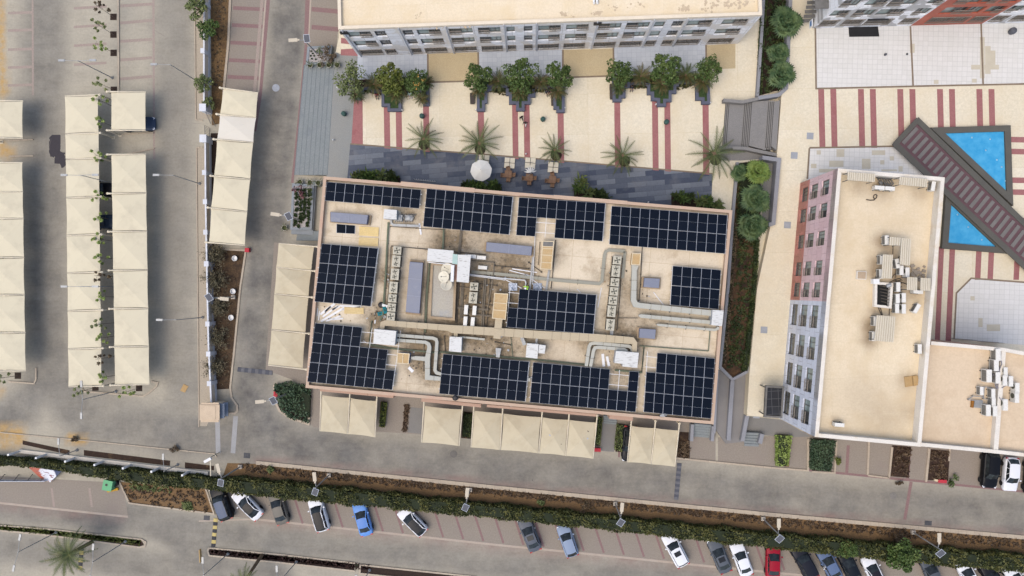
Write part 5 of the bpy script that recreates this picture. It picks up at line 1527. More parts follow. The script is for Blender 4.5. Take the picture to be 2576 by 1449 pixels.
# shaft
r = thing('roof_shaft', 'dark open pipe shaft with a white kerb in the east roof', 'shaft', P(2225, 742, ZRE).to_tuple())
q = PP([(2204, 712), (2244, 715), (2240, 773), (2203, 769)], ZRE + .5)
mb = MB(); mb.sweep(q, .28, ZRE - .02, ZRE + .5, closed=True); part('kerb', mb, [m_edge], r)
mb = MB(); mb.sheet(q, ZRE + .02); part('opening', mb, [m_fandark], r)  # flat black sheet paints the dark inside the shaft
mb = MB()
for k in range(7):
 y = 718 + k * 8
 mb.path([P(2212 + k, y, ZRE + .3), P(2232, y + 4, ZRE + .5), P(2256 + k * 2, y - 10 + k * 3, ZRE + .15), P(2268, y - 14, ZRE + .1)], .04)
for pts in ([(2205, 764), (2212, 780), (2218, 793)], [(2208, 766), (2216, 778), (2220, 793)], [(2238, 772), (2237, 794)], [(2243, 700), (2250, 690), (2262, 690)], [(2247, 610), (2246, 640)], [(2252, 700), (2256, 660), (2262, 645)], [(2270, 706), (2262, 700), (2246, 706)], [(2236, 712), (2250, 704), (2284, 716)]):
 mb.path(PP(pts, ZRE + .1), .045)
part('pipe', mb, [m_pipe_d], r)
mb = MB(); mb.tube(P(2230, 720, ZRE + .5), P(2242, 716, ZRE + .6), .2, n=10); part('pipe', mb, [m_galv], r)
mb = MB(); p_ = P(2204, 708, ZRE + .6); mb.box((p_.x, p_.y, ZRE + .35), (.65, .55, .7)); part('junction_box', mb, [m_white], r)
r = thing('roof_hatch', 'square beige roof hatch west of the shaft', 'hatch', P(2168, 692, ZRE).to_tuple())
q = PP([(2156.5, 681.5), (2180.5, 682.5), (2179.5, 703.5), (2155.5, 702.5)], ZRE + .35); c = sum(q, Vector((0, 0, 0))) / 4
mb = MB(); mb.prism(q, ZRE, ZRE + .3); part('kerb', mb, [m_edge], r)
mb = MB(); mb.prism([c + (p_ - c) * .82 for p_ in q], ZRE + .3, ZRE + .36); part('lid', mb, [mat("tan hatch lid", S(188, 166, 138), var=.08)], r)
m_card = mat("brown cardboard", S(198, 166, 116), S(186, 152, 102), var=.08, scale=2)
mb = MB(); q = PP([(2275, 948), (2307, 944), (2312, 968), (2278, 974)], ZRE + .1)
mb.prism([q[0], lerp(q[0], q[1], .6), lerp(q[3], q[2], .55), q[3]], ZRE, ZRE + .1); mb.prism([lerp(q[0], q[1], .62), q[1], q[2], lerp(q[3], q[2], .58)], ZRE, ZRE + .22)
tag(link('cardboard_box', mb, [m_card]), 'flattened brown cardboard by the east parapet of the east roof', 'cardboard')
mb = MB(); p_ = P(2225, 462, ZRE + .3)
for k in range(6): mb.path([(p_.x - .7 + k * .25, p_.y + .8, ZRE + .1), (p_.x - .6 + k * .3, p_.y, ZRE + .5), (p_.x - .5 + k * .2, p_.y - .6, ZRE + .15)], .07)
mb.tube(P(2213, 457, ZRE + .4), P(2217, 464, ZRE + .4), .18, n=10); mb.tube(P(2222, 461, ZRE + .3), P(2240, 465, ZRE + .3), .1, n=8); mb.box((p_.x, p_.y + .8, ZRE + .25), (1.6, .5, .5), ROT)
tag(link('pipe_cluster', mb, [m_galv_d]), 'cluster of grey pipes between the two wide north canopies', 'pipes')
mb = MB(); pts = []
for k in range(26):
 t = k / 25
 a = -.3 + t * 7.2
 pts.append(P(2201 + (7 * math.sin(a) if t > .35 else -20 + t * 50), 494 - (6 * math.cos(a) if t > .35 else -8), ZRE + .05))
mb.path(PP([(2179, 502), (2190, 504), (2199, 503), (2205, 497), (2206, 491), (2202, 489), (2198, 492), (2197, 497), (2201, 501)], ZRE + .05), .06)
tag(link('cable', mb, [m_pipe_d]), 'looped dark cable lying on the north of the east roof', 'cable')
mb = MB(); rg = random.Random(3)
for k in range(40):
 p_ = P(2305 + rg.gauss(0, 10), 688 + rg.gauss(0, 9), ZRE + .1); s = rg.uniform(.08, .4)
 mb.box((p_.x, p_.y, ZRE + s * .2), (s, s * rg.uniform(.5, 1.2), s * .4), rg.uniform(0, 3))
tag(link('rubble', mb, [mat("grey rubble", S(176, 162, 144), S(150, 140, 126), var=.15, scale=3)]), 'spilled grey rubble by the east parapet', 'rubble', None, 'stuff')
# wing units
ZRW = ZTW - .7
GW = 'outdoor units on the wing roof'
for x, y, l, s in ((2508, 892, 'ivory unit with round fan, most northern on the wing roof', 1.25), (2504, 919, 'ivory unit with round fan, second from the north on the wing roof', 1.2), (2484, 945, 'large ivory unit left of the open black one on the wing', 1.35), (2508, 950, 'ivory unit with its black coil open, middle of the wing', 1.2), (2530, 936, 'narrow ivory unit east of the parapet strip', 1.0), (2527, 957, 'ivory unit beside the white hoses east of the strip', 1.1), (2542, 959, 'ivory unit farthest east in the upper row', 1.1), (2500, 1013, 'worn grey unit low in the wing cluster', 1.0), (2484, 1032, 'ivory unit with round fan, most southern on the wing', 1.2), (2502, 1034, 'ivory unit with its coil to the east, most southern row', 1.1), (2527, 1018, 'pale unit with dark coil east of the parapet strip', 1.2), (2558, 976, 'dirty flat unit at the right edge, upper', 1.1), (2557, 1000, 'dirty flat unit at the right edge, lower', 1.1), (2471, 984, 'blue grey unit at the west end of the scrap frame', .9), (2499, 990, 'blue grey unit inside the scrap frame', 1.0)):
 put_split(x, y, l, R(90) if x < 2525 else R(-90), ZRW, GW, s)
mb = MB()
for pts in ([(2511, 902), (2519, 908), (2520, 916), (2514, 930), (2512, 960), (2508, 980)], [(2506, 930), (2514, 936), (2512, 950)], [(2498, 944), (2504, 940), (2510, 936)], [(2527, 932), (2526, 945), (2533, 950), (2530, 970), (2520, 976)], [(2499, 955), (2505, 970), (2508, 978)], [(2514, 1000), (2520, 1008), (2528, 1007)]):
 mb.path(PP(pts, ZRW + .7), .05)
tag(link('hose', mb, [mat("grey hose", S(140, 138, 150), var=.15)]), 'tangle of grey and white hoses over the wing parapet strip', 'hoses')
mb = MB()
for a, b_ in (((2476, 973), (2510, 977)), ((2474, 1003), (2494, 1006)), ((2476, 973), (2474, 1003)), ((2494, 975), (2493, 1006)), ((2437, 1004), (2448, 996)), ((2448, 996), (2474, 999)), ((2437, 1006), (2472, 1008))):
 mb.bar(P(*a, ZRW + .3), P(*b_, ZRW + .3), .08, .08)
 for q in (a, b_):
  p_ = P(*q, ZRW + .3); mb.tube((p_.x, p_.y, ZRW), (p_.x, p_.y, ZRW + .3), .04)
mb2 = MB(); mb2.prism(PP([(2452, 1008), (2473, 1009), (2471, 1027), (2450, 1025)], ZRW + .2), ZRW, ZRW + .2)
tag(link('scrap_rack', mb, [m_galv]), 'bare metal scrap frame amid the wing units', 'frame')
mb2.prism(PP([(2444, 1008), (2451, 1008), (2449, 1026), (2443, 1025)], ZRW + .18), ZRW, ZRW + .18, 1)
tag(link('scrap_sheet', mb2, [m_galv, mat("rust", S(150, 100, 40), var=.2)]), 'pale metal panel with a rusty end beside the scrap frame', 'panel')
# ================================================================ CARPORTS
ZC = 2.75
def canopy_mesh(q, apex=.55, sag=.16, n=10):
 """tensioned fabric: four fixed corners, edges drawn inwards, a blunt raised middle with four creases"""
 mb = MB()
 c = sum(q, Vector((0, 0, 0))) / 4
 g = []
 for j in range(n + 1):
  row = []
  for i in range(n + 1):
   u, v_ = i / n, j / n
   # pull edges in
   su = u + sag * .22 * (0.5 - u) * 4 * v_ * (1 - v_) * abs(2 * u - 1) ** 3 * 1.2
   sv = v_ + sag * .22 * (0.5 - v_) * 4 * u * (1 - u) * abs(2 * v_ - 1) ** 3 * 1.2
   p = lerp(lerp(q[0], q[1], su), lerp(q[3], q[2], su), sv)
   r_ = max(abs(2 * u - 1), abs(2 * v_ - 1))
   z = apex * (1 - r_) ** 1.0
   row.append((p.x, p.y, p.z + z))
  g.append(row)
 b = len(mb.v)
 for row in g: mb.v += row
 for j in range(n):
  for i in range(n):
   a = b + j * (n + 1) + i
   u, v_ = (i + .5) / n - .5, (j + .5) / n - .5
   # split every cell along the crease direction
   if u * v_ > 0:
    mb.f += [(a, a + n + 1, a + n + 2), (a, a + n + 2, a + 1)]
   else:
    mb.f += [(a, a + n + 1, a + 1), (a + 1, a + n + 1, a + n + 2)]
   mb.m += [0, 0]
 return mb
def carport(label, lines, post_side, fabric, post_px=None, over=None, postinset=0.0, special=None, apex=.30):
 """lines: beam bearings, each ((x, y) at the open end, (x, y) at the post end); post stands on the post side"""
 a0 = P(*lines[0][0], ZC)
 root = thing('carport', label, 'carport', (a0.x, a0.y, 0), group='shade carports')
 pts = [(P(*a, ZC), P(*b_, ZC)) for a, b_ in lines]
 for k in range(len(pts) - 1):
  (a, b_), (c, d) = pts[k], pts[k + 1]
  e = .02
  q = [lerp(a, c, e) , lerp(b_, d, e), lerp(b_, d, 1 - e), lerp(a, c, 1 - e)]
  rv = random.Random(label + str(k))
  mb = canopy_mesh(q, apex * rv.uniform(.75, 1.15), rv.uniform(.04, .13))
  part('canopy', mb, [special.get(k, fabric) if special else fabric], root)
 for k, (a, b_) in enumerate(pts):
  d = (b_ - a).normalized()
  e = b_ + d * post_px
  mb = MB()
  mb.tube(a - Vector((0, 0, .06)), lerp(a, b_, .5) + Vector((0, 0, .02)), .055, .075, 8)
  mb.tube(lerp(a, b_, .5) + Vector((0, 0, .02)), e + Vector((0, 0, .1)), .075, .1, 8)
  part('beam', mb, [m_steel_cream], root)
  mb = MB(); mb.tube((e.x, e.y, 0), e + Vector((0, 0, .1)), .11, .1, 10); mb.lathe((e.x, e.y, e.z + .08), [(.16, 0), (.16, .05), (.08, .09), (0, .1)], 10)
  mb.box((e.x, e.y, .02), (.4, .4, .04))
  part('post', mb, [m_steel_cream], root)
def vrow(xo, xp, ys, dy=0.0, xo2=None, xp2=None):
 n = len(ys) - 1
 xo2 = xo if xo2 is None else xo2; xp2 = xp if xp2 is None else xp2
 return [((xo + (xo2 - xo) * i / max(1, n), y + dy), (xp + (xp2 - xp) * i / max(1, n), y - dy)) for i, y in enumerate(ys)]
carport('single cream carport bay at the left edge above the long left row', vrow(57, -32, [253, 347], .5), 1, m_fabric, .2)
carport('long row of cream carport bays cut by the left edge', vrow(56, -32, [409, 483, 549.5, 648, 742, 837, 933], -.3, 65, -24), 1, m_fabric, .2)
carport('long row of cream carport bays under the saplings, second from the left', vrow(163, 247, [240, 336, 399, 496, 591, 685.5, 781, 877, 972], 1.2, 172, 256), 1, m_fabric, .25)
carport('single cream carport bay with a car showing at its right side', vrow(366, 280, [231, 328], 0), 1, m_fabric, .5)
carport('long row of cream carport bays right of the saplings', vrow(366.5, 280, [388, 486, 582, 679.5, 776, 872, 968], -.6, 376, 289), 1, m_fabric, .5)
carport('slanted row of cream carport bays between the wall and the north-south road', [((649, 233), (562, 222)), ((644, 296), (553.5, 288)), ((637, 358), (546, 351)), ((629.5, 451), (538.5, 443)), ((622, 532.5), (531, 523)), ((616, 617), (526, 610))], 1, m_fabric, .4, special={1: m_fabric_new})
carport('row of tan carport bays against the west wall of the office', [((701, 612), (790, 620)), ((695, 672), (783, 681)), ((690, 739), (776, 747)), ((683, 829.5), (768, 838)), ((674, 918.5), (761.5, 928))], 1, m_fabric_tan, .5, apex=.40)
carport('pair of tan carport bays at the south-west corner of the office', [((804.5, 1085), (808, 994)), ((874.5, 1092), (880, 1001)), ((943, 1100), (948, 1009))], 1, m_fabric_tan, .9, apex=.40)
carport('single tan carport bay south of the office', [((1060, 1113), (1066.5, 1021)), ((1155, 1122), (1163, 1030))], 1, m_fabric_tan, .9, apex=.40)
carport('row of four tan carport bays south of the office', [((1185, 1125.5), (1191.5, 1033)), ((1258, 1132), (1264, 1040)), ((1355.5, 1140.5), (1363, 1049.5)), ((1423, 1147), (1430.5, 1056)), ((1492, 1154), (1500.5, 1063))], 1, m_fabric_tan, .9, apex=.40)
carport('pair of tan carport bays near the south-east corner with a black car beside it', [((1578, 1163), (1587, 1071)), ((1638, 1168), (1647, 1077)), ((1698, 1174), (1707, 1083))], 1, m_fabric_tan, .9, apex=.40)
# ================================================================ CARS
def paintmat(name, c, rough=.35):
 m, nt, b = newmat(name)
 b.inputs["Base Color"].default_value = (*c, 1)
 b.inputs["Roughness"].default_value = rough
 b.inputs["Coat Weight"].default_value = .06
 b.inputs["Coat Roughness"].default_value = .1
 b.inputs["Specular IOR Level"].default_value = .12
 return m
m_paint = paintmat("car paint", (.5, .5, .5))
m_roofp = paintmat("car roof paint", (.5, .5, .5))
m_cargl = mat("car glass", (.010, .013, .015), (.03, .038, .042), rough=.06, spec=.2, var=.2, finevar=0, world=False)
m_lamp_w = mat("headlight glass", (.6, .62, .65), rough=.2, var=.05, world=False, finevar=0)
m_lamp_r = mat("tail light", (.25, .012, .012), rough=.25, var=.05, world=False, finevar=0)
m_rim = mat("alloy rim", (.4, .41, .43), rough=.35, metal=.5, var=.05, world=False, finevar=0)
def smoothstep(t): t = max(0, min(1, t)); return t * t * (3 - 2 * t)
def car_proto(name, L, W, Hh, hood, ws, roof0, roof1, rear, deck, suv=False):
 """x forward. hood/deck: heights; ws, roof0, roof1, rear: x of windscreen foot, roof start, roof end, rear glass foot"""
 r = thing(name, 'x', 'car')
 hL = L / 2
 belt = deck + .03 if not suv else deck
 def halfw(x):
  t = abs(x) / hL
  return W / 2 * (1 - .20 * max(0, (t - .72) / .28) ** 2.2)
 def top(x):
  if x > ws: return hood - .16 * smoothstep((x - ws) / (hL - ws)) ** 1.5 - (.10 if x > hL - .12 else 0)
  if x < rear: return deck - .10 * smoothstep((rear - x) / (hL + rear)) - (.06 if x < -hL + .1 else 0)
  return hood + (deck - hood) * (ws - x) / (ws - rear)
 n = 26
 xs_ = [-hL + L * (.5 - .5 * math.cos(math.pi * i / n)) for i in range(n + 1)]
 mb = MB()
 rings = []
 for x in xs_:
  w, t = halfw(x), top(x)
  lift = .24 + .14 * max(0, (abs(x) / hL - .9) / .1)
  sec = [(-w * .86, lift), (-w * .99, lift + .12), (-w, .5), (-w * .985, t - .16), (-w * .93, t - .04), (-w * .8, t + .005), (-w * .4, t + .03), (0, t + .04)]
  sec += [(-y, z) for y, z in sec[-2::-1]]
  rings.append([(x, y, z) for y, z in sec])
 k = len(rings[0])
 for rg_ in rings: mb.v += rg_
 for i in range(n):
  for j in range(k):
   j2 = (j + 1) % k
   mb.f.append((i * k + j, i * k + j2, (i + 1) * k + j2, (i + 1) * k + j)); mb.m.append(0)
 mb.f.append(tuple(range(k - 1, -1, -1))); mb.m.append(0)
 mb.f.append(tuple(range(n * k, n * k + k))); mb.m.append(0)
 body = part('body', mb, [m_paint], r, smooth=True, world=False)
 # greenhouse
 wr = W / 2 * .70; wb_ = W / 2 * .90
 zb = top(ws) + .0; zr = top(rear) + .0
 A = [(ws, wb_ * .93, zb), (ws + .1, 0, zb + .04), (ws, -wb_ * .93, zb)]
 T = [(roof0, wr * .97, Hh - .05), (roof0 + .09, 0, Hh - .015), (roof0, -wr * .97, Hh - .05)]
 T2 = [(roof1, wr * .95, Hh - .07), (roof1 - .06, 0, Hh - .03), (roof1, -wr * .95, Hh - .07)]
 Bk = [(rear, wb_ * .88, zr), (rear - .08, 0, zr + .03), (rear, -wb_ * .88, zr)]
 w1 = MB()
 for a, b_, c, d in ((A[0], A[1], T[1], T[0]), (A[1], A[2], T[2], T[1])): w1.face([a, b_, c, d])
 part('windscreen', w1, [m_cargl], r, smooth=True, world=False)
 w1 = MB()
 for a, b_, c, d in ((Bk[1], Bk[0], T2[0], T2[1]), (Bk[2], Bk[1], T2[1], T2[2])): w1.face([a, b_, c, d])
 part('rear_window', w1, [m_cargl], r, smooth=True, world=False)
 for s in (0, 2):
  sg = 1 if s == 0 else -1
  w1 = MB()
  pts = [Bk[s], A[s], T[s], T2[s]]
  w1.face(pts if s == 2 else pts[::-1])
  part('side_window', w1, [m_cargl], r, world=False)
  p = MB()
  for t in (.36, .66):
   a = Vector(lerp(Vector(Bk[s]), Vector(A[s]), t)); b_ = Vector(lerp(Vector(T2[s]), Vector(T[s]), t))
   p.bar(a + Vector((0, sg * .01, 0)), b_ + Vector((0, sg * .01, 0)), .06, .03)
  for a, b_ in ((A[s], T[s]), (Bk[s], T2[s]), (T[s], T2[s])):
   p.bar(Vector(a), Vector(b_), .085, .05)
  part('pillar', p, [m_paint], r, world=False)
 rf = MB()
 nn = 8
 for i in range(nn):
  for j in range(4):
   def rp(u, v_):
    yw = lerp(T[0][1], T2[0][1], u) * (1 - 2 * v_)
    cr = 1 - (2 * v_ - 1) ** 2
    x = lerp(T[0][0] + .09 * cr, T2[0][0] - .06 * cr, u)
    z = lerp(Hh - .05, Hh - .07, u) + .038 * cr + .025 * math.sin(math.pi * u)
    return (x, yw, z)
   rf.face([rp(i / nn, j / 4), rp(i / nn, (j + 1) / 4), rp((i + 1) / nn, (j + 1) / 4), rp((i + 1) / nn, j / 4)][::-1])
 part('roof_panel', rf, [m_roofp], r, smooth=True, world=False)
 for sx in (1, -1):
  for sy in (1, -1):
   t = MB()
   M = Matrix.Rotation(R(90), 4, 'X')
   t.lathe((0, 0, -.1), [(.20, 0), (.31, 0), (.33, .04), (.33, .17), (.31, .21), (.20, .21)], 18)
   cx = sx * (hL - .86) ; cy = sy * (W / 2 - .085)
   t.v = [tuple(M @ Vector(p) + Vector((cx, cy, .33))) for p in t.v]
   o = part('wheel', t, [m_dark], r, world=False)
   t = MB(); t.lathe((0, 0, -.09), [(0, 0), (.2, .0), (.2, .19), (.12, .16), (0, .17)], 12)
   t.v = [tuple(M @ Vector(p) + Vector((cx, cy, .33))) for p in t.v]
   part('rim', t, [m_rim], r, world=False, up=o)
 for sy in (1, -1):
  t = MB(); t.box((hL - .2, sy * W * .36, hood - .24), (.3, .3, .12), -sy * .5); part('headlight', t, [m_lamp_w], r, world=False)
  t = MB(); t.box((-hL + .08, sy * W * .35, deck - .16), (.16, .36, .14), sy * .3); part('tail_light', t, [m_lamp_r], r, world=False)
  t = MB(); t.box((ws - .32, sy * (W / 2 + .09), belt + .04), (.14, .2, .13), sy * .2); part('mirror', t, [m_paint], r, world=False)
 t = MB(); t.box((-hL - .01, 0, .62), (.02, .5, .12)); part('number_plate', t, [m_white], r, world=False)
 return r
protos = {
 'sedan': car_proto('parked_car', 4.6, 1.82, 1.45, .92, .95, .15, -1.05, -1.72, 1.0),
 'hatch': car_proto('parked_car', 4.25, 1.80, 1.50, .95, 1.0, .25, -1.45, -1.95, 1.02),
 'suv': car_proto('parked_car', 4.65, 1.90, 1.72, 1.08, 1.05, .35, -1.75, -2.12, 1.12, True),
}
m_sunroof = mat("sunroof glass", (.008, .009, .01), rough=.08, var=.1, world=False, finevar=0)
PAINTS = {}
def getpaint(c):
 if c not in PAINTS: PAINTS[c] = paintmat("paint %02x%02x%02x" % c, S(*c, .92))
 return PAINTS[c]
used = set()
def put_car(kind, x, y, dx, dy, body, label, roof=None, sunroof=False, z=0.0, group=None):
 loc = P(x, y, .9 + z); loc.z = z + .005
 ang = math.atan2(-dy, dx)
 r = protos[kind]
 pm, pr = getpaint(body), getpaint(roof or body)
 mp = {m_paint.name: pm, m_roofp.name: pr}
 if kind in used:
  r = dup(r, loc, ang, label, group, None, mp)
 else:
  used.add(kind)
  KIDS[r.name] = [(c, list(c.children)) for c in r.children]
  src = r
  r.location = loc; r.rotation_euler = (0, 0, ang); r["label"] = label
  if group: r["group"] = group
  for c in r.children: repaint(c, mp)
 if sunroof:
  Hh = {'sedan': 1.45, 'hatch': 1.5, 'suv': 1.72}[kind]
  t = MB(); t.box((-.28, 0, Hh + .013), (.62, .84, .02)); part('sunroof', t, [m_sunroof], r, world=False)
 return r
WHT, BLK, GRY, SLV = (238, 240, 244), (24, 26, 31), (96, 100, 108), (150, 160, 176)
GS = 'cars parked along the hedge'
put_car('suv', 556, 1266, -88, -232, BLK, 'black car with a slate blue roof, westernmost parked beside the soil bed', (84, 98, 122), group=GS)
put_car('sedan', 621, 1271, -56, -56, WHT, 'white saloon with black roof glass parked at a steep slant', (24, 26, 30), group=GS)
put_car('sedan', 699, 1277, -62, -200, (112, 108, 100), 'dusty grey car next to the steeply slanted white saloon', group=GS)
put_car('suv', 801, 1293, -80, -270, WHT, 'white car with an all black roof below the second street lamp', (20, 22, 28), group=GS)
put_car('sedan', 911, 1305, -80, -280, (104, 154, 224), 'bright blue saloon parked under the hedge', (96, 140, 208), group=GS)
put_car('hatch', 1037, 1313, -220, -215, WHT, 'white hatchback with a black roof parked strongly askew', (22, 26, 34), group=GS)
put_car('sedan', 1332, 1345, -105, -260, (92, 98, 108), 'dark grey saloon with a sunroof, left of the silver blue one', None, True, group=GS)
put_car('hatch', 1428, 1361, -95, -270, (142, 158, 182), 'silver blue hatchback with a green tinted windscreen', group=GS)
put_car('suv', 1699, 1383, -130, -245, WHT, 'white car with a dark sunroof parked alone between empty bays', None, True, group=GS)
put_car('sedan', 1811, 1399, -105, -250, (92, 98, 106), 'grey saloon with a sunroof beside the all white saloon', None, True, group=GS)
put_car('sedan', 1866, 1407, -100, -275, WHT, 'all white saloon between the grey saloon and the red car', group=GS)
put_car('sedan', 1946, 1412, 8, -255, (158, 22, 44), 'red car parked straight', group=GS)
put_car('suv', 2025, 1415, -130, -240, (30, 32, 42), 'black car right of the red one', group=GS)
put_car('sedan', 2088, 1420, -130, -250, (98, 116, 148), 'slate blue saloon with a person at its door', group=GS)
put_car('sedan', 2139, 1427, -110, -240, (22, 28, 36), 'black saloon with a teal windscreen right of the slate blue one', group=GS)
put_car('hatch', 2199, 1440, -110, -235, WHT, 'white bonneted car with a black roof partly under the tree', (36, 34, 42), group=GS)
put_car('sedan', 2346, 1442, -95, -240, (84, 90, 98), 'grey car right of the tree, cut by the bottom edge', group=GS)
put_car('sedan', 2438, 1450, -110, -230, WHT, 'white car cut by the bottom edge under the last lamp', group=GS)
put_car('suv', 2500, 1460, -110, -230, (30, 30, 36), 'black car at the bottom edge between two white cars', group=GS)
put_car('sedan', 2560, 1463, -130, -220, WHT, 'white car in the bottom right corner', group=GS)
put_car('suv', 2492, 1182, -22, 330, (20, 21, 25), 'black car parked nose out beside the wing', group='cars parked by the wing')
put_car('hatch', 2545, 1194, -20, 330, WHT, 'white hatchback parked nose out by the wing', group='cars parked by the wing')
put_car('sedan', 2600, 1200, -20, 330, (24, 26, 30), 'black car at the right edge of which only a wheel arch shows', group='cars parked by the wing')
put_car('sedan', 1584, 1117, -15, 250, (22, 25, 32), 'black car half hidden under the south-east pair of carport bays', group='cars under the carports')
put_car('sedan', 241, 476, 300, 4, (26, 28, 36), 'black car under the second carport row, upper of two', group='cars under the carports')
put_car('sedan', 243, 557, 300, 4, (52, 66, 84), 'dark blue car under the second carport row, lower of two', group='cars under the carports')
put_car('sedan', 344, 311, 300, -8, (60, 74, 96), 'dark blue car under the single carport bay', group='cars under the carports')
# ================================================================ STREET FURNITURE
def solar_lamp(label, base, top, head_dir, tilt_rz, zb=0.0):
 """pole leaning nowhere: base and top are bearings of foot and head"""
 b_ = P(*base, zb)
 hz = 6.0
 r = thing('street_lamp', label, 'street lamp', (b_.x, b_.y, zb), 0, 'solar street lamps')
 mb = MB(); mb.tube((0, 0, .35), (0, 0, hz), .10, .075, 10); part('pole', mb, [m_galv], r, world=False)
 mb = MB(); mb.box((0, 0, .2), (.5, .5, .4)); part('plinth', mb, [m_concrete], r, world=False)
 h = Vector((head_dir[0], -head_dir[1])).normalized()
 an = math.atan2(h.y, h.x)
 mb = MB(); mb.bar((0, 0, hz - .3), (h.x * .75, h.y * .75, hz - .1), .06, .06); part('arm', mb, [m_galv], r, world=False)
 mb = MB(); c = (h.x * 1.35, h.y * 1.35, hz - .04)
 mb.box(c, (1.1, .43, .1), an); mb.box((h.x * .7, h.y * .7, hz - .06), (.3, .2, .1), an)
 part('lamp_head', mb, [mat("cream lamp head", S(212, 200, 178), var=.04, world=False) if "cream lamp head" not in MATS else MATS["cream lamp head"]], r, world=False)
 mb = MB(); M = Matrix.Rotation(tilt_rz, 3, 'Z') @ Matrix.Rotation(R(14), 3, 'X')
 c = Vector((-h.x * .45, -h.y * .45, hz + .25))
 mb.box(c, (.74, .95, .05), M=M, m=0); mb.box(c + M @ Vector((0, 0, .03)), (.66, .87, .012), M=M, m=1)
 part('solar_panel', mb, [m_alu, MATS["lamp solar cells"] if "lamp solar cells" in MATS else mat("lamp solar cells", S(84, 87, 95), var=.08, rough=.6, world=False, finevar=.05)], r, world=False)
solar_lamp('solar lamp by the end of the white wall, westernmost along the hedge', (606, 1173), 0, (-.25, -1), R(-14))
solar_lamp('solar lamp above the white car with the black roof', (829, 1194), 0, (-.1, -1), R(-22))
solar_lamp('solar lamp standing almost straight in the middle of the soil strip', (1183, 1230.5), 0, (.1, -1), R(-25))
solar_lamp('solar lamp above the silver blue hatchback, right of centre', (1547, 1265.5), 0, (.1, -1), R(-32))
solar_lamp('solar lamp above the red car along the hedge', (1918, 1303), 0, (0, -1), R(-38))
solar_lamp('solar lamp farthest east along the hedge', (2294.5, 1337), 0, (0, -1), R(-42))
solar_lamp('solar lamp in the pink planted bed north-west of the office', (759, 555), 0, (-1, -.15), R(25))
solar_lamp('solar lamp at the white pebble bed left of the north block', (801.5, 140), 0, (-1, .05), R(5))
solar_lamp('solar lamp in the dry bed west of the road', (589, 747.5), 0, (1, .1), R(30))
solar_lamp('solar lamp in the round green bed at the road corner', (723, 989.5), 0, (-1, .1), R(25))
def thin_lamp(label, base, arms, hz=7.0, zb=0.0):
 b_ = P(*base, zb)
 r = thing('street_lamp', label, 'street lamp', (b_.x, b_.y, zb), 0, 'thin grey street lamps')
 mb = MB(); mb.tube((0, 0, 0), (0, 0, hz), .07, .045, 8); mb.lathe((0, 0, 0), [(.2, 0), (.2, .1), (.1, .3), (0, .3)], 10); part('pole', mb, [m_galv], r, world=False)
 for an in arms:
  d = Vector((math.cos(an), math.sin(an)))
  mb = MB(); mb.tube((0, 0, hz - .1), (d.x * 1.6, d.y * 1.6, hz + .15), .03); part('arm', mb, [m_galv], r, world=False)
  mb = MB(); mb.box((d.x * 1.95, d.y * 1.95, hz + .15), (.8, .26, .1), an); part('lamp_head', mb, [m_galv], r, world=False)
pi = math.pi
thin_lamp('double armed thin lamp between the upper saplings of the car park', (282.5, 196), (pi, 0))
thin_lamp('single armed thin lamp at the boundary wall, upper', (497, 205), (pi,))
thin_lamp('double armed thin lamp over the fourth bay of the second carport row', (288, 462), (pi, 0))
thin_lamp('single armed thin lamp by the boundary wall, middle', (502.5, 462), (pi,))
thin_lamp('double armed thin lamp over the sixth bay of the second carport row', (288, 721), (pi, 0))
thin_lamp('single armed thin lamp by the boundary wall, lower', (510, 798.5), (pi,))
thin_lamp('double armed thin lamp at the south tip of the carport island', (292, 984), (pi / 2, -pi / 2))
thin_lamp('double armed thin lamp in the grassy median, left', (142, 1339), (pi / 2 - .2, -pi / 2 - .2))
thin_lamp('double armed thin lamp at the rounded end of the grassy median', (316, 1362), (pi / 2 - .1, -pi / 2 - .1))
thin_lamp('double armed thin lamp at the start of the dark median', (574, 1393), (pi / 2, -pi / 2))
thin_lamp('double armed thin lamp in the dark median below the white car', (746, 1413), (pi / 2, -pi / 2))
thin_lamp('double armed thin lamp in the dark median by the gap', (930, 1434), (pi / 2, -pi / 2))
thin_lamp('thin lamp at the dark bed behind the white wall, left', (194, 1132), (pi / 2,), 3.5)
thin_lamp('thin lamp at the dark bed behind the white wall, right', (447, 1169), (pi / 2,), 3.5)
# boundary wall of the car park
r = thing('boundary_wall', 'white boundary wall with square pillars between car park and dry planting strip', 'wall', P(527, 500).to_tuple())
m_bw = mat("grey white wall paint", S(226, 228, 232), var=.06, scale=.6)
m_bwp = mat("beige wall infill", S(228, 216, 196), var=.08)
runs = [[(527, -60), (527, 282)], [(530, 352), (531, 500), (535, 724), (538, 860), (545, 1010)]]
for run in runs:
 mb = MB(); mb.sweep(PP(run, 0), .22, 0, .5); mb.sweep(PP(run, 0), .12, .5, 1.45, 1); mb.sweep(PP(run, 0), .2, 1.45, 1.6); part('wall', mb, [m_bw, m_bwp], r)
for x, y, s in ((527, 140, .4), (527, 280, .75), (528, 356, .75), (531, 440, .4), (533, 512, .4), (534, 587, .4), (536, 665, .45), (539, 813, .4), (541, 887, .4), (543, 960, .4), (527, 20, .4)):
 p_ = P(x, y); mb = MB(); mb.box((p_.x, p_.y, .95), (s, s + .1, 1.9)); mb.box((p_.x, p_.y, 1.94), (s + .14, s + .24, .08)); part('pillar', mb, [m_bw], r)
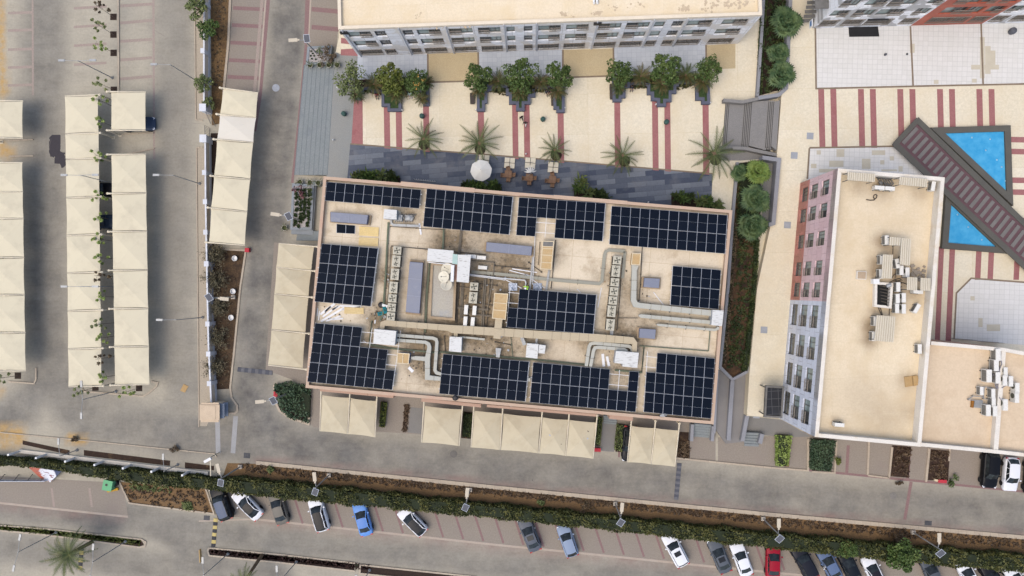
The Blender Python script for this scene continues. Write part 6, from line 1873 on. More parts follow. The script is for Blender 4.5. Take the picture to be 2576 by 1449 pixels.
for y0, y1 in ((284, 312), (322, 352)):
 mb = MB()
 a, b_ = P(528, y0), P(529 + (14 if y0 < 300 else 0), y1 + (6 if y0 < 300 else 0))
 for z in (.15, 1.5): mb.bar((a.x, a.y, z), (b_.x, b_.y, z), .05, .05)
 for k in range(9):
  p_ = lerp(a, b_, k / 8); mb.tube((p_.x, p_.y, .1), (p_.x, p_.y, 1.55), .02, n=5)
 tag(link('gate_leaf', mb, [m_galv_d]), ('open dark steel gate leaf, upper, at the gap of the boundary wall' if y0 < 300 else 'closed dark steel gate leaf, lower, at the gap of the boundary wall'), 'gate')
# guard booth
r = thing('guard_booth', 'cream guard booth with a grey sliding window and stepped roof at the gateway', 'booth', P(552, 1030).to_tuple())
c = P(552, 1028)
mb = MB(); mb.box((c.x, c.y, 1.3), (1.9, 2.1, 2.6)); part('wall', mb, [m_creamwall], r)
mb = MB(); t = P(540, 1027, 2.8); mb.box((c.x, c.y, 2.68), (2.3, 2.5, .16)); mb.box((c.x, c.y, 2.8), (2.6, 2.0, .1)); mb.box((c.x, c.y, 2.86), (1.6, 1.7, .06)); o = part('roof', mb, [mat("beige booth roof", S(214, 192, 164), var=.06, scale=1)], r)
mb = MB(); mb.box((c.x + .97, c.y, 1.55), (.06, 1.5, 1.0)); o = part('window', mb, [m_glass], r)
mb = MB(); mb.box((c.x + 1.25, c.y + .1, 1.0), (.7, 1.8, .1)); mb.box((c.x + 1.25, c.y + .1, 2.2), (.8, 1.9, .06)); part('counter', mb, [mat("blue grey panel", S(136, 146, 160), var=.06)], r)
mb = MB(); p_ = P(548, 1046); mb.box((p_.x - .3, p_.y, 1.0), (.5, .5, 2.0)); part('gate_post', mb, [m_creamwall], r)
# white wall with posts behind the hedge
r = thing('fence_wall', 'long white wall with evenly spaced posts behind the hedge, lower left', 'wall', P(280, 1165).to_tuple())
mb = MB(); mb.sweep(PP([(52, 1134), (280, 1161), (525, 1190)], 0), .46, 0, .28); part('wall', mb, [mat("cream white coping", S(240, 230, 212), var=.04)], r)
for x in (50, 118, 190, 262, 332, 402, 478):
 p_ = P(x, 1135 + (x - 52) * .118); mb = MB(); mb.box((p_.x, p_.y, 1.05), (.24, .24, 2.1)); part('post', mb, [m_white], r)
r = thing('entry_portal', 'pale steel portal frame at the east end of the white wall', 'frame', P(545, 1165).to_tuple())
mb = MB()
a, b_ = P(552, 1138), P(553, 1183)
for p_ in (a, b_): mb.tube((p_.x, p_.y, 0), (p_.x, p_.y, 2.6), .07)
mb.bar((a.x, a.y, 2.6), (b_.x, b_.y, 2.6), .1, .12); part('portal', mb, [m_steel_cream], r)
mb = MB(); c = P(546, 1145); mb.box((c.x, c.y, 2.62), (1.0, .35, .3), .5); part('panel', mb, [m_white], r)
# hoarding with a picture panel
r = thing('hoarding', 'long low white hoarding with back struts and a large picture panel at its end', 'hoarding', P(60, 1212).to_tuple())
mb = MB(); mb.sweep(PP([(-40, 1206), (125, 1206)], 0), .08, .2, 1.0); part('board', mb, [mat("white hoarding board", S(200, 204, 212), var=.05)], r)
for x in (12, 48, 82, 115):
 a = P(x, 1206); mb = MB(); mb.bar((a.x, a.y + .7, 0), (a.x, a.y + .05, 1.0), .06, .06); part('strut', mb, [m_galv_d], r)
# the picture panel: abstract red, white and navy fields, leaning back
m_pic, nt, b = newmat("printed panel")
v = nt.nodes.new("ShaderNodeTexCoord").outputs["Generated"]
sx = nt.nodes.new("ShaderNodeSeparateXYZ"); nt.links.new(v, sx.inputs[0])
nz = noise(nt, v, 5.5, 4, .6, .3, .7)
def step(x, t, w=.02):
 mr = nd(nt, "ShaderNodeMapRange"); mr.inputs[1].default_value = t - w; mr.inputs[2].default_value = t + w
 nt.links.new(x, mr.inputs[0]); return mr.outputs[0]
def add(a, k, b_):
 m1 = nt.nodes.new("ShaderNodeMath"); m1.operation = 'MULTIPLY_ADD'; nt.links.new(a, m1.inputs[0]); m1.inputs[1].default_value = k; nt.links.new(b_, m1.inputs[2]); return m1.outputs[0]
warp = add(nz, .22, sx.outputs[0])
col = mixc(nt, step(warp, .42), S(176, 92, 66), S(222, 224, 232))
col = mixc(nt, step(nz, .72, .06), col, S(120, 44, 40))
col = mixc(nt, step(sx.outputs[0], .78, .01), col, S(40, 56, 92))
nt.links.new(col, b.inputs["Base Color"]); b.inputs["Roughness"].default_value = .5
mb = MB()
q = [P(72, 1176, .9), P(150, 1182, .9), P(126, 1213, .25), P(100, 1207, .25)]
q = [P(70, 1174, 1.3), P(154, 1186, 1.3), P(126, 1213, .3), P(104, 1205, .3)]
mb.face([q[3], q[2], q[1], q[0]]); mb.face([p_ - Vector((0, 0, .08)) for p_ in q])
for i in range(4):
 j = (i + 1) % 4; mb.face([q[i], q[j], q[j] - Vector((0, 0, .08)), q[i] - Vector((0, 0, .08))])
part('picture_panel', mb, [m_pic], r)
# bins
r = thing('waste_bin', 'green waste container with a yellow bar in front of it', 'bin', P(276, 1222).to_tuple())
m_bin = mat("green bin plastic", S(118, 186, 136), var=.06)
c = P(276, 1219, .6)
mb = MB(); mb.box((c.x, c.y, .55), (1.15, 1.25, 1.0), -.2); part('body', mb, [m_bin], r)
mb = MB(); mb.box((c.x, c.y, 1.08), (1.25, 1.35, .1), -.2, 0); mb.lathe((c.x - .12, c.y + .1, 1.13), [(.17, 0), (.17, .02), (0, .02)], 12, 1); part('lid', mb, [m_bin, m_black], r)
mb = MB(); c2_ = P(283, 1233, .2); mb.box((c2_.x, c2_.y, .12), (1.5, .35, .2), .2); part('bumper_bar', mb, [mat("yellow paint", S(206, 158, 50), var=.08)], r)
mb = MB(); c = P(293, 1214); mb.lathe((c.x, c.y, 0), [(.4, 0), (.45, .1), (.42, .5), (.3, .5), (.3, .1), (0, .1)], 16)
tag(link('tyre_planter', mb, [m_dark]), 'stacked black tyre beside the green waste container', 'tyre')
def bollard(label, x, y, zb, m, rad=.2, h=.45, dome=True, cat='bollard', group=None, name='bollard'):
 p_ = P(x, y, zb + h)
 mb = MB(); mb.lathe((p_.x, p_.y, zb), [(rad * .8, 0), (rad, h * .5), (rad * .9, h * .85), (rad * .4, h), (0, h * 1.02)], 14)
 return tag(link(name, mb, [m]), label, cat, group)
m_greenbin = mat("dark green metal", S(62, 92, 86), var=.1)
for l, x, y in (('round green litter bin on the grey landing by the red band', 863, 284), ('round green litter bin beside the second pink stripe pair', 1060, 290), ('round green litter bin right of the two walking people', 1366, 298), ('round green litter bin on the pink stripe of the eastern pair', 1678, 305)):
 bollard(l, x, y, ZW, m_greenbin, .33, .8, cat='litter bin', name='litter_bin')
for l, x, y in (('small white light bollard at the top of the wide steps', 848, 219), ('small white light bollard at the lower landing', 837, 351), ('small white bollard at the first planter corner', 1011, 276), ('small white bollard left of the narrow planter tip', 1197, 275), ('small white bollard right of the second planter tip', 1421, 270), ('small white bollard left of the third planter tip', 1651, 261), ('small white bollard at the last planter corner', 1788, 257), ('small white bollard on the pink stripe near the slate', 1323, 386), ('small white object on the slate near the office wall', 1632, 508)):
 bollard(l, x, y, ZW, m_white, .1, .5, cat='bollard')
bollard('dark pot on the white tiles in the top right corner', 2563 - 10, 75, ZE, m_greyd, .42, .8, cat='pot', name='planter_pot')
bollard('small dark bin on white tiles at the north-east joint', 2228 + 1, 136, ZE, m_greyd, .17, .3, cat='bin', name='litter_bin')
m_cover = mat("iron cover", S(92, 92, 94), var=.15, finevar=.2)
m_cover2 = mat("grey cover plate", S(168, 172, 178), var=.08, finevar=.1)
def cover(label, x, y, w, h, zb, m, rnd=False):
 mb = MB(); c = P(x, y, zb + .02)
 if rnd: mb.lathe((c.x, c.y, zb + .01), [(w / 2, 0), (w / 2, .015), (w / 2 * .88, .018), (w / 2 * .85, .012), (0, .012)], 20)
 else:
  mb.box((c.x, c.y, zb + .012), (w, h, .02), -.05); mb.box((c.x, c.y, zb + .024), (w * .8, h * .8, .008), -.05)
 o = tag(link('manhole_cover', mb, [m]), label, 'cover')
cover('round manhole cover in the north-south road', 694, 221, 1.0, 0, 0, m_cover2, True)
cover('round manhole cover below the four bay carport', 1141, 1142, .95, 0, 0, mat("worn cover", S(116, 112, 106), var=.1), True)
cover('square dark drain grating at the end of the white strips', 621, 1146, .85, .7, 0, m_cover)
cover('square dark drain grating right of the soil bed', 520, 1303, .8, .6, 0, m_cover)
cover('square dark drain grating at the east end of the road', 2335, 1316, .9, .6, 0, m_cover)
cover('round manhole cover at the red cross band in the road', 2247, 1247, .9, 0, 0, mat("worn cover east", S(132, 128, 122), var=.1), True)
for l, x, y in (('square grey cover plate high on the cream strip', 2038, 342), ('square grey cover plate beside the corner wall', 1998, 391), ('square grey cover plate level with the rust red base', 1981, 566), ('square grey cover plate low on the cream strip', 1922, 830), ('square grey cover plate near the ramp end', 1981, 566 + 478)):
 cover(l, x if y < 1000 else 1903, y, .85, .85, ZE if y < 1000 else .0, m_cover2)
cover('dark round drain on the white tiles by the joint', 2282, 136, .3, 0, ZE, m_cover, True)
# speed bumps
m_yel = mat("yellow bump rubber", S(206, 186, 120), var=.1); m_blk = mat("black bump rubber", S(66, 66, 70), var=.1)
def bump(label, a, b_, n, ms, w=.55):
 p0, p1 = P(*a), P(*b_)
 mb = MB()
 for k in range(n):
  s, e = lerp(p0, p1, k / n), lerp(p0, p1, (k + .97) / n)
  mb.bar((s.x, s.y, .02), (e.x, e.y, .02), w, .05, k % 2); mb.bar((s.x, s.y, .055), (e.x, e.y, .055), w * .6, .03, k % 2)
 tag(link('speed_bump', mb, ms), label, 'speed bump')
bump('yellow and black speed bump across the lower road', (543, 1304), (536.5, 1376), 8, [m_yel, m_blk])
bump('worn yellow and black speed bump beside the tall palm', (206, 1376), (201.5, 1433), 6, [m_blk, m_yel])
m_bg1 = mat("grey bump block", S(88, 90, 98), var=.1); m_bg2 = mat("grey bump block light", S(112, 112, 116), var=.1)
bump('grey speed bump with a pale edge across the north-south road', (598, 929), (686, 938), 10, [m_bg1, m_bg2], .6)
bump('grey speed bump with a pale edge across the south road', (1709, 1165), (1700.5, 1257), 14, [m_bg1, m_bg2], .6)
for a, b_ in (((597, 924), (684, 933)), ((597, 935), (684, 944)), ((1703, 1164), (1695, 1258)), ((1715, 1165), (1706, 1258))):
 pass
m_redbox = mat("red cabinet", S(196, 60, 72), var=.06)
for l, x, y, s in (('small red hydrant cabinet at the corner of the dry bed', 621, 629, (.5, .5, .6)), ('red hydrant cabinet at the edge of the round green bed', 693, 990, (.45, .8, .8)), ('red box at the end of the narrow hedge by the four bay carport', 1502, 1132, (.9, .4, .5)), ('red kerb box at the end of the brown bed by the black car', 2371, 1211, (1.0, .35, .35)), ('red fire cabinet at the corner of the top right block', 2061, 46, (.6, .9, 1.2))):
 zb = ZE if y < 100 else 0
 mb = MB(); c = P(x, y, zb + s[2]); mb.box((c.x, c.y, zb + s[2] / 2), s, -.05); mb.box((c.x, c.y, zb + s[2] + .015), (s[0] + .05, s[1] + .05, .03), -.05)
 tag(link('hydrant_box', mb, [m_redbox]), l, 'hydrant box')
for l, q in (('beige board lying on the car park paving', [(462, 966), (474, 972), (465, 988), (453, 983)]),):
 mb = MB(); mb.prism(PP(q, .05), .02, .05); tag(link('board', mb, [m_card]), l, 'board')
mb = MB(); mb.prism(PP([(2352, 1205), (2366, 1208), (2364, 1213), (2351, 1210)], .25), 0, .25); tag(link('board', mb, [m_ahu_l]), 'pale folded board lying at the end of the brown bed', 'board')
mb = MB(); mb.bar(P(503, 1382, 1.2), P(505, 1414, 1.2), .12, .5); tag_o = link('height_sign', mb, [mat("tan sign board", S(190, 160, 110), var=.08)])
tag(tag_o, 'tan sign board on edge at the start of the dark median', 'sign')
# ================================================================ POOL, BOARDWALK
m_water, nt, b = newmat("pool water")
v = pos(nt)
base = mixc(nt, noise(nt, v, 1.2, 3), S(60, 158, 208), S(84, 174, 218))
nt.links.new(base, b.inputs["Base Color"]); b.inputs["Roughness"].default_value = .12; b.inputs["Specular IOR Level"].default_value = .3
m_poolrim = mat("dark olive stone", S(104, 102, 94), S(94, 92, 86), var=.08, scale=.6)
for l, outer, inner in (('upper triangular blue pool north-east of the boardwalk', [(2336, 322), (2541, 316), (2547, 517), (2538, 516)], [(2366, 331), (2532, 326), (2537.5, 493)]), ('lower triangular blue pool south-west of the boardwalk', [(2379, 481), (2390, 478), (2545, 632), (2542, 636), (2369, 622)], [(2389.5, 502), (2381, 615.5), (2522, 627)])):
 r = thing('pool', l, 'pool', P(*inner[0], ZE).to_tuple())
 mb = MB(); mb.prism(PP(inner, ZE), ZE + .05, ZE + .30); part('water', mb, [m_water], r)
 q = PP(inner, ZE + .5)
 mb = MB(); mb.sweep(PP([(lerp(i[0], sum(p_[0] for p_ in inner) / 3, -.06), lerp(i[1], sum(p_[1] for p_ in inner) / 3, -.06)) for i in inner], ZE + .5), .75, ZE, ZE + .5, closed=True); part('rim', mb, [m_poolrim], r)
 mb = MB()
 for x, y in (((2445, 346), (2491, 350), (2480, 378), (2508, 402), (2520, 420), (2530, 455)) if 'upper' in l else ((2409, 540), (2436, 571), (2470, 603))):
  p_ = P(x, y, ZE + .31); mb.lathe((p_.x, p_.y, ZE + .3), [(.11, 0), (.09, .03), (.04, .1), (0, .13)], 8)
 part('fountain_jet', mb, [MATS.get('spray') or mat('spray', S(170, 208, 230), var=.05)], r)
r = thing('boardwalk', 'maroon boardwalk with grey cross slats running diagonally between the pools', 'boardwalk', P(2400, 470, ZE).to_tuple())
zb = ZE + .75
q = PP([(2307, 298), (2649, 628), (2600, 695), (2247, 362)], zb)
mb = MB(); mb.prism(q, zb - .25, zb); part('deck', mb, [mat("maroon deck stain", S(112, 84, 88), S(100, 74, 78), var=.08, scale=.8)], r)
mb = MB()
a, b_, c, d = q
for k in range(26):
 t = .035 + k * .0372
 s, e = lerp(lerp(a, b_, t), lerp(d, c, t), .2), lerp(lerp(a, b_, t), lerp(d, c, t), .8)
 mb.bar((s.x, s.y, zb + .03), (e.x, e.y, zb + .03), .46, .06)
part('slat', mb, [mat("grey deck slat", S(124, 120, 116), var=.07, scale=.8)], r)
mb = MB()
for f in (.035, .965):
 s, e = lerp(a, d, f), lerp(b_, c, f)
 mb.bar((s.x, s.y, zb + .04), (e.x, e.y, zb + .04), .7, .1)
s, e = lerp(a, b_, .008), lerp(d, c, .008)
mb.bar((s.x, s.y, zb + .042), (e.x, e.y, zb + .042), .6, .09)
part('edge_band', mb, [m_poolrim], r)
# railings at the foot of the wing, north side
for x0, y0 in ((2391, 851), (2459, 858)):
 mb = MB()
 for z in (.1, 1.0): mb.bar(P(x0, y0, ZE + z), P(x0 + 54, y0 + 4, ZE + z), .05, .05)
 for k in range(22):
  p_ = lerp(P(x0, y0, ZE), P(x0 + 54, y0 + 4, ZE), k / 21); mb.box((p_.x, p_.y, ZE + .55), (.04, .04, .95))
 tag(link('railing', mb, [m_rail]), 'beige railing at the north foot of the wing, ' + ('left' if x0 < 2400 else 'right') + ' of two', 'railing')
r = thing('service_rail', 'short grey rail on the slate beside the north wall of the office', 'railing', P(1068, 455, ZW).to_tuple())
mb = MB()
for z in (.3, .9): mb.bar(P(1044, 452, ZW + z), P(1096, 457, ZW + z), .05, .05)
for k in range(10):
 p_ = P(1044 + k * 5.7, 452 + k * .55, ZW); mb.tube((p_.x, p_.y, ZW), (p_.x, p_.y, ZW + .95), .03)
part('bar', mb, [m_galv], r)
# ================================================================ CAFE FURNITURE
m_wood = tiles("brown slatted wood", S(150, 118, 92), S(136, 104, 80), S(84, 62, 46), 2.0, .11, R(-4), .012, 0, .7, world=False)
m_para = mat("white parasol cloth", S(228, 226, 218), var=.03, rough=.9, world=False, finevar=.02)
m_slab = mat("cream parasol slab", S(226, 218, 196), var=.04, world=False)
def table_proto():
 r = thing('cafe_table', 'x', 'table')
 mb = MB(); mb.box((0, 0, .73), (.92, .92, .05)); part('tabletop', mb, [m_wood], r, world=False)
 for sx in (-1, 1):
  for sy in (-1, 1):
   mb = MB(); mb.box((sx * .38, sy * .38, .35), (.07, .07, .7)); part('leg', mb, [m_wood], r, world=False)
 return r
def chair_proto():
 r = thing('cafe_chair', 'x', 'chair')
 mb = MB(); mb.box((0, 0, .45), (.52, .52, .05)); part('seat', mb, [m_wood], r, world=False)
 mb = MB(); mb.box((0, .27, .72), (.52, .05, .5)); part('backrest', mb, [m_wood], r, world=False)
 for sx in (-1, 1):
  for sy in (-1, 1):
   mb = MB(); mb.box((sx * .22, sy * .22, .21), (.05, .05, .42)); part('leg', mb, [m_wood], r, world=False)
 return r
def slab_proto():
 r = thing('parasol_weight', 'x', 'parasol base')
 for sx in (-1, 1):
  for sy in (-1, 1):
   mb = MB(); mb.box((sx * .35, sy * .35, .09), (.62, .62, .18)); part('base_slab', mb, [m_slab], r, world=False)
 mb = MB(); mb.box((0, 0, .05), (1.4, .06, .1)); mb.box((0, 0, .05), (.06, 1.4, .1)); mb.tube((0, 0, 0), (0, 0, .5), .06); part('cross', mb, [m_galv_d], r, world=False)
 return r
tp, cp, bp = table_proto(), chair_proto(), slab_proto()
fl = [True, True, True]
def place(k, pr, x, y, rz, label, group, z=ZW, h=.7):
 p_ = P(x, y, z + h); p_.z = z
 if fl[k]:
  fl[k] = False; pr.location = p_; pr.rotation_euler = (0, 0, rz); pr["label"] = label; pr["group"] = group
 else: dup(pr, p_, rz, label, group)
sets = [(1278.5, 438, 'left'), (1331.5, 446, 'middle'), (1389.5, 452, 'right')]
for x, y, nm in sets:
 place(0, tp, x, y, ROT, f'square brown slatted table, {nm} one of three on the slate', 'cafe tables')
 for dx, dy, rz, side in ((0, -13.5, 0, 'north'), (-13, 2, pi / 2, 'west'), (12.5, 1, -pi / 2, 'east'), (0, 13.5, pi, 'south')):
  if nm == 'middle' and side == 'north': continue
  place(1, cp, x + dx, y + dy, rz + ROT + (.25 if side == 'north' else 0), f'brown slatted chair on the {side} side of the {nm} table', 'cafe chairs')
for x, y, l in ((1217.5, 403, 'cream slab base behind the open parasol'), (1282, 410, 'cream slab base with folded bracket above the left table'), (1334, 410, 'cream slab base above the half folded parasol'), (1391.5, 421, 'cream slab base with folded bracket above the right table')):
 place(2, bp, x, y, ROT, l, 'parasol bases', h=.1)
r = thing('parasol', 'open white octagonal parasol on the slate terrace', 'parasol', P(1210, 428, ZW + 2.4).to_tuple())
r.location.z = ZW
pc = P(1210, 428, ZW + 2.6)
mb = MB()
for k in range(8):
 a0, a1 = k * pi / 4 + .15, (k + 1) * pi / 4 + .15
 rr = 1.38
 nseg = 4
 for i in range(nseg):
  f0, f1 = i / nseg, (i + 1) / nseg
  def pp(f, a): return (rr * f * math.cos(a), rr * f * math.sin(a), 2.75 - .55 * f ** 1.15)
  am = (a0 + a1) / 2
  def pm(f):
   x_, y_, z_ = pp(f, am); return (x_ * .955, y_ * .955, z_ - .03 * f)
  mb.face([pp(f0, a0), pp(f1, a0), pm(f1), pm(f0)]); mb.face([pm(f0), pm(f1), pp(f1, a1), pp(f0, a1)])
part('canopy', mb, [m_para], r, world=False)
mb = MB(); mb.lathe((0, 0, 2.72), [(.3, 0), (.12, .09), (0, .1)], 12); part('vent_cap', mb, [m_para], r, world=False)
mb = MB(); mb.tube((0, 0, 0), (0, 0, 2.75), .035); mb.bar((0, 1.3, .3), (0, .0, 2.9), .06, .06); part('pole', mb, [m_galv_d], r, world=False)
r = thing('parasol', 'half folded white parasol with pointed hanging flaps by the middle table', 'parasol', P(1337, 433, ZW + 2.0).to_tuple()); r.location.z = ZW
mb = MB()
for k in range(7):
 a = .2 + k * .48
 tip = (math.cos(a) * .85 - .15, math.sin(a) * .9 + .05, 1.7 + .1 * (k % 2))
 b0, b1 = a - .2, a + .2
 mb.face([(0, -.1, 2.25), (math.cos(b0) * .45 - .1, math.sin(b0) * .45, 1.95), tip, (math.cos(b1) * .45 - .1, math.sin(b1) * .45, 1.95)])
part('canopy', mb, [m_para], r, world=False)
mb = MB(); mb.tube((0, -.1, 0), (0, -.1, 2.3), .035); mb.bar((0, .9, .4), (0, -.1, 2.3), .05, .05); mb.bar((0, -.1, 1.95), (-.55, -.45, 1.6), .05, .05); part('pole', mb, [m_galv_d], r, world=False)
# ================================================================ VEGETATION
def leaf_quad(mb, c, s, rg, up=.55, m=0, asp=.6):
 d = Vector((rg.gauss(0, 1), rg.gauss(0, 1), rg.gauss(0, 1) + up * 2)).normalized()
 t = d.orthogonal().normalized(); t.rotate(Matrix.Rotation(rg.uniform(0, 6.28), 3, d)) if False else None
 a = rg.uniform(0, 6.28)
 q = d.cross(t)
 x = (t * math.cos(a) + q * math.sin(a)) * s; y = (q * math.cos(a) - t * math.sin(a)) * s * asp
 mb.face([c - x, c + y * .9, c + x, c - y * .9], m)
def clump(mb, c, rad, n, s, rg, m=0, shell=.55):
 for _ in range(n):
  d = Vector((rg.gauss(0, 1), rg.gauss(0, 1), rg.gauss(0, 1))).normalized()
  k = shell + (1 - shell) * rg.random()
  leaf_quad(mb, Vector(c) + Vector((d.x * rad[0], d.y * rad[1], d.z * rad[2])) * k, s * rg.uniform(.7, 1.3), rg, .5, m)
lf_ficus = leafmat("broad green leaves", (.025, .048, .012), (.058, .096, .022), (.10, .135, .037))
lf_yellow = leafmat("yellow green leaves", (.045, .065, .011), (.09, .11, .02), (.13, .14, .028))
lf_olive = leafmat("olive leaves", (.055, .075, .026), (.10, .125, .04), (.14, .16, .055))
lf_bright = leafmat("fresh green leaves", (.10, .15, .03), (.17, .23, .05), (.22, .27, .08))
lf_dark = leafmat("dark hedge leaves", (.012, .022, .007), (.03, .048, .014), (.065, .08, .022))
lf_hedge = leafmat("long hedge leaves", (.02, .027, .007), (.05, .058, .015), (.105, .10, .028))
lf_shrub = leafmat("blue green shrub leaves", (.02, .04, .022), (.04, .07, .035), (.06, .09, .045))
lf_dry = leafmat("dry brown leaves", (.05, .035, .022), (.10, .07, .042), (.13, .10, .055))
lf_palm = leafmat("date palm leaflets", (.045, .06, .02), (.085, .10, .036), (.125, .135, .052))
lf_palmg = leafmat("green palm leaflets", (.028, .045, .014), (.06, .078, .024), (.10, .095, .032))
lf_palmb = leafmat("browning palm leaflets", (.05, .04, .014), (.09, .07, .025), (.13, .095, .034))
lf_fan = leafmat("fan palm leaves", (.02, .045, .018), (.05, .085, .03), (.09, .125, .045))
lf_lime = leafmat("lime fan palm leaves", (.06, .10, .02), (.11, .16, .03), (.14, .18, .04))
m_bark = mat("brown bark", S(112, 92, 70), var=.2, world=False)
m_barkg = mat("grey twig bark", S(120, 106, 92), var=.2, world=False)
def tree_proto(lf, seed, h=4.4, rad=1.75, leaves=1500, ls=.17, nclump=12, open_=False):
 rg = random.Random(seed)
 r = thing('tree', 'x', 'tree')
 mb = MB(); mb.tube((0, 0, 0), (.05, .03, h * .5), .11, .07, 8)
 cl = []
 for k in range(nclump):
  a = k * 2.4 + rg.uniform(-.4, .4); d = rad * math.sqrt((k + .5) / nclump) * .85
  z = h * (.62 + .30 * rg.random()) - d * .25 + (.5 if d < rad * .4 else 0)
  c = Vector((math.cos(a) * d, math.sin(a) * d, z)); cl.append(c)
  mb.tube((.05, .03, h * .45), c, .045, .015, 5)
 part('trunk', mb, [m_bark], r, world=False)
 mb = MB()
 for c in cl:
  k = rad * rg.uniform(.26, .44)
  clump(mb, c, (k * 1.05, k * 1.05, k * .8), int(leaves / nclump), ls, rg)
 part('crown', mb, [lf], r, world=False)
 return r
def frond(mb, L, rise, droop, an, n, lw, rg, m=0, base=(0, 0, 0), twist=.5):
 d = Vector((math.cos(an), math.sin(an), 0)); s = Vector((-d.y, d.x, 0))
 pts = []
 for i in range(n + 1):
  t = i / n
  pts.append(Vector(base) + d * (L * (t - .12 * t * t * droop)) + Vector((0, 0, L * (rise * t - droop * t * t))))
 for i in range(n):
  a, b_ = pts[i], pts[i + 1]
  w = .018 * L * (1 - i / n) + .006
  mb.face([a - s * w, a + s * w, b_ + s * w * .8, b_ - s * w * .8], m)
  if i == 0: continue
  t = i / n
  ll = lw * math.sin(math.pi * min(1, .12 + .9 * t)) ** .6 * (1 - .35 * t)
  for sg in (-1, 1):
   for q in (0, .5):
    o = lerp(a, b_, q)
    tip = o + s * sg * ll * rg.uniform(.8, 1.1) + d * ll * .55 + Vector((0, 0, ll * rg.uniform(-.15, .35)))
    w2 = (b_ - a) * .16
    mb.face([o - w2, o + w2, tip] if sg > 0 else [o + w2, o - w2, tip], m)
def palm_proto(name, lf, seed, h, L, nf, lw, rise=.75, droop=.75, trunk_r=.22, n=12, cat='palm', lf2=None):
 rg = random.Random(seed)
 r = thing(name, 'x', cat)
 mb = MB()
 k = 7
 for i in range(k): mb.tube((0, 0, h * i / k), (0, 0, h * (i + 1) / k), trunk_r * (1.08 if i % 2 else 1), trunk_r * .9, 9)
 part('trunk', mb, [m_bark], r, world=False)
 mb = MB()
 for i in range(nf):
  an = i * 2.39996 + rg.uniform(-.2, .2)
  f = i / nf
  frond(mb, L * rg.uniform(.8, 1.1), rise * (1.15 - .9 * f) , droop * rg.uniform(.7, 1.2) * (.5 + .6 * f), an, n, lw, rg, 1 if (lf2 and rg.random() < .3) else 0, (0, 0, h - .1))
 part('crown', mb, [lf] + ([lf2] if lf2 else []), r, world=False)
 return r
def fanpalm_proto(seed, lf, h, L0, nf):
 rg = random.Random(seed)
 r = thing('fan_palm', 'x', 'palm')
 mb = MB(); mb.tube((0, 0, 0), (0, 0, h), .24, .2, 10); part('trunk', mb, [m_bark], r, world=False)
 mb = MB()
 for i in range(nf):
  an = i * 2.39996 + rg.uniform(-.35, .35); f = i / nf
  el = 1.15 - 1.25 * f + rg.uniform(-.15, .15); L = L0 * (.55 + .5 * f)
  d = Vector((math.cos(an) * math.cos(el), math.sin(an) * math.cos(el), math.sin(el)))
  L *= rg.uniform(.8, 1.2)
  if i < 9: d = (d + Vector((rg.gauss(0, .5), rg.gauss(0, .5), -.6))).normalized(); L = L0 * .45
  c = Vector((0, 0, h + (.55 if i < 9 else 0))) + d * L * (.5 if i >= 9 else .12)
  s = Vector((-math.sin(an), math.cos(an), 0)); u = d.cross(s)
  mb.face([Vector((0, 0, h)) - s * .02, Vector((0, 0, h)) + s * .02, c])
  for k in range(11):
   b_ = -1.5 + 3.0 * k / 10
   dd = (d * math.cos(b_) + s * math.sin(b_)).normalized()
   ln = L * .62 * (1 - .12 * abs(b_)) * rg.uniform(.85, 1.1)
   pd = (s * math.cos(b_) - d * math.sin(b_)) * .075 * L
   mid = c + dd * ln * .55
   tip = c + dd * ln - Vector((0, 0, ln * .28))
   mb.face([c, mid - pd, tip, mid + pd])
 part('crown', mb, [lf], r, world=False)
 return r
TREE = {'g1': tree_proto(lf_ficus, 1, rad=1.95, leaves=1500), 'g2': tree_proto(lf_ficus, 2, rad=2.0, leaves=1400, nclump=15), 'y': tree_proto(lf_yellow, 3, rad=1.95, leaves=1500), 'o': tree_proto(lf_olive, 4, rad=2.0, leaves=900, ls=.16, nclump=13)}
lf_sap = leafmat('sapling leaves', (.14, .19, .05), (.22, .28, .08), (.27, .31, .1))
lf_sap2 = leafmat('olive sapling leaves', (.12, .14, .06), (.18, .20, .085), (.22, .23, .1))
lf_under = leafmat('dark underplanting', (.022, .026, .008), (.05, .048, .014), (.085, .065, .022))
seen = set()
def put(d_, key, x, y, zt, zb, label, group, rz=0.0, scale=1.0):
 """stand it where its crown, at height zt, lies on the bearing (x, y)"""
 p_ = P(x, y, zt); p_.z = zb
 r = d_[key]
 if (id(d_), key) in seen:
  return dup(r, p_, rz, label, group, scale)
 seen.add((id(d_), key))
 r.location = p_; r.rotation_euler = (0, 0, rz); r.scale = (scale,) * 3; r["label"] = label; r["group"] = group
 return r
GT = 'trees in the plaza planters'
put(TREE, 'o', 884, 203, 4.2, ZW + .4, 'loose olive green tree leaning over the grey landing, most western', GT, 0, 1.05)
put(TREE, 'y', 980, 199, 4.2, ZW + .4, 'yellow green tree in the first planter group', GT, 0, .98)
put(TREE, 'g2', 1046, 204, 4.2, ZW + .4, 'green tree with orange flowers in the first planter group', GT, 1, .85)
put(TREE, 'g1', 1202, 193, 4.2, ZW + .4, 'green tree at the west end of the middle planter group', GT, 2, .9)
put(TREE, 'g2', 1309, 188, 4.2, ZW + .4, 'largest green tree in the centre of the middle planter group', GT, 3, 1.05)
put(TREE, 'g1', 1407, 189, 4.2, ZW + .4, 'green tree at the east end of the middle planter group', GT, 4, .9)
put(TREE, 'g2', 1558, 183, 4.2, ZW + .4, 'dense green tree at the west end of the east planter group', GT, 5, .88)
put(TREE, 'g1', 1676, 174, 4.2, ZW + .4, 'large green tree in the centre of the east planter group', GT, .5, 1.0)
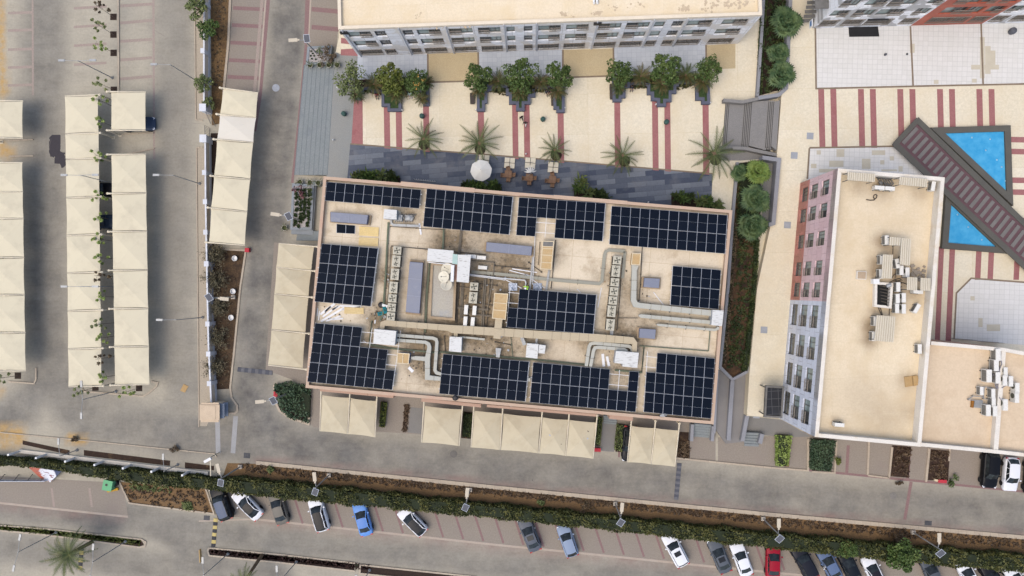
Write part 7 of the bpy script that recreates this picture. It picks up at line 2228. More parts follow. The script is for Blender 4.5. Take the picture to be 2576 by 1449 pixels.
put(TREE, 'g2', 1787, 171, 4.2, ZW + .4, 'narrow green tree with rusty leaves, most eastern', GT, 1.5, .82)
mb = MB(); rg = random.Random(8)
for x, y in ((1051, 194), (1064, 201), (1047, 224), (1044, 214), (1056, 211)):
 c = P(x, y, 5.2)
 for _ in range(5): leaf_quad(mb, c + Vector((rg.gauss(0, .11), rg.gauss(0, .11), rg.gauss(0, .1))), .11, rg, 1.5)
tag(link('flower_cluster', mb, [leafmat("orange flowers", (.26, .14, .03), (.34, .19, .04))]), 'clusters of orange flowers over the green tree of the first planter', 'flowers', None, 'stuff')
SP = {'a': palm_proto('palm_shrub', lf_palmg, 11, .9, 1.6, 36, .3, .9, .8, .14, 10, lf2=lf_palmb), 'b': palm_proto('palm_shrub', lf_palmb, 12, .8, 1.5, 34, .3, .9, .9, .14, 10, lf2=lf_palmg)}
GP = 'bushy palms in the plaza planters'
for i, (k, x, y, s, l) in enumerate((('b', 941, 212, 1.1, 'brownish bushy palm between the olive and the yellow trees'), ('a', 897, 238, .9, 'drooping palm at the foot of the olive tree'), ('a', 1013, 215, 1.15, 'green bushy palm right of the yellow tree'), ('b', 1000, 236, .95, 'brown drooping palm over the first stepped planter'), ('a', 1072, 208, .8, 'small palm at the east end of the first planter'), ('b', 1060, 246, .8, 'brown palm hanging over the plaza at the first planter end'), ('b', 1204, 227, .8, 'palm under the western tree of the middle group'), ('a', 1254, 205, 1.05, 'green bushy palm left of the largest tree'), ('b', 1308, 232, .9, 'palm under the largest tree over the lawn'), ('b', 1361, 206, 1.0, 'brown bushy palm right of the largest tree'), ('b', 1404, 228, .95, 'brown palm under the eastern tree of the middle group'), ('a', 1556, 220, .75, 'palm under the dense western tree of the east group'), ('b', 1612, 192, 1.1, 'brown bushy palm left of the centre tree, east group'), ('b', 1666, 212, .95, 'palm under the centre tree of the east group'), ('a', 1724, 190, 1.1, 'bushy palm right of the centre tree, east group'), ('b', 1768, 206, 1.1, 'brown palm under the most eastern tree'))):
 put(SP, k, x, y, 2.1, ZW + .45, l, GP, i * 1.1, s)
DP = {'a': palm_proto('date_palm', lf_palm, 21, 1.5, 2.7, 17, .36, .75, .85, .34, 16, lf2=lf_palmg)}
GD = 'date palms along the slate terrace'
for i, (x, y, s, l) in enumerate(((1064, 347, .95, 'date palm most western on the slate edge'), (1205, 359, 1.1, 'date palm above the open parasol'), (1396, 374, .78, 'smallest date palm in the middle of the slate edge'), (1568, 389, .95, 'date palm second from the east on the slate edge'), (1797, 386, 1.25, 'largest date palm most eastern near the stairs'))):
 put(DP, 'a', x, y, 3.0, ZW, l, GD, i * 1.3, s * 1.12)
 p_ = P(x + 3, y + 16, ZW); mb = MB(); mb.lathe((p_.x, p_.y, ZW), [(.75, .01), (.75, .03), (0, .03)], 12); tag(link('planting_pit', mb, [m_soil_dark]), None, None, None, 'structure')
FP = {'g': fanpalm_proto(31, lf_fan, 2.2, 1.75, 46), 'l': fanpalm_proto(32, lf_lime, 2.2, 1.55, 40)}
GF = 'fan palms in the planted strips'
for i, (k, x, y, s, l, zb) in enumerate((('g', 1978, 55, 1.15, 'large green fan palm at the top of the upper strip', ZW), ('g', 1962, 128, .8, 'small green fan palm in the middle of the upper strip', ZW), ('g', 1966, 186, 1.0, 'green fan palm at the foot of the upper strip', ZW), ('l', 1905, 430, 1.05, 'lime green fan palm at the head of the lower strip', ZW), ('g', 1899, 503, 1.1, 'green fan palm second from the head of the lower strip', ZW), ('g', 1894, 571, 1.08, 'dark green fan palm third from the head of the lower strip', ZW), ('g', 1866, 432, .65, 'small dull fan palm beside the lime one', ZW))):
 put(FP, k, x, y, 3.2, zb, l, GF, i * .9, s)
# tall palm at the bottom left
rg = random.Random(40)
r = thing('tall_palm', 'tall feathery palm with a slanting view of its trunk, bottom left corner', 'palm', P(232, 1363).to_tuple())
tp_ = P(158, 1413, 4.6)
mb = MB(); b0 = Vector(r.location)
top = P(172, 1395, 4.4)
mb.tube(b0, top, .26, .2, 10)
part('trunk', mb, [m_bark], r)
mb = MB()
for i in range(34):
 frond(mb, 3.3 * rg.uniform(.8, 1.1), 1.0 - .95 * i / 34, .6 * rg.uniform(.7, 1.2), i * 2.39996, 14, .55, rg, 1 if rg.random() < .4 else 0, top)
part('crown', mb, [lf_palmg, lf_palm], r)
r = thing('tall_palm', 'palm of which only the crown tip shows at the bottom edge below the dark median', 'palm', P(660, 1395).to_tuple())
top = P(615, 1462, 4.6)
mb = MB(); mb.tube(Vector(r.location), top, .24, .18, 10); part('trunk', mb, [m_bark], r)
mb = MB()
for i in range(20): frond(mb, 2.2 * rg.uniform(.8, 1.1), 1.0 - .9 * i / 20, .6, i * 2.39996, 10, .45, rg, 0, top)
part('crown', mb, [lf_palm], r)
# saplings
def sapling_proto(seed, lf, h, n):
 rg = random.Random(seed)
 r = thing('sapling', 'x', 'sapling')
 mb = MB(); mb.tube((0, 0, 0), (.1, .02, h), .035, .015, 6)
 tips = []
 for k in range(n):
  a = k * 2.2; t = .45 + .55 * k / n
  o = Vector((.1 * t, .02 * t, h * t)); e = o + Vector((math.cos(a) * rg.uniform(.3, .75), math.sin(a) * rg.uniform(.3, .75), rg.uniform(.1, .5)))
  mb.tube(o, e, .015, .008, 4); tips.append(e)
 part('trunk', mb, [m_barkg], r, world=False)
 mb = MB()
 for e in tips:
  k = rg.uniform(.13, .27); clump(mb, e, (k, k, k * .6), int(260 * k), .13, rg, 0, .2)
 part('crown', mb, [lf], r, world=False)
 return r
SA = {'a': sapling_proto(51, lf_sap, 3.8, 7), 'b': sapling_proto(52, lf_sap, 3.6, 6), 'c': sapling_proto(53, lf_sap2, 4.1, 7), 'd': sapling_proto(54, lf_dry, 4.3, 7)}
GA = 'saplings in the car park'
sap = [('d', 285.5, 42.5, 'bare leaning sapling in the uppermost square pit'), ('c', 285.5, 87, 'thin sapling in the second square pit'), ('a', 286, 133, 'thin sapling in the third square pit'), ('c', 286.5, 226, 'sapling in the fourth square pit above the carport'), ('a', 284, 268, 'sapling between the first carport bays, upper'), ('b', 284, 318, 'bushy sapling between the first carport bays, lower'), ('a', 284, 402, 'sapling reaching over the second beam of the row'), ('a', 283, 500, 'bright sapling reaching over the bay above the black car'), ('b', 283, 553, 'sapling reaching over the dark blue car'), ('a', 284, 606, 'sapling above the middle of the carport gap'), ('b', 285, 650, 'sapling in the middle of the carport gap'), ('d', 286, 655 + 40, 'half bare sapling in the carport gap'), ('b', 286, 747, 'round bright sapling in the carport gap'), ('c', 287, 812, 'thin sapling low in the carport gap'), ('b', 289, 845, 'small lime sapling low in the carport gap'), ('d', 289, 897, 'bare sapling near the south end of the gap'), ('b', 290, 944, 'bright sapling at the south end of the gap'), ('c', 240, 975, 'sapling in a dark pit at the south end of the second row'), ('a', 350, 976, 'sapling in a dark pit at the south end of the third row'), ('c', 45, 945, 'sapling in the island corner below the left row')]
for i, (k, x, y, l) in enumerate(sap):
 put(SA, k, x, y, 0, 0, l, GA, i * 1.7, 1.0)
 if i < 4 or i >= 17:
  p_ = P(x, y); mb = MB(); mb.box((p_.x, p_.y, .012), (.85, .85, .02)); tag(link('planting_pit', mb, [m_soil_dark]), None, None, None, 'structure')
B2 = {'a': tree_proto(lf_olive, 61, 3.2, 1.3, 650, .15, 9), 'b': tree_proto(lf_ficus, 62, 3.6, 1.5, 1100, .16, 9)}
for k, x, y, s, l in (('a', 494, 18, 1.15, 'loose green tree at the top of the boundary wall'), ('b', 524, 72, .95, 'dense round green tree on the boundary wall'), ('a', 505, 208, .95, 'loose tree beside the upper single armed lamp'), ('a', 514, 252, .65, 'small yellowish tree at the boundary wall by the gate')):
 put(B2, k, x, y, 2.6, 0, l, 'trees on the boundary wall', x, s)
def dry_bush(seed):
 rg = random.Random(seed)
 r = thing('dry_bush', 'x', 'bush')
 mb = MB()
 for k in range(90):
  a = rg.uniform(0, 6.28); e = rg.uniform(.25, 1.45); L = rg.uniform(.7, 1.45)
  d = Vector((math.cos(a) * math.cos(e), math.sin(a) * math.cos(e), math.sin(e)))
  m_ = d * L * .55 + Vector((rg.gauss(0, .1), rg.gauss(0, .1), .1)); t = d * L * 1.25 + Vector((rg.gauss(0, .15), rg.gauss(0, .15), .1))
  mb.tube((0, 0, .05), m_, .022, .014, 4, cap=False); mb.tube(m_, t, .014, .006, 4, cap=False)
  for _ in range(13):
   leaf_quad(mb, lerp(m_, t, rg.random()) + Vector((rg.gauss(0, .12), rg.gauss(0, .12), rg.gauss(0, .08))), .085, rg, .3, 1)
 part('branches', mb, [m_barkg, leafmat('dusty twig leaves', (.065, .058, .034), (.12, .105, .06), (.15, .125, .075))], r, world=False)
 return r
DB = {'a': dry_bush(71), 'b': dry_bush(72)}
for i, (k, x, y, s, l) in enumerate((('a', 540, 640, 1.1, 'twiggy dry bush below the slanted carport row'), ('b', 540, 702, 1.15, 'largest twiggy dry bush in the dry bed, second'), ('a', 545, 775, .95, 'twiggy dry bush below the solar lamp of the dry bed'), ('b', 542, 849, 1.0, 'twiggy dry bush fourth in the dry bed'), ('a', 537, 924, 1.0, 'twiggy dry bush most southern in the dry bed'))):
 put(DB, k, x + 3, y, .8, 0, l, 'dry bushes in the bed by the wall', i * 1.2, s * 1.15)
# hedges
def hedge(label, top, bot, h, lf, lsize, dens, seed, name='hedge', zb=0.0, cat='hedge', hump=.35):
 """top and bot: bearings of the two long edges of the crest"""
 rg = random.Random(seed)
 zt = zb + h
 T, Bt = PP(top, zt), PP(bot, zt)
 if label.startswith('long clipped'): T = [lerp(a, b_, .24) for a, b_ in zip(T, Bt)]
 c = T[0]
 r = thing(name, label, cat, (c.x, c.y, zb))
 core = MB()
 n = len(T)
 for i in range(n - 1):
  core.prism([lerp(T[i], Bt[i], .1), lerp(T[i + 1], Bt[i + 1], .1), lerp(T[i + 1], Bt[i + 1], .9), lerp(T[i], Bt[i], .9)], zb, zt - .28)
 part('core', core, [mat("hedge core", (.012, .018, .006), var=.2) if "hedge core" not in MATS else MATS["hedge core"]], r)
 mb = MB()
 for i in range(n - 1):
  L = (T[i + 1] - T[i]).length; W = ((T[i] - Bt[i]).length + (T[i + 1] - Bt[i + 1]).length) / 2
  for _ in range(int(L * W * dens)):
   u, v_ = rg.random(), rg.random()
   p_ = lerp(lerp(T[i], T[i + 1], u), lerp(Bt[i], Bt[i + 1], u), -.04 + 1.08 * v_)
   bulge = math.sin(p_.x * 1.3 + math.sin(p_.x * .47) * 2) * .5 + math.sin(p_.x * 3.1 + p_.y * 2) * .3 + math.sin(p_.y * 4.1) * .2
   z = zt - .2 + hump * .5 * bulge - .5 * abs(2 * v_ - 1) ** 5 * h * .3 + rg.gauss(0, .07)
   leaf_quad(mb, Vector((p_.x, p_.y, z)), lsize * rg.uniform(.7, 1.3), rg, .45)
  for _ in range(int(L * h * dens * .8)):
   u = rg.random()
   for E, O in ((T, Bt), (Bt, T)):
    p_ = lerp(E[i], E[i + 1], u); o = lerp(O[i], O[i + 1], u)
    p_ = lerp(p_, o, rg.uniform(-.08, .06) + .05 * math.sin(p_.x * 2.2) + .07 * math.sin(p_.x * .9 + 1))
    leaf_quad(mb, Vector((p_.x, p_.y, zb + rg.uniform(.1, h - .15))), lsize * rg.uniform(.7, 1.3), rg, .1)
 part('foliage', mb, [lf], r)
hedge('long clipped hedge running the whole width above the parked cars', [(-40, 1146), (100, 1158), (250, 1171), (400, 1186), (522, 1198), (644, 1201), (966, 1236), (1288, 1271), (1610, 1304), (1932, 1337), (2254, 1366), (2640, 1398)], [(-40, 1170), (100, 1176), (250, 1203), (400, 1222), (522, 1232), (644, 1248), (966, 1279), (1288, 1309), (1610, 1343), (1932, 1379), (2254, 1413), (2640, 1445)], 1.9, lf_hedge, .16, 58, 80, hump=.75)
hedge('rounded dark green shrub mass in the corner bed by the red cabinet', [(689, 968), (730, 968), (768, 980), (779, 990)], [(692, 990), (705, 1028), (742, 1052), (776, 1059)], .8, lf_shrub, .17, 60, 81, 'shrub_mass', cat='shrubs', hump=.8)
hedge('bright green low hedge block under the grey cladding corner', [(1958, 1096), (1957, 1174)], [(1990, 1097), (1982, 1174)], .9, lf_bright, .14, 100, 82)
hedge('dark blue green hedge block left of the empty bays', [(2047, 1106), (2042, 1182)], [(2098, 1109), (2090, 1187)], .9, lf_shrub, .14, 100, 83)
hedge('narrow yellow green hedge beside the pair of bays', [(958, 1012), (953, 1074)], [(972, 1014), (966, 1076)], .8, lf_yellow, .12, 90, 84)
hedge('narrow dark hedge at the east side of the four bay carport', [(1501, 1050), (1495, 1118)], [(1516, 1052), (1509, 1122)], .9, lf_olive, .13, 90, 85)
hedge('leafy hedge left of the black car under the carport', [(1556, 1068), (1550, 1134)], [(1577, 1072), (1570, 1136)], .8, lf_olive, .13, 70, 86)
hedge('dark narrow hedge between the single bay and the four bays', [(1169, 1040), (1165, 1100)], [(1187, 1042), (1182, 1102)], .8, lf_dark, .13, 80, 87)
hedge('low mossy planting on the grassy median', [(-40, 1317), (100, 1331), (352, 1360)], [(-40, 1331), (100, 1343), (350, 1372)], .3, lf_yellow, .1, 60, 88, 'median_planting', cat='plants', hump=.1)
hedge('dark creeping shrubs along the east side of the lower strip', [(1903, 600), (1895, 724), (1878, 880), (1868, 935)], [(1912, 600), (1904, 724), (1888, 900), (1880, 933)], .8, lf_dark, .14, 70, 89, 'shrub_row', zb=ZW, cat='shrubs', hump=.5)
hedge('ragged dark shrubs around the trunks of the lower strip fan palms', [(1862, 410), (1858, 480), (1856, 600)], [(1914, 405), (1914, 480), (1906, 600)], .7, lf_dark, .16, 26, 93, 'shrub_row', zb=ZW, cat='shrubs', hump=.9)  # dark foliage added to stand in for shade at the strip's head
hedge('dark shrubs in the shade along the west side of the lower strip', [(1848, 560), (1835, 724), (1817, 915)], [(1856, 562), (1844, 724), (1824, 918)], .5, lf_dry, .15, 60, 90, 'shrub_row', zb=ZW, cat='shrubs', hump=.4)
hedge('dark shrubs along the west edge of the upper strip', [(1922, -40), (1910, 100), (1907, 235)], [(1934, -40), (1924, 100), (1918, 235)], .6, lf_dark, .15, 50, 91, 'shrub_row', zb=ZW, cat='shrubs', hump=.5)
hedge('dark red brown planting of the southern median', [(527, 1382), (700, 1399), (930, 1423)], [(528, 1395), (700, 1412), (930, 1436)], .3, leafmat("dark red leaves", (.018, .008, .007), (.04, .018, .014)), .1, 70, 92, 'median_planting', cat='plants', hump=.1)
# big tree over the hedge
BT = {'a': tree_proto(lf_ficus, 95, 3.4, 1.7, 2200, .16, 13)}
put(BT, 'a', 2272, 1398, 2.6, 0, 'round dark green tree rising out of the hedge left of the gap', 'trees in the hedge', 0, 1.1)
put(BT, 'a', 2140, 1389, 2.4, 0, 'bushy outgrowth of the hedge over the black saloon', 'trees in the hedge', 2, .7)
# low brown bedding plants and tufts
def tufts(name, label, polys, n, s, h, lf, seed, zb=0.0, group=None):
 rg = random.Random(seed); mb = MB()
 for poly in polys:
  T, Bt = PP(poly[0], zb), PP(poly[1], zb)
  segs = [(T[i + 1] - T[i]).length for i in range(len(T) - 1)]
  tot = sum(segs)
  for _ in range(n):
   k = rg.random() * tot; i = 0
   while k > segs[i]: k -= segs[i]; i += 1
   u = k / segs[i]; v_ = rg.random()
   c = lerp(lerp(T[i], T[i + 1], u), lerp(Bt[i], Bt[i + 1], u), v_)
   for _ in range(9): leaf_quad(mb, c + Vector((rg.gauss(0, s * .5), rg.gauss(0, s * .5), rg.uniform(.03, h))), s * rg.uniform(.5, .9), rg, .6)
 return tag(link(name, mb, [lf]), label, 'plants', group, 'stuff')
lf_redbrown = leafmat("reddish bedding leaves", (.045, .029, .018), (.085, .055, .032), (.11, .075, .043))
tufts('bedding_plants', 'rows of reddish brown bedding plants along the kerb of the soil strip', [([(620, 1166), (1288, 1236), (1932, 1300), (2640, 1364)], [(620, 1186), (1288, 1248), (1932, 1318), (2640, 1384)])] , 1500, .17, .25, lf_redbrown, 101)
tufts('bedding_plants', 'brown tufts in rows in the soil bed near the waste container', [([(312, 1222), (510, 1238)], [(330, 1262), (530, 1290)])], 160, .17, .2, lf_redbrown, 102)
tufts('weeds', 'green weeds in the soil bed near the waste container', [([(320, 1214), (420, 1222)], [(330, 1230), (440, 1240)]), ([(460, 1262), (480, 1264)], [(465, 1280), (485, 1282)])], 70, .17, .3, lf_olive, 103)
tufts('weeds', 'sparse dry weeds on the ridged soil by the boundary wall', [([(532, -40), (532, 215)], [(576, -40), (560, 215)]), ([(545, 700), (550, 970)], [(590, 700), (575, 970)])], 90, .14, .12, lf_dry, 104)
tufts('weeds', 'dark scrub dotted over the lower palm strip', [([(1858, 600), (1828, 925)], [(1900, 600), (1872, 925)])], 330, .18, .3, lf_dark, 105, ZW)
tufts('weeds', 'dark scrub in the upper palm strip', [([(1934, -40), (1916, 235)], [(1980, -40), (1962, 225)])], 240, .22, .4, lf_dark, 106, ZW)
tufts('weeds', 'brown litter plants in the narrow beds by the carports', [([(1018, 1020), (1014, 1084)], [(1028, 1020), (1022, 1084)]), ([(1708, 1110), (1704, 1150)], [(1733, 1110), (1733, 1150)]), ([(2250, 1125), (2242, 1198)], [(2290, 1128), (2284, 1200)]), ([(2345, 1132), (2338, 1206)], [(2388, 1136), (2384, 1208)])], 70, .18, .25, lf_redbrown, 107)
for l, x, y, zb, s, lf in (('small green bush at the end of the brown bed by the black car', 2396, 1206, 0, .75, lf_ficus), ('yellow green sprig leaning out of the dark blue green hedge', 2108, 1160, 0, .45, lf_yellow), ('thin bare shoot lying across the brown bed', 2262, 1215, 0, .35, lf_dry), ('small green bush in the soil strip near the white car', 1358, 1263, 0, .6, lf_olive), ('brown bush in the soil strip left of the lamp', 1470, 1278, 0, .8, lf_dry), ('dark brown bush in the soil strip near the last lamp', 2258, 1353, 0, .8, lf_dry), ('green bush at the west end of the soil strip', 682, 1182, 0, .5, lf_olive), ('dry bush lying on the pavement above the dark beds', 441, 1134, 0, .5, lf_dry), ('dry bush lying on the pavement farther west', 185, 1104, 0, .45, lf_dry)):
 rg = random.Random(int(x)); mb = MB(); c = P(x, y, zb + .3)
 for k in range(6): clump(mb, (c.x + rg.gauss(0, s * .4), c.y + rg.gauss(0, s * .4), zb + .2 + rg.random() * s * .6), (s * .45, s * .45, s * .35), 26, .13, rg)
 tag(link('bush', mb, [lf]), l, 'bush')
for a, b_, l in (((2243 + 5, 1205), (2290, 1222), 'x'),):
 mb = MB(); mb.tube(P(2366 - 110, 1204 - 6, 1.1), P(2290, 1222, .3), .03)
# planter walls with lawn
def planter(label, outline, zb, h, m_wall, m_in, w=.38, closed=False, lawn=None, group=None, name='planter'):
 pw = PP(outline, zb + h)
 r = thing(name, label, 'planter', (pw[0].x, pw[0].y, zb), group=group)
 mb = MB(); mb.sweep(pw, w, zb, zb + h, closed=closed); part('wall', mb, [m_wall], r)
 mb = MB(); mb.sheet(PP(lawn or outline, zb + h - .08), zb + h - .08); part('soil', mb, [m_in], r)
m_lawn = mat("lawn grass", (.022, .05, .012), (.045, .075, .02), var=.2, scale=3, fine=20, finevar=.3)
m_pl = mat("slate blue planter wall", S(104, 108, 124), S(92, 96, 112), var=.06, scale=1)
GPL = 'stepped planters on the plaza'
planter('narrow planter at the foot of the olive tree', [(893, 246), (903, 247), (903, 232), (912, 231), (912, 222), (935, 222)], ZW, .5, m_pl, m_soil_dark, group=GPL, lawn=[(893, 246), (903, 247), (912, 231), (935, 222), (935, 200), (893, 200)])
planter('stepped lawn planter in the first group', [(963, 224), (963, 264), (978, 264), (978, 276), (1006, 276), (1006, 226)], ZW, .5, m_pl, m_lawn, group=GPL)
planter('straight planter at the east end of the first group', [(1064, 262), (1076, 262), (1075, 200)], ZW, .5, m_pl, m_lawn, group=GPL, lawn=[(1062, 262), (1076, 262), (1075, 200), (1050, 200)])
planter('narrow planter with lawn tip at the west end of the middle group', [(1203, 196), (1203, 276), (1216, 276), (1216, 256), (1222, 256), (1222, 228), (1236, 224), (1236, 212)], ZW, .5, m_pl, m_lawn, group=GPL)
planter('stepped lawn planter in the centre of the middle group', [(1276, 222), (1276, 236), (1284, 236), (1284, 258), (1302, 258), (1302, 275), (1316, 275), (1316, 258), (1331, 258), (1331, 240), (1343, 240), (1343, 224)], ZW, .5, m_pl, m_lawn, group=GPL)
planter('narrow lawn planter at the east end of the middle group', [(1396, 230), (1396, 271), (1403, 271), (1403, 279), (1417, 279), (1417, 205)], ZW, .5, m_pl, m_lawn, group=GPL)
planter('narrow lawn planter at the west end of the east group', [(1544, 192), (1545, 252), (1560, 252), (1560, 242), (1570, 242), (1570, 218), (1582, 216), (1582, 206)], ZW, .5, m_pl, m_lawn, group=GPL)
planter('stepped lawn planter in the centre of the east group', [(1622, 212), (1632, 213), (1632, 234), (1642, 234), (1642, 249), (1657, 250), (1657, 264), (1672, 264), (1672, 252), (1686, 252), (1686, 231), (1698, 231), (1698, 214), (1708, 213)], ZW, .5, m_pl, m_lawn, group=GPL)
planter('stepped lawn planter at the east end of the east group', [(1746, 206), (1754, 214), (1754, 248), (1769, 248), (1769, 258), (1783, 258), (1781, 196)], ZW, .5, m_pl, m_lawn, group=GPL)
for l, q in (('dark bench block along the west side of the middle planter', [(1182, 234), (1193, 234), (1193, 260), (1183, 260)]), ('dark bench block beside the narrow east planter of the middle group', [(1386, 236), (1395, 236), (1395, 264), (1387, 264)]), ('dark bench block along the west side of the east planter group', [(1534, 212), (1544, 212), (1544, 248), (1535, 248)])):
 mb = MB(); mb.prism(PP(q, ZW + .45), ZW, ZW + .4); mb.prism([lerp(p_, sum(PP(q, ZW + .45), Vector((0, 0, 0))) / 4, -.04) for p_ in PP(q, ZW + .45)], ZW + .4, ZW + .45)
 tag(link('bench', mb, [mat("dark bench slats", S(78, 70, 66), var=.1) if "dark bench slats" not in MATS else MATS["dark bench slats"]]), l, 'bench')
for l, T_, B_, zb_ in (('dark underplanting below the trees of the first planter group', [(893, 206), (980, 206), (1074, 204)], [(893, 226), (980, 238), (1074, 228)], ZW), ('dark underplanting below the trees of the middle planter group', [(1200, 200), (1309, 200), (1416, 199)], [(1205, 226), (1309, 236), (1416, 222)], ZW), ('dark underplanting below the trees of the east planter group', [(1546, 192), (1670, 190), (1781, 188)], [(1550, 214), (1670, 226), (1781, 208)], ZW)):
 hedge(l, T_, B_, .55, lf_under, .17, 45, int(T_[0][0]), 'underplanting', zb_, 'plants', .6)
# beds beside the steps with pots
m_pebble = mat("white pebbles", S(206, 200, 196), S(190, 182, 178), var=.08, scale=4, fine=12, finevar=.25)
m_bedwall = mat("grey bed wall", S(146, 152, 156), var=.08)
planter('walled white pebble bed left of the north block', [(776, 120), (832, 117), (828, 158), (772, 160)], 0, .9, m_bedwall, m_pebble, .3, True, name='walled_bed')
planter('walled white pebble bed with dark rosettes north-west of the office', [(738, 464), (787, 467), (781, 575), (733, 575)], 0, .8, m_bedwall, m_pebble, .32, True, name='walled_bed')
mb = MB(); mb.sweep(PP([(784, 462), (804, 464)], .9), .4, 0, .9); mb.sweep(PP([(787, 465), (779, 582), (733, 580)], .5), .9, 0, .5); tag(link('bed_ledge', mb, [m_bedwall]), 'grey stone ledge around the pebble bed with dark rosettes', 'ledge')
mb = MB()
for i in range(4):
 z = .6 - i * .15; mb.prism(PP([(800 - i * 17, 580 + 0), (826, 586), (824, 606 + i * 0), (796 - i * 17, 605)], z), -.05, z - i * .001)
struct('steps', mb, m_stepgrey, 'grey steps south of the dark rosette bed')
def rosette_proto(seed, lf):
 rg = random.Random(seed); r = thing('rosette_plant', 'x', 'plant'); mb = MB()
 for k in range(22):
  a = k * 2.4; e = rg.uniform(.2, 1.2); L = rg.uniform(.22, .34); d = Vector((math.cos(a) * math.cos(e), math.sin(a) * math.cos(e), math.sin(e))); s = Vector((-math.sin(a), math.cos(a), 0)) * .05
  mb.face([(0, 0, .03), d * L * .5 + s, d * L, d * L * .5 - s])
 part('leaves', mb, [lf], r, world=False); return r
RO = {'a': rosette_proto(5, lf_dark)}
rg = random.Random(77)
rp = []
for j in range(13):
 for i in range(4):
  if j > 10 and i == 2: continue
  x, y = 746 + i * 10.5 + rg.uniform(-2, 2) - j * .35, 478 + j * 7.4 + rg.uniform(-2, 2)
  rp.append((x, y))
for k, (x, y) in enumerate(rp):
 put(RO, 'a', x, y, 1.0, .72, 'dark spiky rosette plant in rows on the white pebbles', 'dark rosettes in the pebble bed', k * .7, 1.1 + .3 * rg.random())
for k, (x, y) in enumerate(((782, 128), (786, 134), (781, 140), (790, 140), (784, 147), (794, 148))):
 put(RO, 'a', x, y, 1.0, .82, 'small dark rosette plant on the pebble bed beside the lamp', 'dark rosettes by the lamp', k * .7, .7)
for l, x, y, lf, n, s, zb in (('brown shrubby plant mass in the pebble bed left of the north block', 822, 130, lf_dry, 220, .75, .9), ('second brown shrub in the pebble bed by the lamp', 836 - 4, 146, lf_dry, 160, .6, .9), ('green tuft at the lamp foot in the pebble bed', 803, 125, lf_olive, 70, .4, .9), ('pinkish shrub at the top of the dark rosette bed', 752, 480, leafmat("pink brown leaves", (.06, .025, .028), (.12, .05, .055)), 130, .6, .8), ('dark leafy shrub in the dark rosette bed, north-east', 772, 486, lf_dark, 150, .55, .8)):
 rg = random.Random(int(x)); mb = MB(); c = P(x, y, zb + .5)
 for k in range(7): clump(mb, (c.x + rg.gauss(0, s * .6), c.y + rg.gauss(0, s * .6), zb + .3 + rg.random() * .5), (s * .5,) * 3, n // 6, .12, rg)
 tag(link('shrub', mb, [lf]), l, 'shrub')
def pot_proto():
 r = thing('potted_plant', 'x', 'potted plant'); mb = MB(); mb.lathe((0, 0, 0), [(.22, 0), (.36, .35), (.38, .62), (.34, .62), (.33, .5), (0, .5)], 16, 0)
 part('pot', mb, [mat("white pot glaze", S(214, 206, 192), var=.05, world=False)], r, world=False)
 mb = MB(); mb.lathe((0, 0, .51), [(0, .02), (.33, .0)], 12); part('soil', mb, [m_soil_dark], r, world=False)
 mb = MB(); rg = random.Random(3)
 for i in range(9): frond(mb, rg.uniform(.6, .95), 1.0, .9, i * 2.4, 7, .14, rg, 0, (0, 0, .55))
 part('foliage', mb, [lf_palmg], r, world=False); return r
PO = {'a': pot_proto()}
for i, (x, y, zb, l) in enumerate(((780, 163, .3, 'white pot with a palm at the top of the wide steps, first from the west'), (804, 163, .5, 'white pot with a palm at the top of the wide steps, second from the west'), (827, 163, .7, 'white pot with a palm at the top of the wide steps, third from the west'), (848, 163, ZW, 'white pot with a palm at the top of the wide steps, most eastern'), (754, 458, .1, 'white pot with a palm at the foot of the wide steps, west'), (779, 459, .4, 'white pot with a palm at the foot of the wide steps, middle'), (800, 460, .7, 'white pot with a palm at the foot of the wide steps, east'), (715, 573, 0, 'single potted palm at the road beside the dark rosette bed'))):
 put(PO, 'a', x, y, zb + .6, zb, l, 'potted palms by the steps', i * .8, .95)
for i, (x, y, l) in enumerate(((590, 650, 'white pot in the dry bed near its north end'), (586, 733, 'white pot in the dry bed right of the solar lamp'), (581, 799, 'white pot in the dry bed, most southern'))):
 mb = MB(); p_ = P(x, y, .5); mb.lathe((p_.x, p_.y, 0), [(.2, 0), (.32, .3), (.36, .55), (.31, .55), (.28, .3), (0, .3)], 16)
 tag(link('pot', mb, [m_white]), l, 'pot')
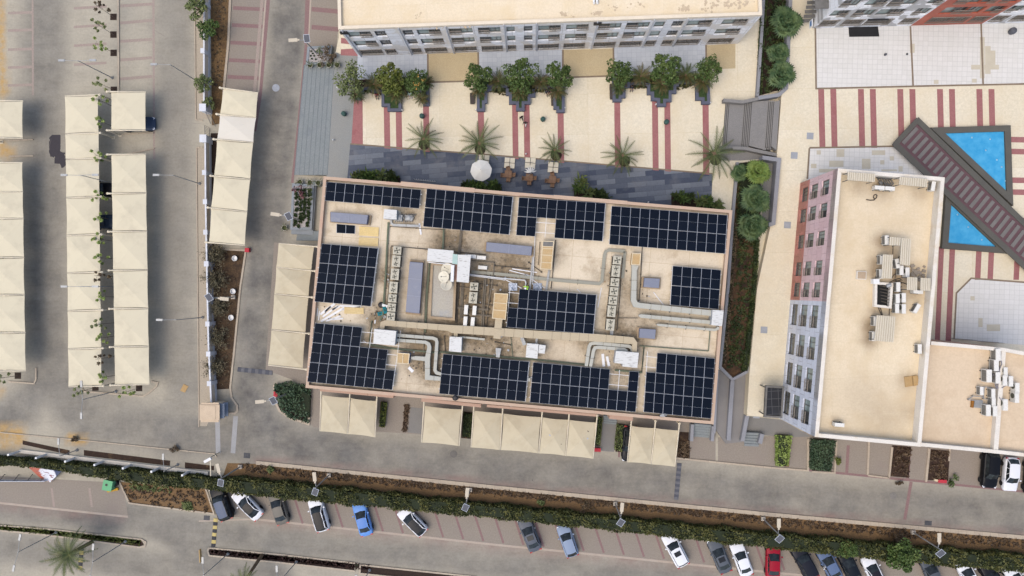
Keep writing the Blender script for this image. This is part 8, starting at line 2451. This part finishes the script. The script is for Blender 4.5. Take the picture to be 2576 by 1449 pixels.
# shrubs in the beds along the north wall of the office
def strap_proto(seed, lf, L, n):
 rg = random.Random(seed); r = thing('leafy_shrub', 'x', 'shrub'); mb = MB()
 for k in range(n):
  a = k * 2.4; e = rg.uniform(.35, 1.35); l_ = L * rg.uniform(.6, 1.1)
  d = Vector((math.cos(a) * math.cos(e), math.sin(a) * math.cos(e), math.sin(e))); s = Vector((-math.sin(a), math.cos(a), 0)) * .11 * L
  o = Vector((rg.gauss(0, .18), rg.gauss(0, .18), .2 + rg.random() * .5))
  mb.face([o, o + d * l_ * .5 + s, o + d * l_ - Vector((0, 0, .12)), o + d * l_ * .5 - s])
 part('leaves', mb, [lf], r, world=False); return r
ST = {'a': strap_proto(1, lf_ficus, .95, 60), 'b': strap_proto(2, lf_olive, 1.0, 54), 'c': strap_proto(3, lf_dark, .8, 60)}
zz = [('b', 900, 444, 'pale green strap leaved shrub, first in the north-west bed'), ('a', 918, 440, 'strap leaved shrub second in the north-west bed'), ('a', 938, 444, 'strap leaved shrub third in the north-west bed'), ('b', 958, 444, 'strap leaved shrub fourth in the north-west bed'), ('c', 982, 438, 'dark strap leaved shrub last in the north-west bed'), ('c', 992, 449, 'dark low shrub at the east end of the north-west bed'), ('c', 1172, 466, 'small dark rosette shrub left of the parasol'), ('a', 1190, 466, 'dark shrub under the parasol edge'), ('a', 1206, 468, 'broad leaved shrub under the parasol'), ('a', 1238, 468, 'shrub right of the parasol'), ('c', 1250, 470, 'dark shrub right of the parasol by the bed end'), ('a', 1456, 474, 'tall strap leaved shrub in the middle bed'), ('b', 1464, 458, 'tallest pale leaved shrub in the middle bed'), ('b', 1484, 486, 'grey green shrub in the middle bed, east'), ('c', 1506, 486, 'dark rosette shrub right of the middle bed'), ('c', 1520, 496, 'second dark rosette shrub right of the middle bed'), ('c', 1702, 496, 'dark shrub first in the north-east bed'), ('a', 1716, 498, 'dark green shrub second in the north-east bed'), ('c', 1738, 496, 'tall dark shrub in the north-east bed'), ('b', 1765, 508, 'grey green shrub in the north-east bed'), ('a', 1782, 506, 'green shrub near the end of the north-east bed'), ('b', 1806, 518, 'spiky shrub at the corner of the office')]
for i, (k, x, y, l) in enumerate(zz):
 put(ST, k, x, y, ZW + 1.0, ZW + .3, l, 'shrubs along the north wall of the office', i * .9, 1.15)
for q in ([(886, 436), (1006, 446), (1006, 470), (884, 460)], [(1160, 462), (1262, 470), (1262, 490), (1158, 482)], [(1444, 476), (1500, 480), (1530, 500), (1530, 515), (1444, 508)], [(1690, 492), (1812, 512), (1812, 530), (1690, 522)]):
 mb = MB(); mb.prism(PP(q, ZW + .35), ZW, ZW + .3); struct('planting_bed', mb, m_soil_dark)
# ================================================================ PEOPLE
m_skin = mat("skin", (.30, .17, .11), var=.05, world=False, finevar=0)
m_hair = mat("dark hair", (.012, .009, .008), var=.1, world=False, finevar=0)
m_shoe = mat("dark shoe", (.02, .018, .017), var=.1, world=False, finevar=0)
def person(label, loc, rz, pose, top, bottom, hair=None, sleeves=True, cap=None):
 """one skinned figure 1.72 m tall; joints posed, then coloured by where the cloth is"""
 r = thing('person', label, 'person', tuple(loc), rz)
 sit = pose == 'sit'
 hip = .50 if sit else .92
 J = {}
 def j(n, x, y, z, rad): J[n] = ((x, y, z), rad)
 # facing -y in local space
 lean = {'sit': -.02, 'walk': -.04, 'stand': 0, 'bend': -.30}[pose]
 j('pelvis', 0, 0, hip, .135); j('belly', 0, lean * .4, hip + .17, .125); j('chest', 0, lean * .9, hip + .38, .15); j('neck', 0, lean * 1.15, hip + .53, .058)
 j('chin', 0, lean * 1.3 - .015, hip + .60, .075); j('head', 0, lean * 1.4 - .01, hip + .70, .098); j('crown', 0, lean * 1.4 + .01, hip + .77, .075)
 E = [('pelvis', 'belly'), ('belly', 'chest'), ('chest', 'neck'), ('neck', 'chin'), ('chin', 'head'), ('head', 'crown')]
 for s, n in ((-1, 'l'), (1, 'r')):
  ph = s if pose == 'walk' else 0
  j('sho' + n, s * .18, lean * .95, hip + .46, .07)
  if sit:
   j('elb' + n, s * .23, -.08, hip + .20, .05); j('wri' + n, s * .15, -.30, hip + .16, .034); j('kne' + n, s * .13, -.44, .50, .07); j('ank' + n, s * .13, -.42, .09, .045); j('toe' + n, s * .14, -.58, .04, .04)
   hd = Vector((-s * .1, -1, -.15))
  else:
   j('elb' + n, s * .25, lean + .06 + ph * .12, hip + .19, .05); j('wri' + n, s * .26, lean - .06 + ph * .18 - (.25 if pose == 'bend' else 0), hip - .03 + (.12 if pose == 'bend' else 0), .034)
   j('kne' + n, s * .10, -ph * .18 - .03, .50, .068); j('ank' + n, s * .11, -ph * .26 + .02 + (.08 if ph < 0 else 0), .09 + (.05 if ph < 0 else 0), .045); j('toe' + n, s * .12, -ph * .26 - .13, .04, .04)
   hd = Vector((0, -.25, -1))
  j('hip' + n, s * .095, 0, hip - .05, .10)
  w = Vector(J['wri' + n][0]); hd.normalize()
  j('pal' + n, *(w + hd * .08), .03)
  E += [('chest', 'sho' + n), ('sho' + n, 'elb' + n), ('elb' + n, 'wri' + n), ('wri' + n, 'pal' + n), ('pelvis', 'hip' + n), ('hip' + n, 'kne' + n), ('kne' + n, 'ank' + n), ('ank' + n, 'toe' + n)]
  side = Vector((0, 1, 0)) if not sit else Vector((1, 0, 0))
  curl = Vector((-s, 0, 0)) if not sit else Vector((0, 0, -1))
  p = Vector(J['pal' + n][0])
  for k in range(4):
   o = p + side * (-.03 + .02 * k); ln = (.075, .088, .08, .062)[k]
   j(f'f{k}a{n}', *(o + hd * ln * .55 + curl * .005), .0095); j(f'f{k}b{n}', *(o + hd * ln + curl * .03), .008)
   E += [('pal' + n, f'f{k}a{n}'), (f'f{k}a{n}', f'f{k}b{n}')]
  o = w + hd * .04 - side * .035
  j('th' + n, *(o + hd * .03 - side * .015), .010); j('tb' + n, *(o + hd * .07 - side * .01 + curl * .015), .0085)
  E += [('wri' + n, 'th' + n), ('th' + n, 'tb' + n)]
 names = list(J)
 me = bpy.data.meshes.new('body')
 me.from_pydata([J[n][0] for n in names], [(names.index(a), names.index(b_)) for a, b_ in E], [])
 o = bpy.data.objects.new('body', me); COL.objects.link(o)
 sk = o.modifiers.new('Skin', 'SKIN')
 if not me.skin_vertices:
  bm_ = bmesh.new(); bm_.from_mesh(me); bm_.verts.layers.skin.verify(); bm_.to_mesh(me); bm_.free()
 for i, n in enumerate(names):
  sv = me.skin_vertices[0].data[i]
  rad = J[n][1]; sv.radius = (rad, rad * (.72 if n in ('chest', 'belly', 'pelvis') else 1)); sv.use_root = n == 'pelvis'
 ss = o.modifiers.new('Smooth', 'SUBSURF'); ss.levels = ss.render_levels = 1
 dg = bpy.context.evaluated_depsgraph_get(); dg.update()
 ev = o.evaluated_get(dg)
 me2 = bpy.data.meshes.new_from_object(ev)
 o.modifiers.clear(); o.data = me2
 for m_ in (m_skin, top, bottom, m_shoe): me2.materials.append(m_)
 el = [Vector(J[k][0]) for k in ('wril', 'wrir', 'pall', 'palr')]
 for p in me2.polygons:
  c = p.center
  p.use_smooth = True
  hand = min((c - q).length for q in el[:2]) < .05 or min((c - q).length for q in el[2:]) < .13
  if hand and (c.z < hip + .25): p.material_index = 0
  elif c.z > hip + .525: p.material_index = 0
  elif c.z < .10 and not (sit and c.y > -.3): p.material_index = 3
  elif c.z > hip + .02 and abs(c.x) > .155 and not sleeves and c.z < hip + .36: p.material_index = 0
  elif c.z > hip + (.06 if not sit else .06) or (abs(c.x) > .2): p.material_index = 1
  else: p.material_index = 2
 o.parent = r
 hx = Vector(J['head'][0])
 mb = MB(); mb.lathe((hx.x, hx.y + .012, hx.z - .02), [(.098, -.02), (.106, .03), (.10, .09), (.07, .125), (0, .138)], 14)
 mb.box((hx.x, hx.y + .07, hx.z - .05), (.15, .05, .12))
 part('hair' if cap is None else 'cap', mb, [hair or m_hair], r, smooth=True, world=False)
 mb = MB(); f = Vector((hx.x, hx.y - .085, hx.z - .01))
 mb.tube(f + Vector((0, .005, .02)), f + Vector((0, -.022, -.015)), .010, .016, 6)
 for s in (-1, 1):
  mb.box(f + Vector((s * .035, .002, .022)), (.024, .012, .010), m=1); mb.box((hx.x + s * .094, hx.y + .01, hx.z - .01), (.014, .03, .05), m=0)
 mb.box(f + Vector((0, .004, -.05)), (.045, .012, .012), m=2)
 part('face', mb, [m_skin, m_black, mat("lips", (.25, .08, .07), var=.03, world=False, finevar=0) if "lips" not in MATS else MATS["lips"]], r, world=False)
 return r
cloth = {}
def cl(name, c):
 if name not in cloth: cloth[name] = mat("cloth " + name, c, var=.06, world=False, finevar=.05)
 return cloth[name]
bk, wt, rd, gr, bl = cl('black', (.012, .012, .014)), cl('white', (.55, .55, .55)), cl('maroon', (.16, .02, .025)), cl('mint', (.35, .5, .42)), cl('navy', (.03, .035, .06))
def at(x, y, z, zb):
 p = P(x, y, z); p.z = zb
 return p
person('person in black with pale shoes walking on the plaza, upper of two', at(1311.5, 296, ZW + .9, ZW), R(20), 'walk', bk, bk)
person('person in a black top and white trousers walking on the plaza, lower of two', at(1321.5, 310, ZW + .9, ZW), R(-15), 'walk', bk, wt)
person('seated person in a maroon top and white shirt under the first planter palms', at(947, 237, ZW + .8, ZW), 0, 'sit', rd, bk)
person('seated person in mint green near the end of the first planter', at(1031, 234, ZW + .8, ZW), 0, 'sit', gr, wt)
person('seated person in dark clothes, left of a pair by the middle planter', at(1376, 229, ZW + .8, ZW), R(20), 'sit', bl, bk)
person('seated person in dark clothes, right of a pair by the middle planter', at(1384, 223, ZW + .8, ZW), R(-10), 'sit', bk, bl)
person('seated person in black beneath the western tree of the east group', at(1590, 217, ZW + .8, ZW), 0, 'sit', bk, bl)
person('roof worker in a lime vest and white helmet beside the central array', at(1329.5, 721, ZR + .9, ZR), R(-60), 'bend', cl('lime', (.45, .75, .08)), bk, cl('helmet', (.8, .8, .8)), cap=True)
person('person in a white top at the open door of the slate blue saloon', at(2072, 1426, .9, 0), R(70), 'stand', wt, bk)
for l, q in (('low stone seat under the first group of palms', [(934, 224), (960, 226), (960, 234), (934, 233)]), ('low stone seat at the mint green sitter', [(1008, 225), (1060, 226), (1060, 232), (1008, 231)]), ('low stone seat in the middle planter group', [(1347, 215), (1395, 217), (1395, 225), (1347, 224)]), ('low stone seat in the east planter group', [(1574, 207), (1620, 206), (1620, 213), (1574, 214)]), ('low stone seat between the two east planters', [(1708, 204), (1750, 202), (1750, 210), (1708, 211)]), ('low stone seat in the west bay of the middle group', [(1226, 212), (1276, 213), (1276, 220), (1226, 220)])):
 mb = MB(); mb.prism(PP(q, ZW + .45), ZW, ZW + .4); mb.prism(PP([(q[0][0] - .5, q[0][1] - .5), (q[1][0] + .5, q[1][1] - .5), (q[2][0] + .5, q[2][1] + .5), (q[3][0] - .5, q[3][1] + .5)], ZW + .45), ZW + .4, ZW + .45)
 tag(link('stone_seat', mb, [m_pl]), l, 'seat')
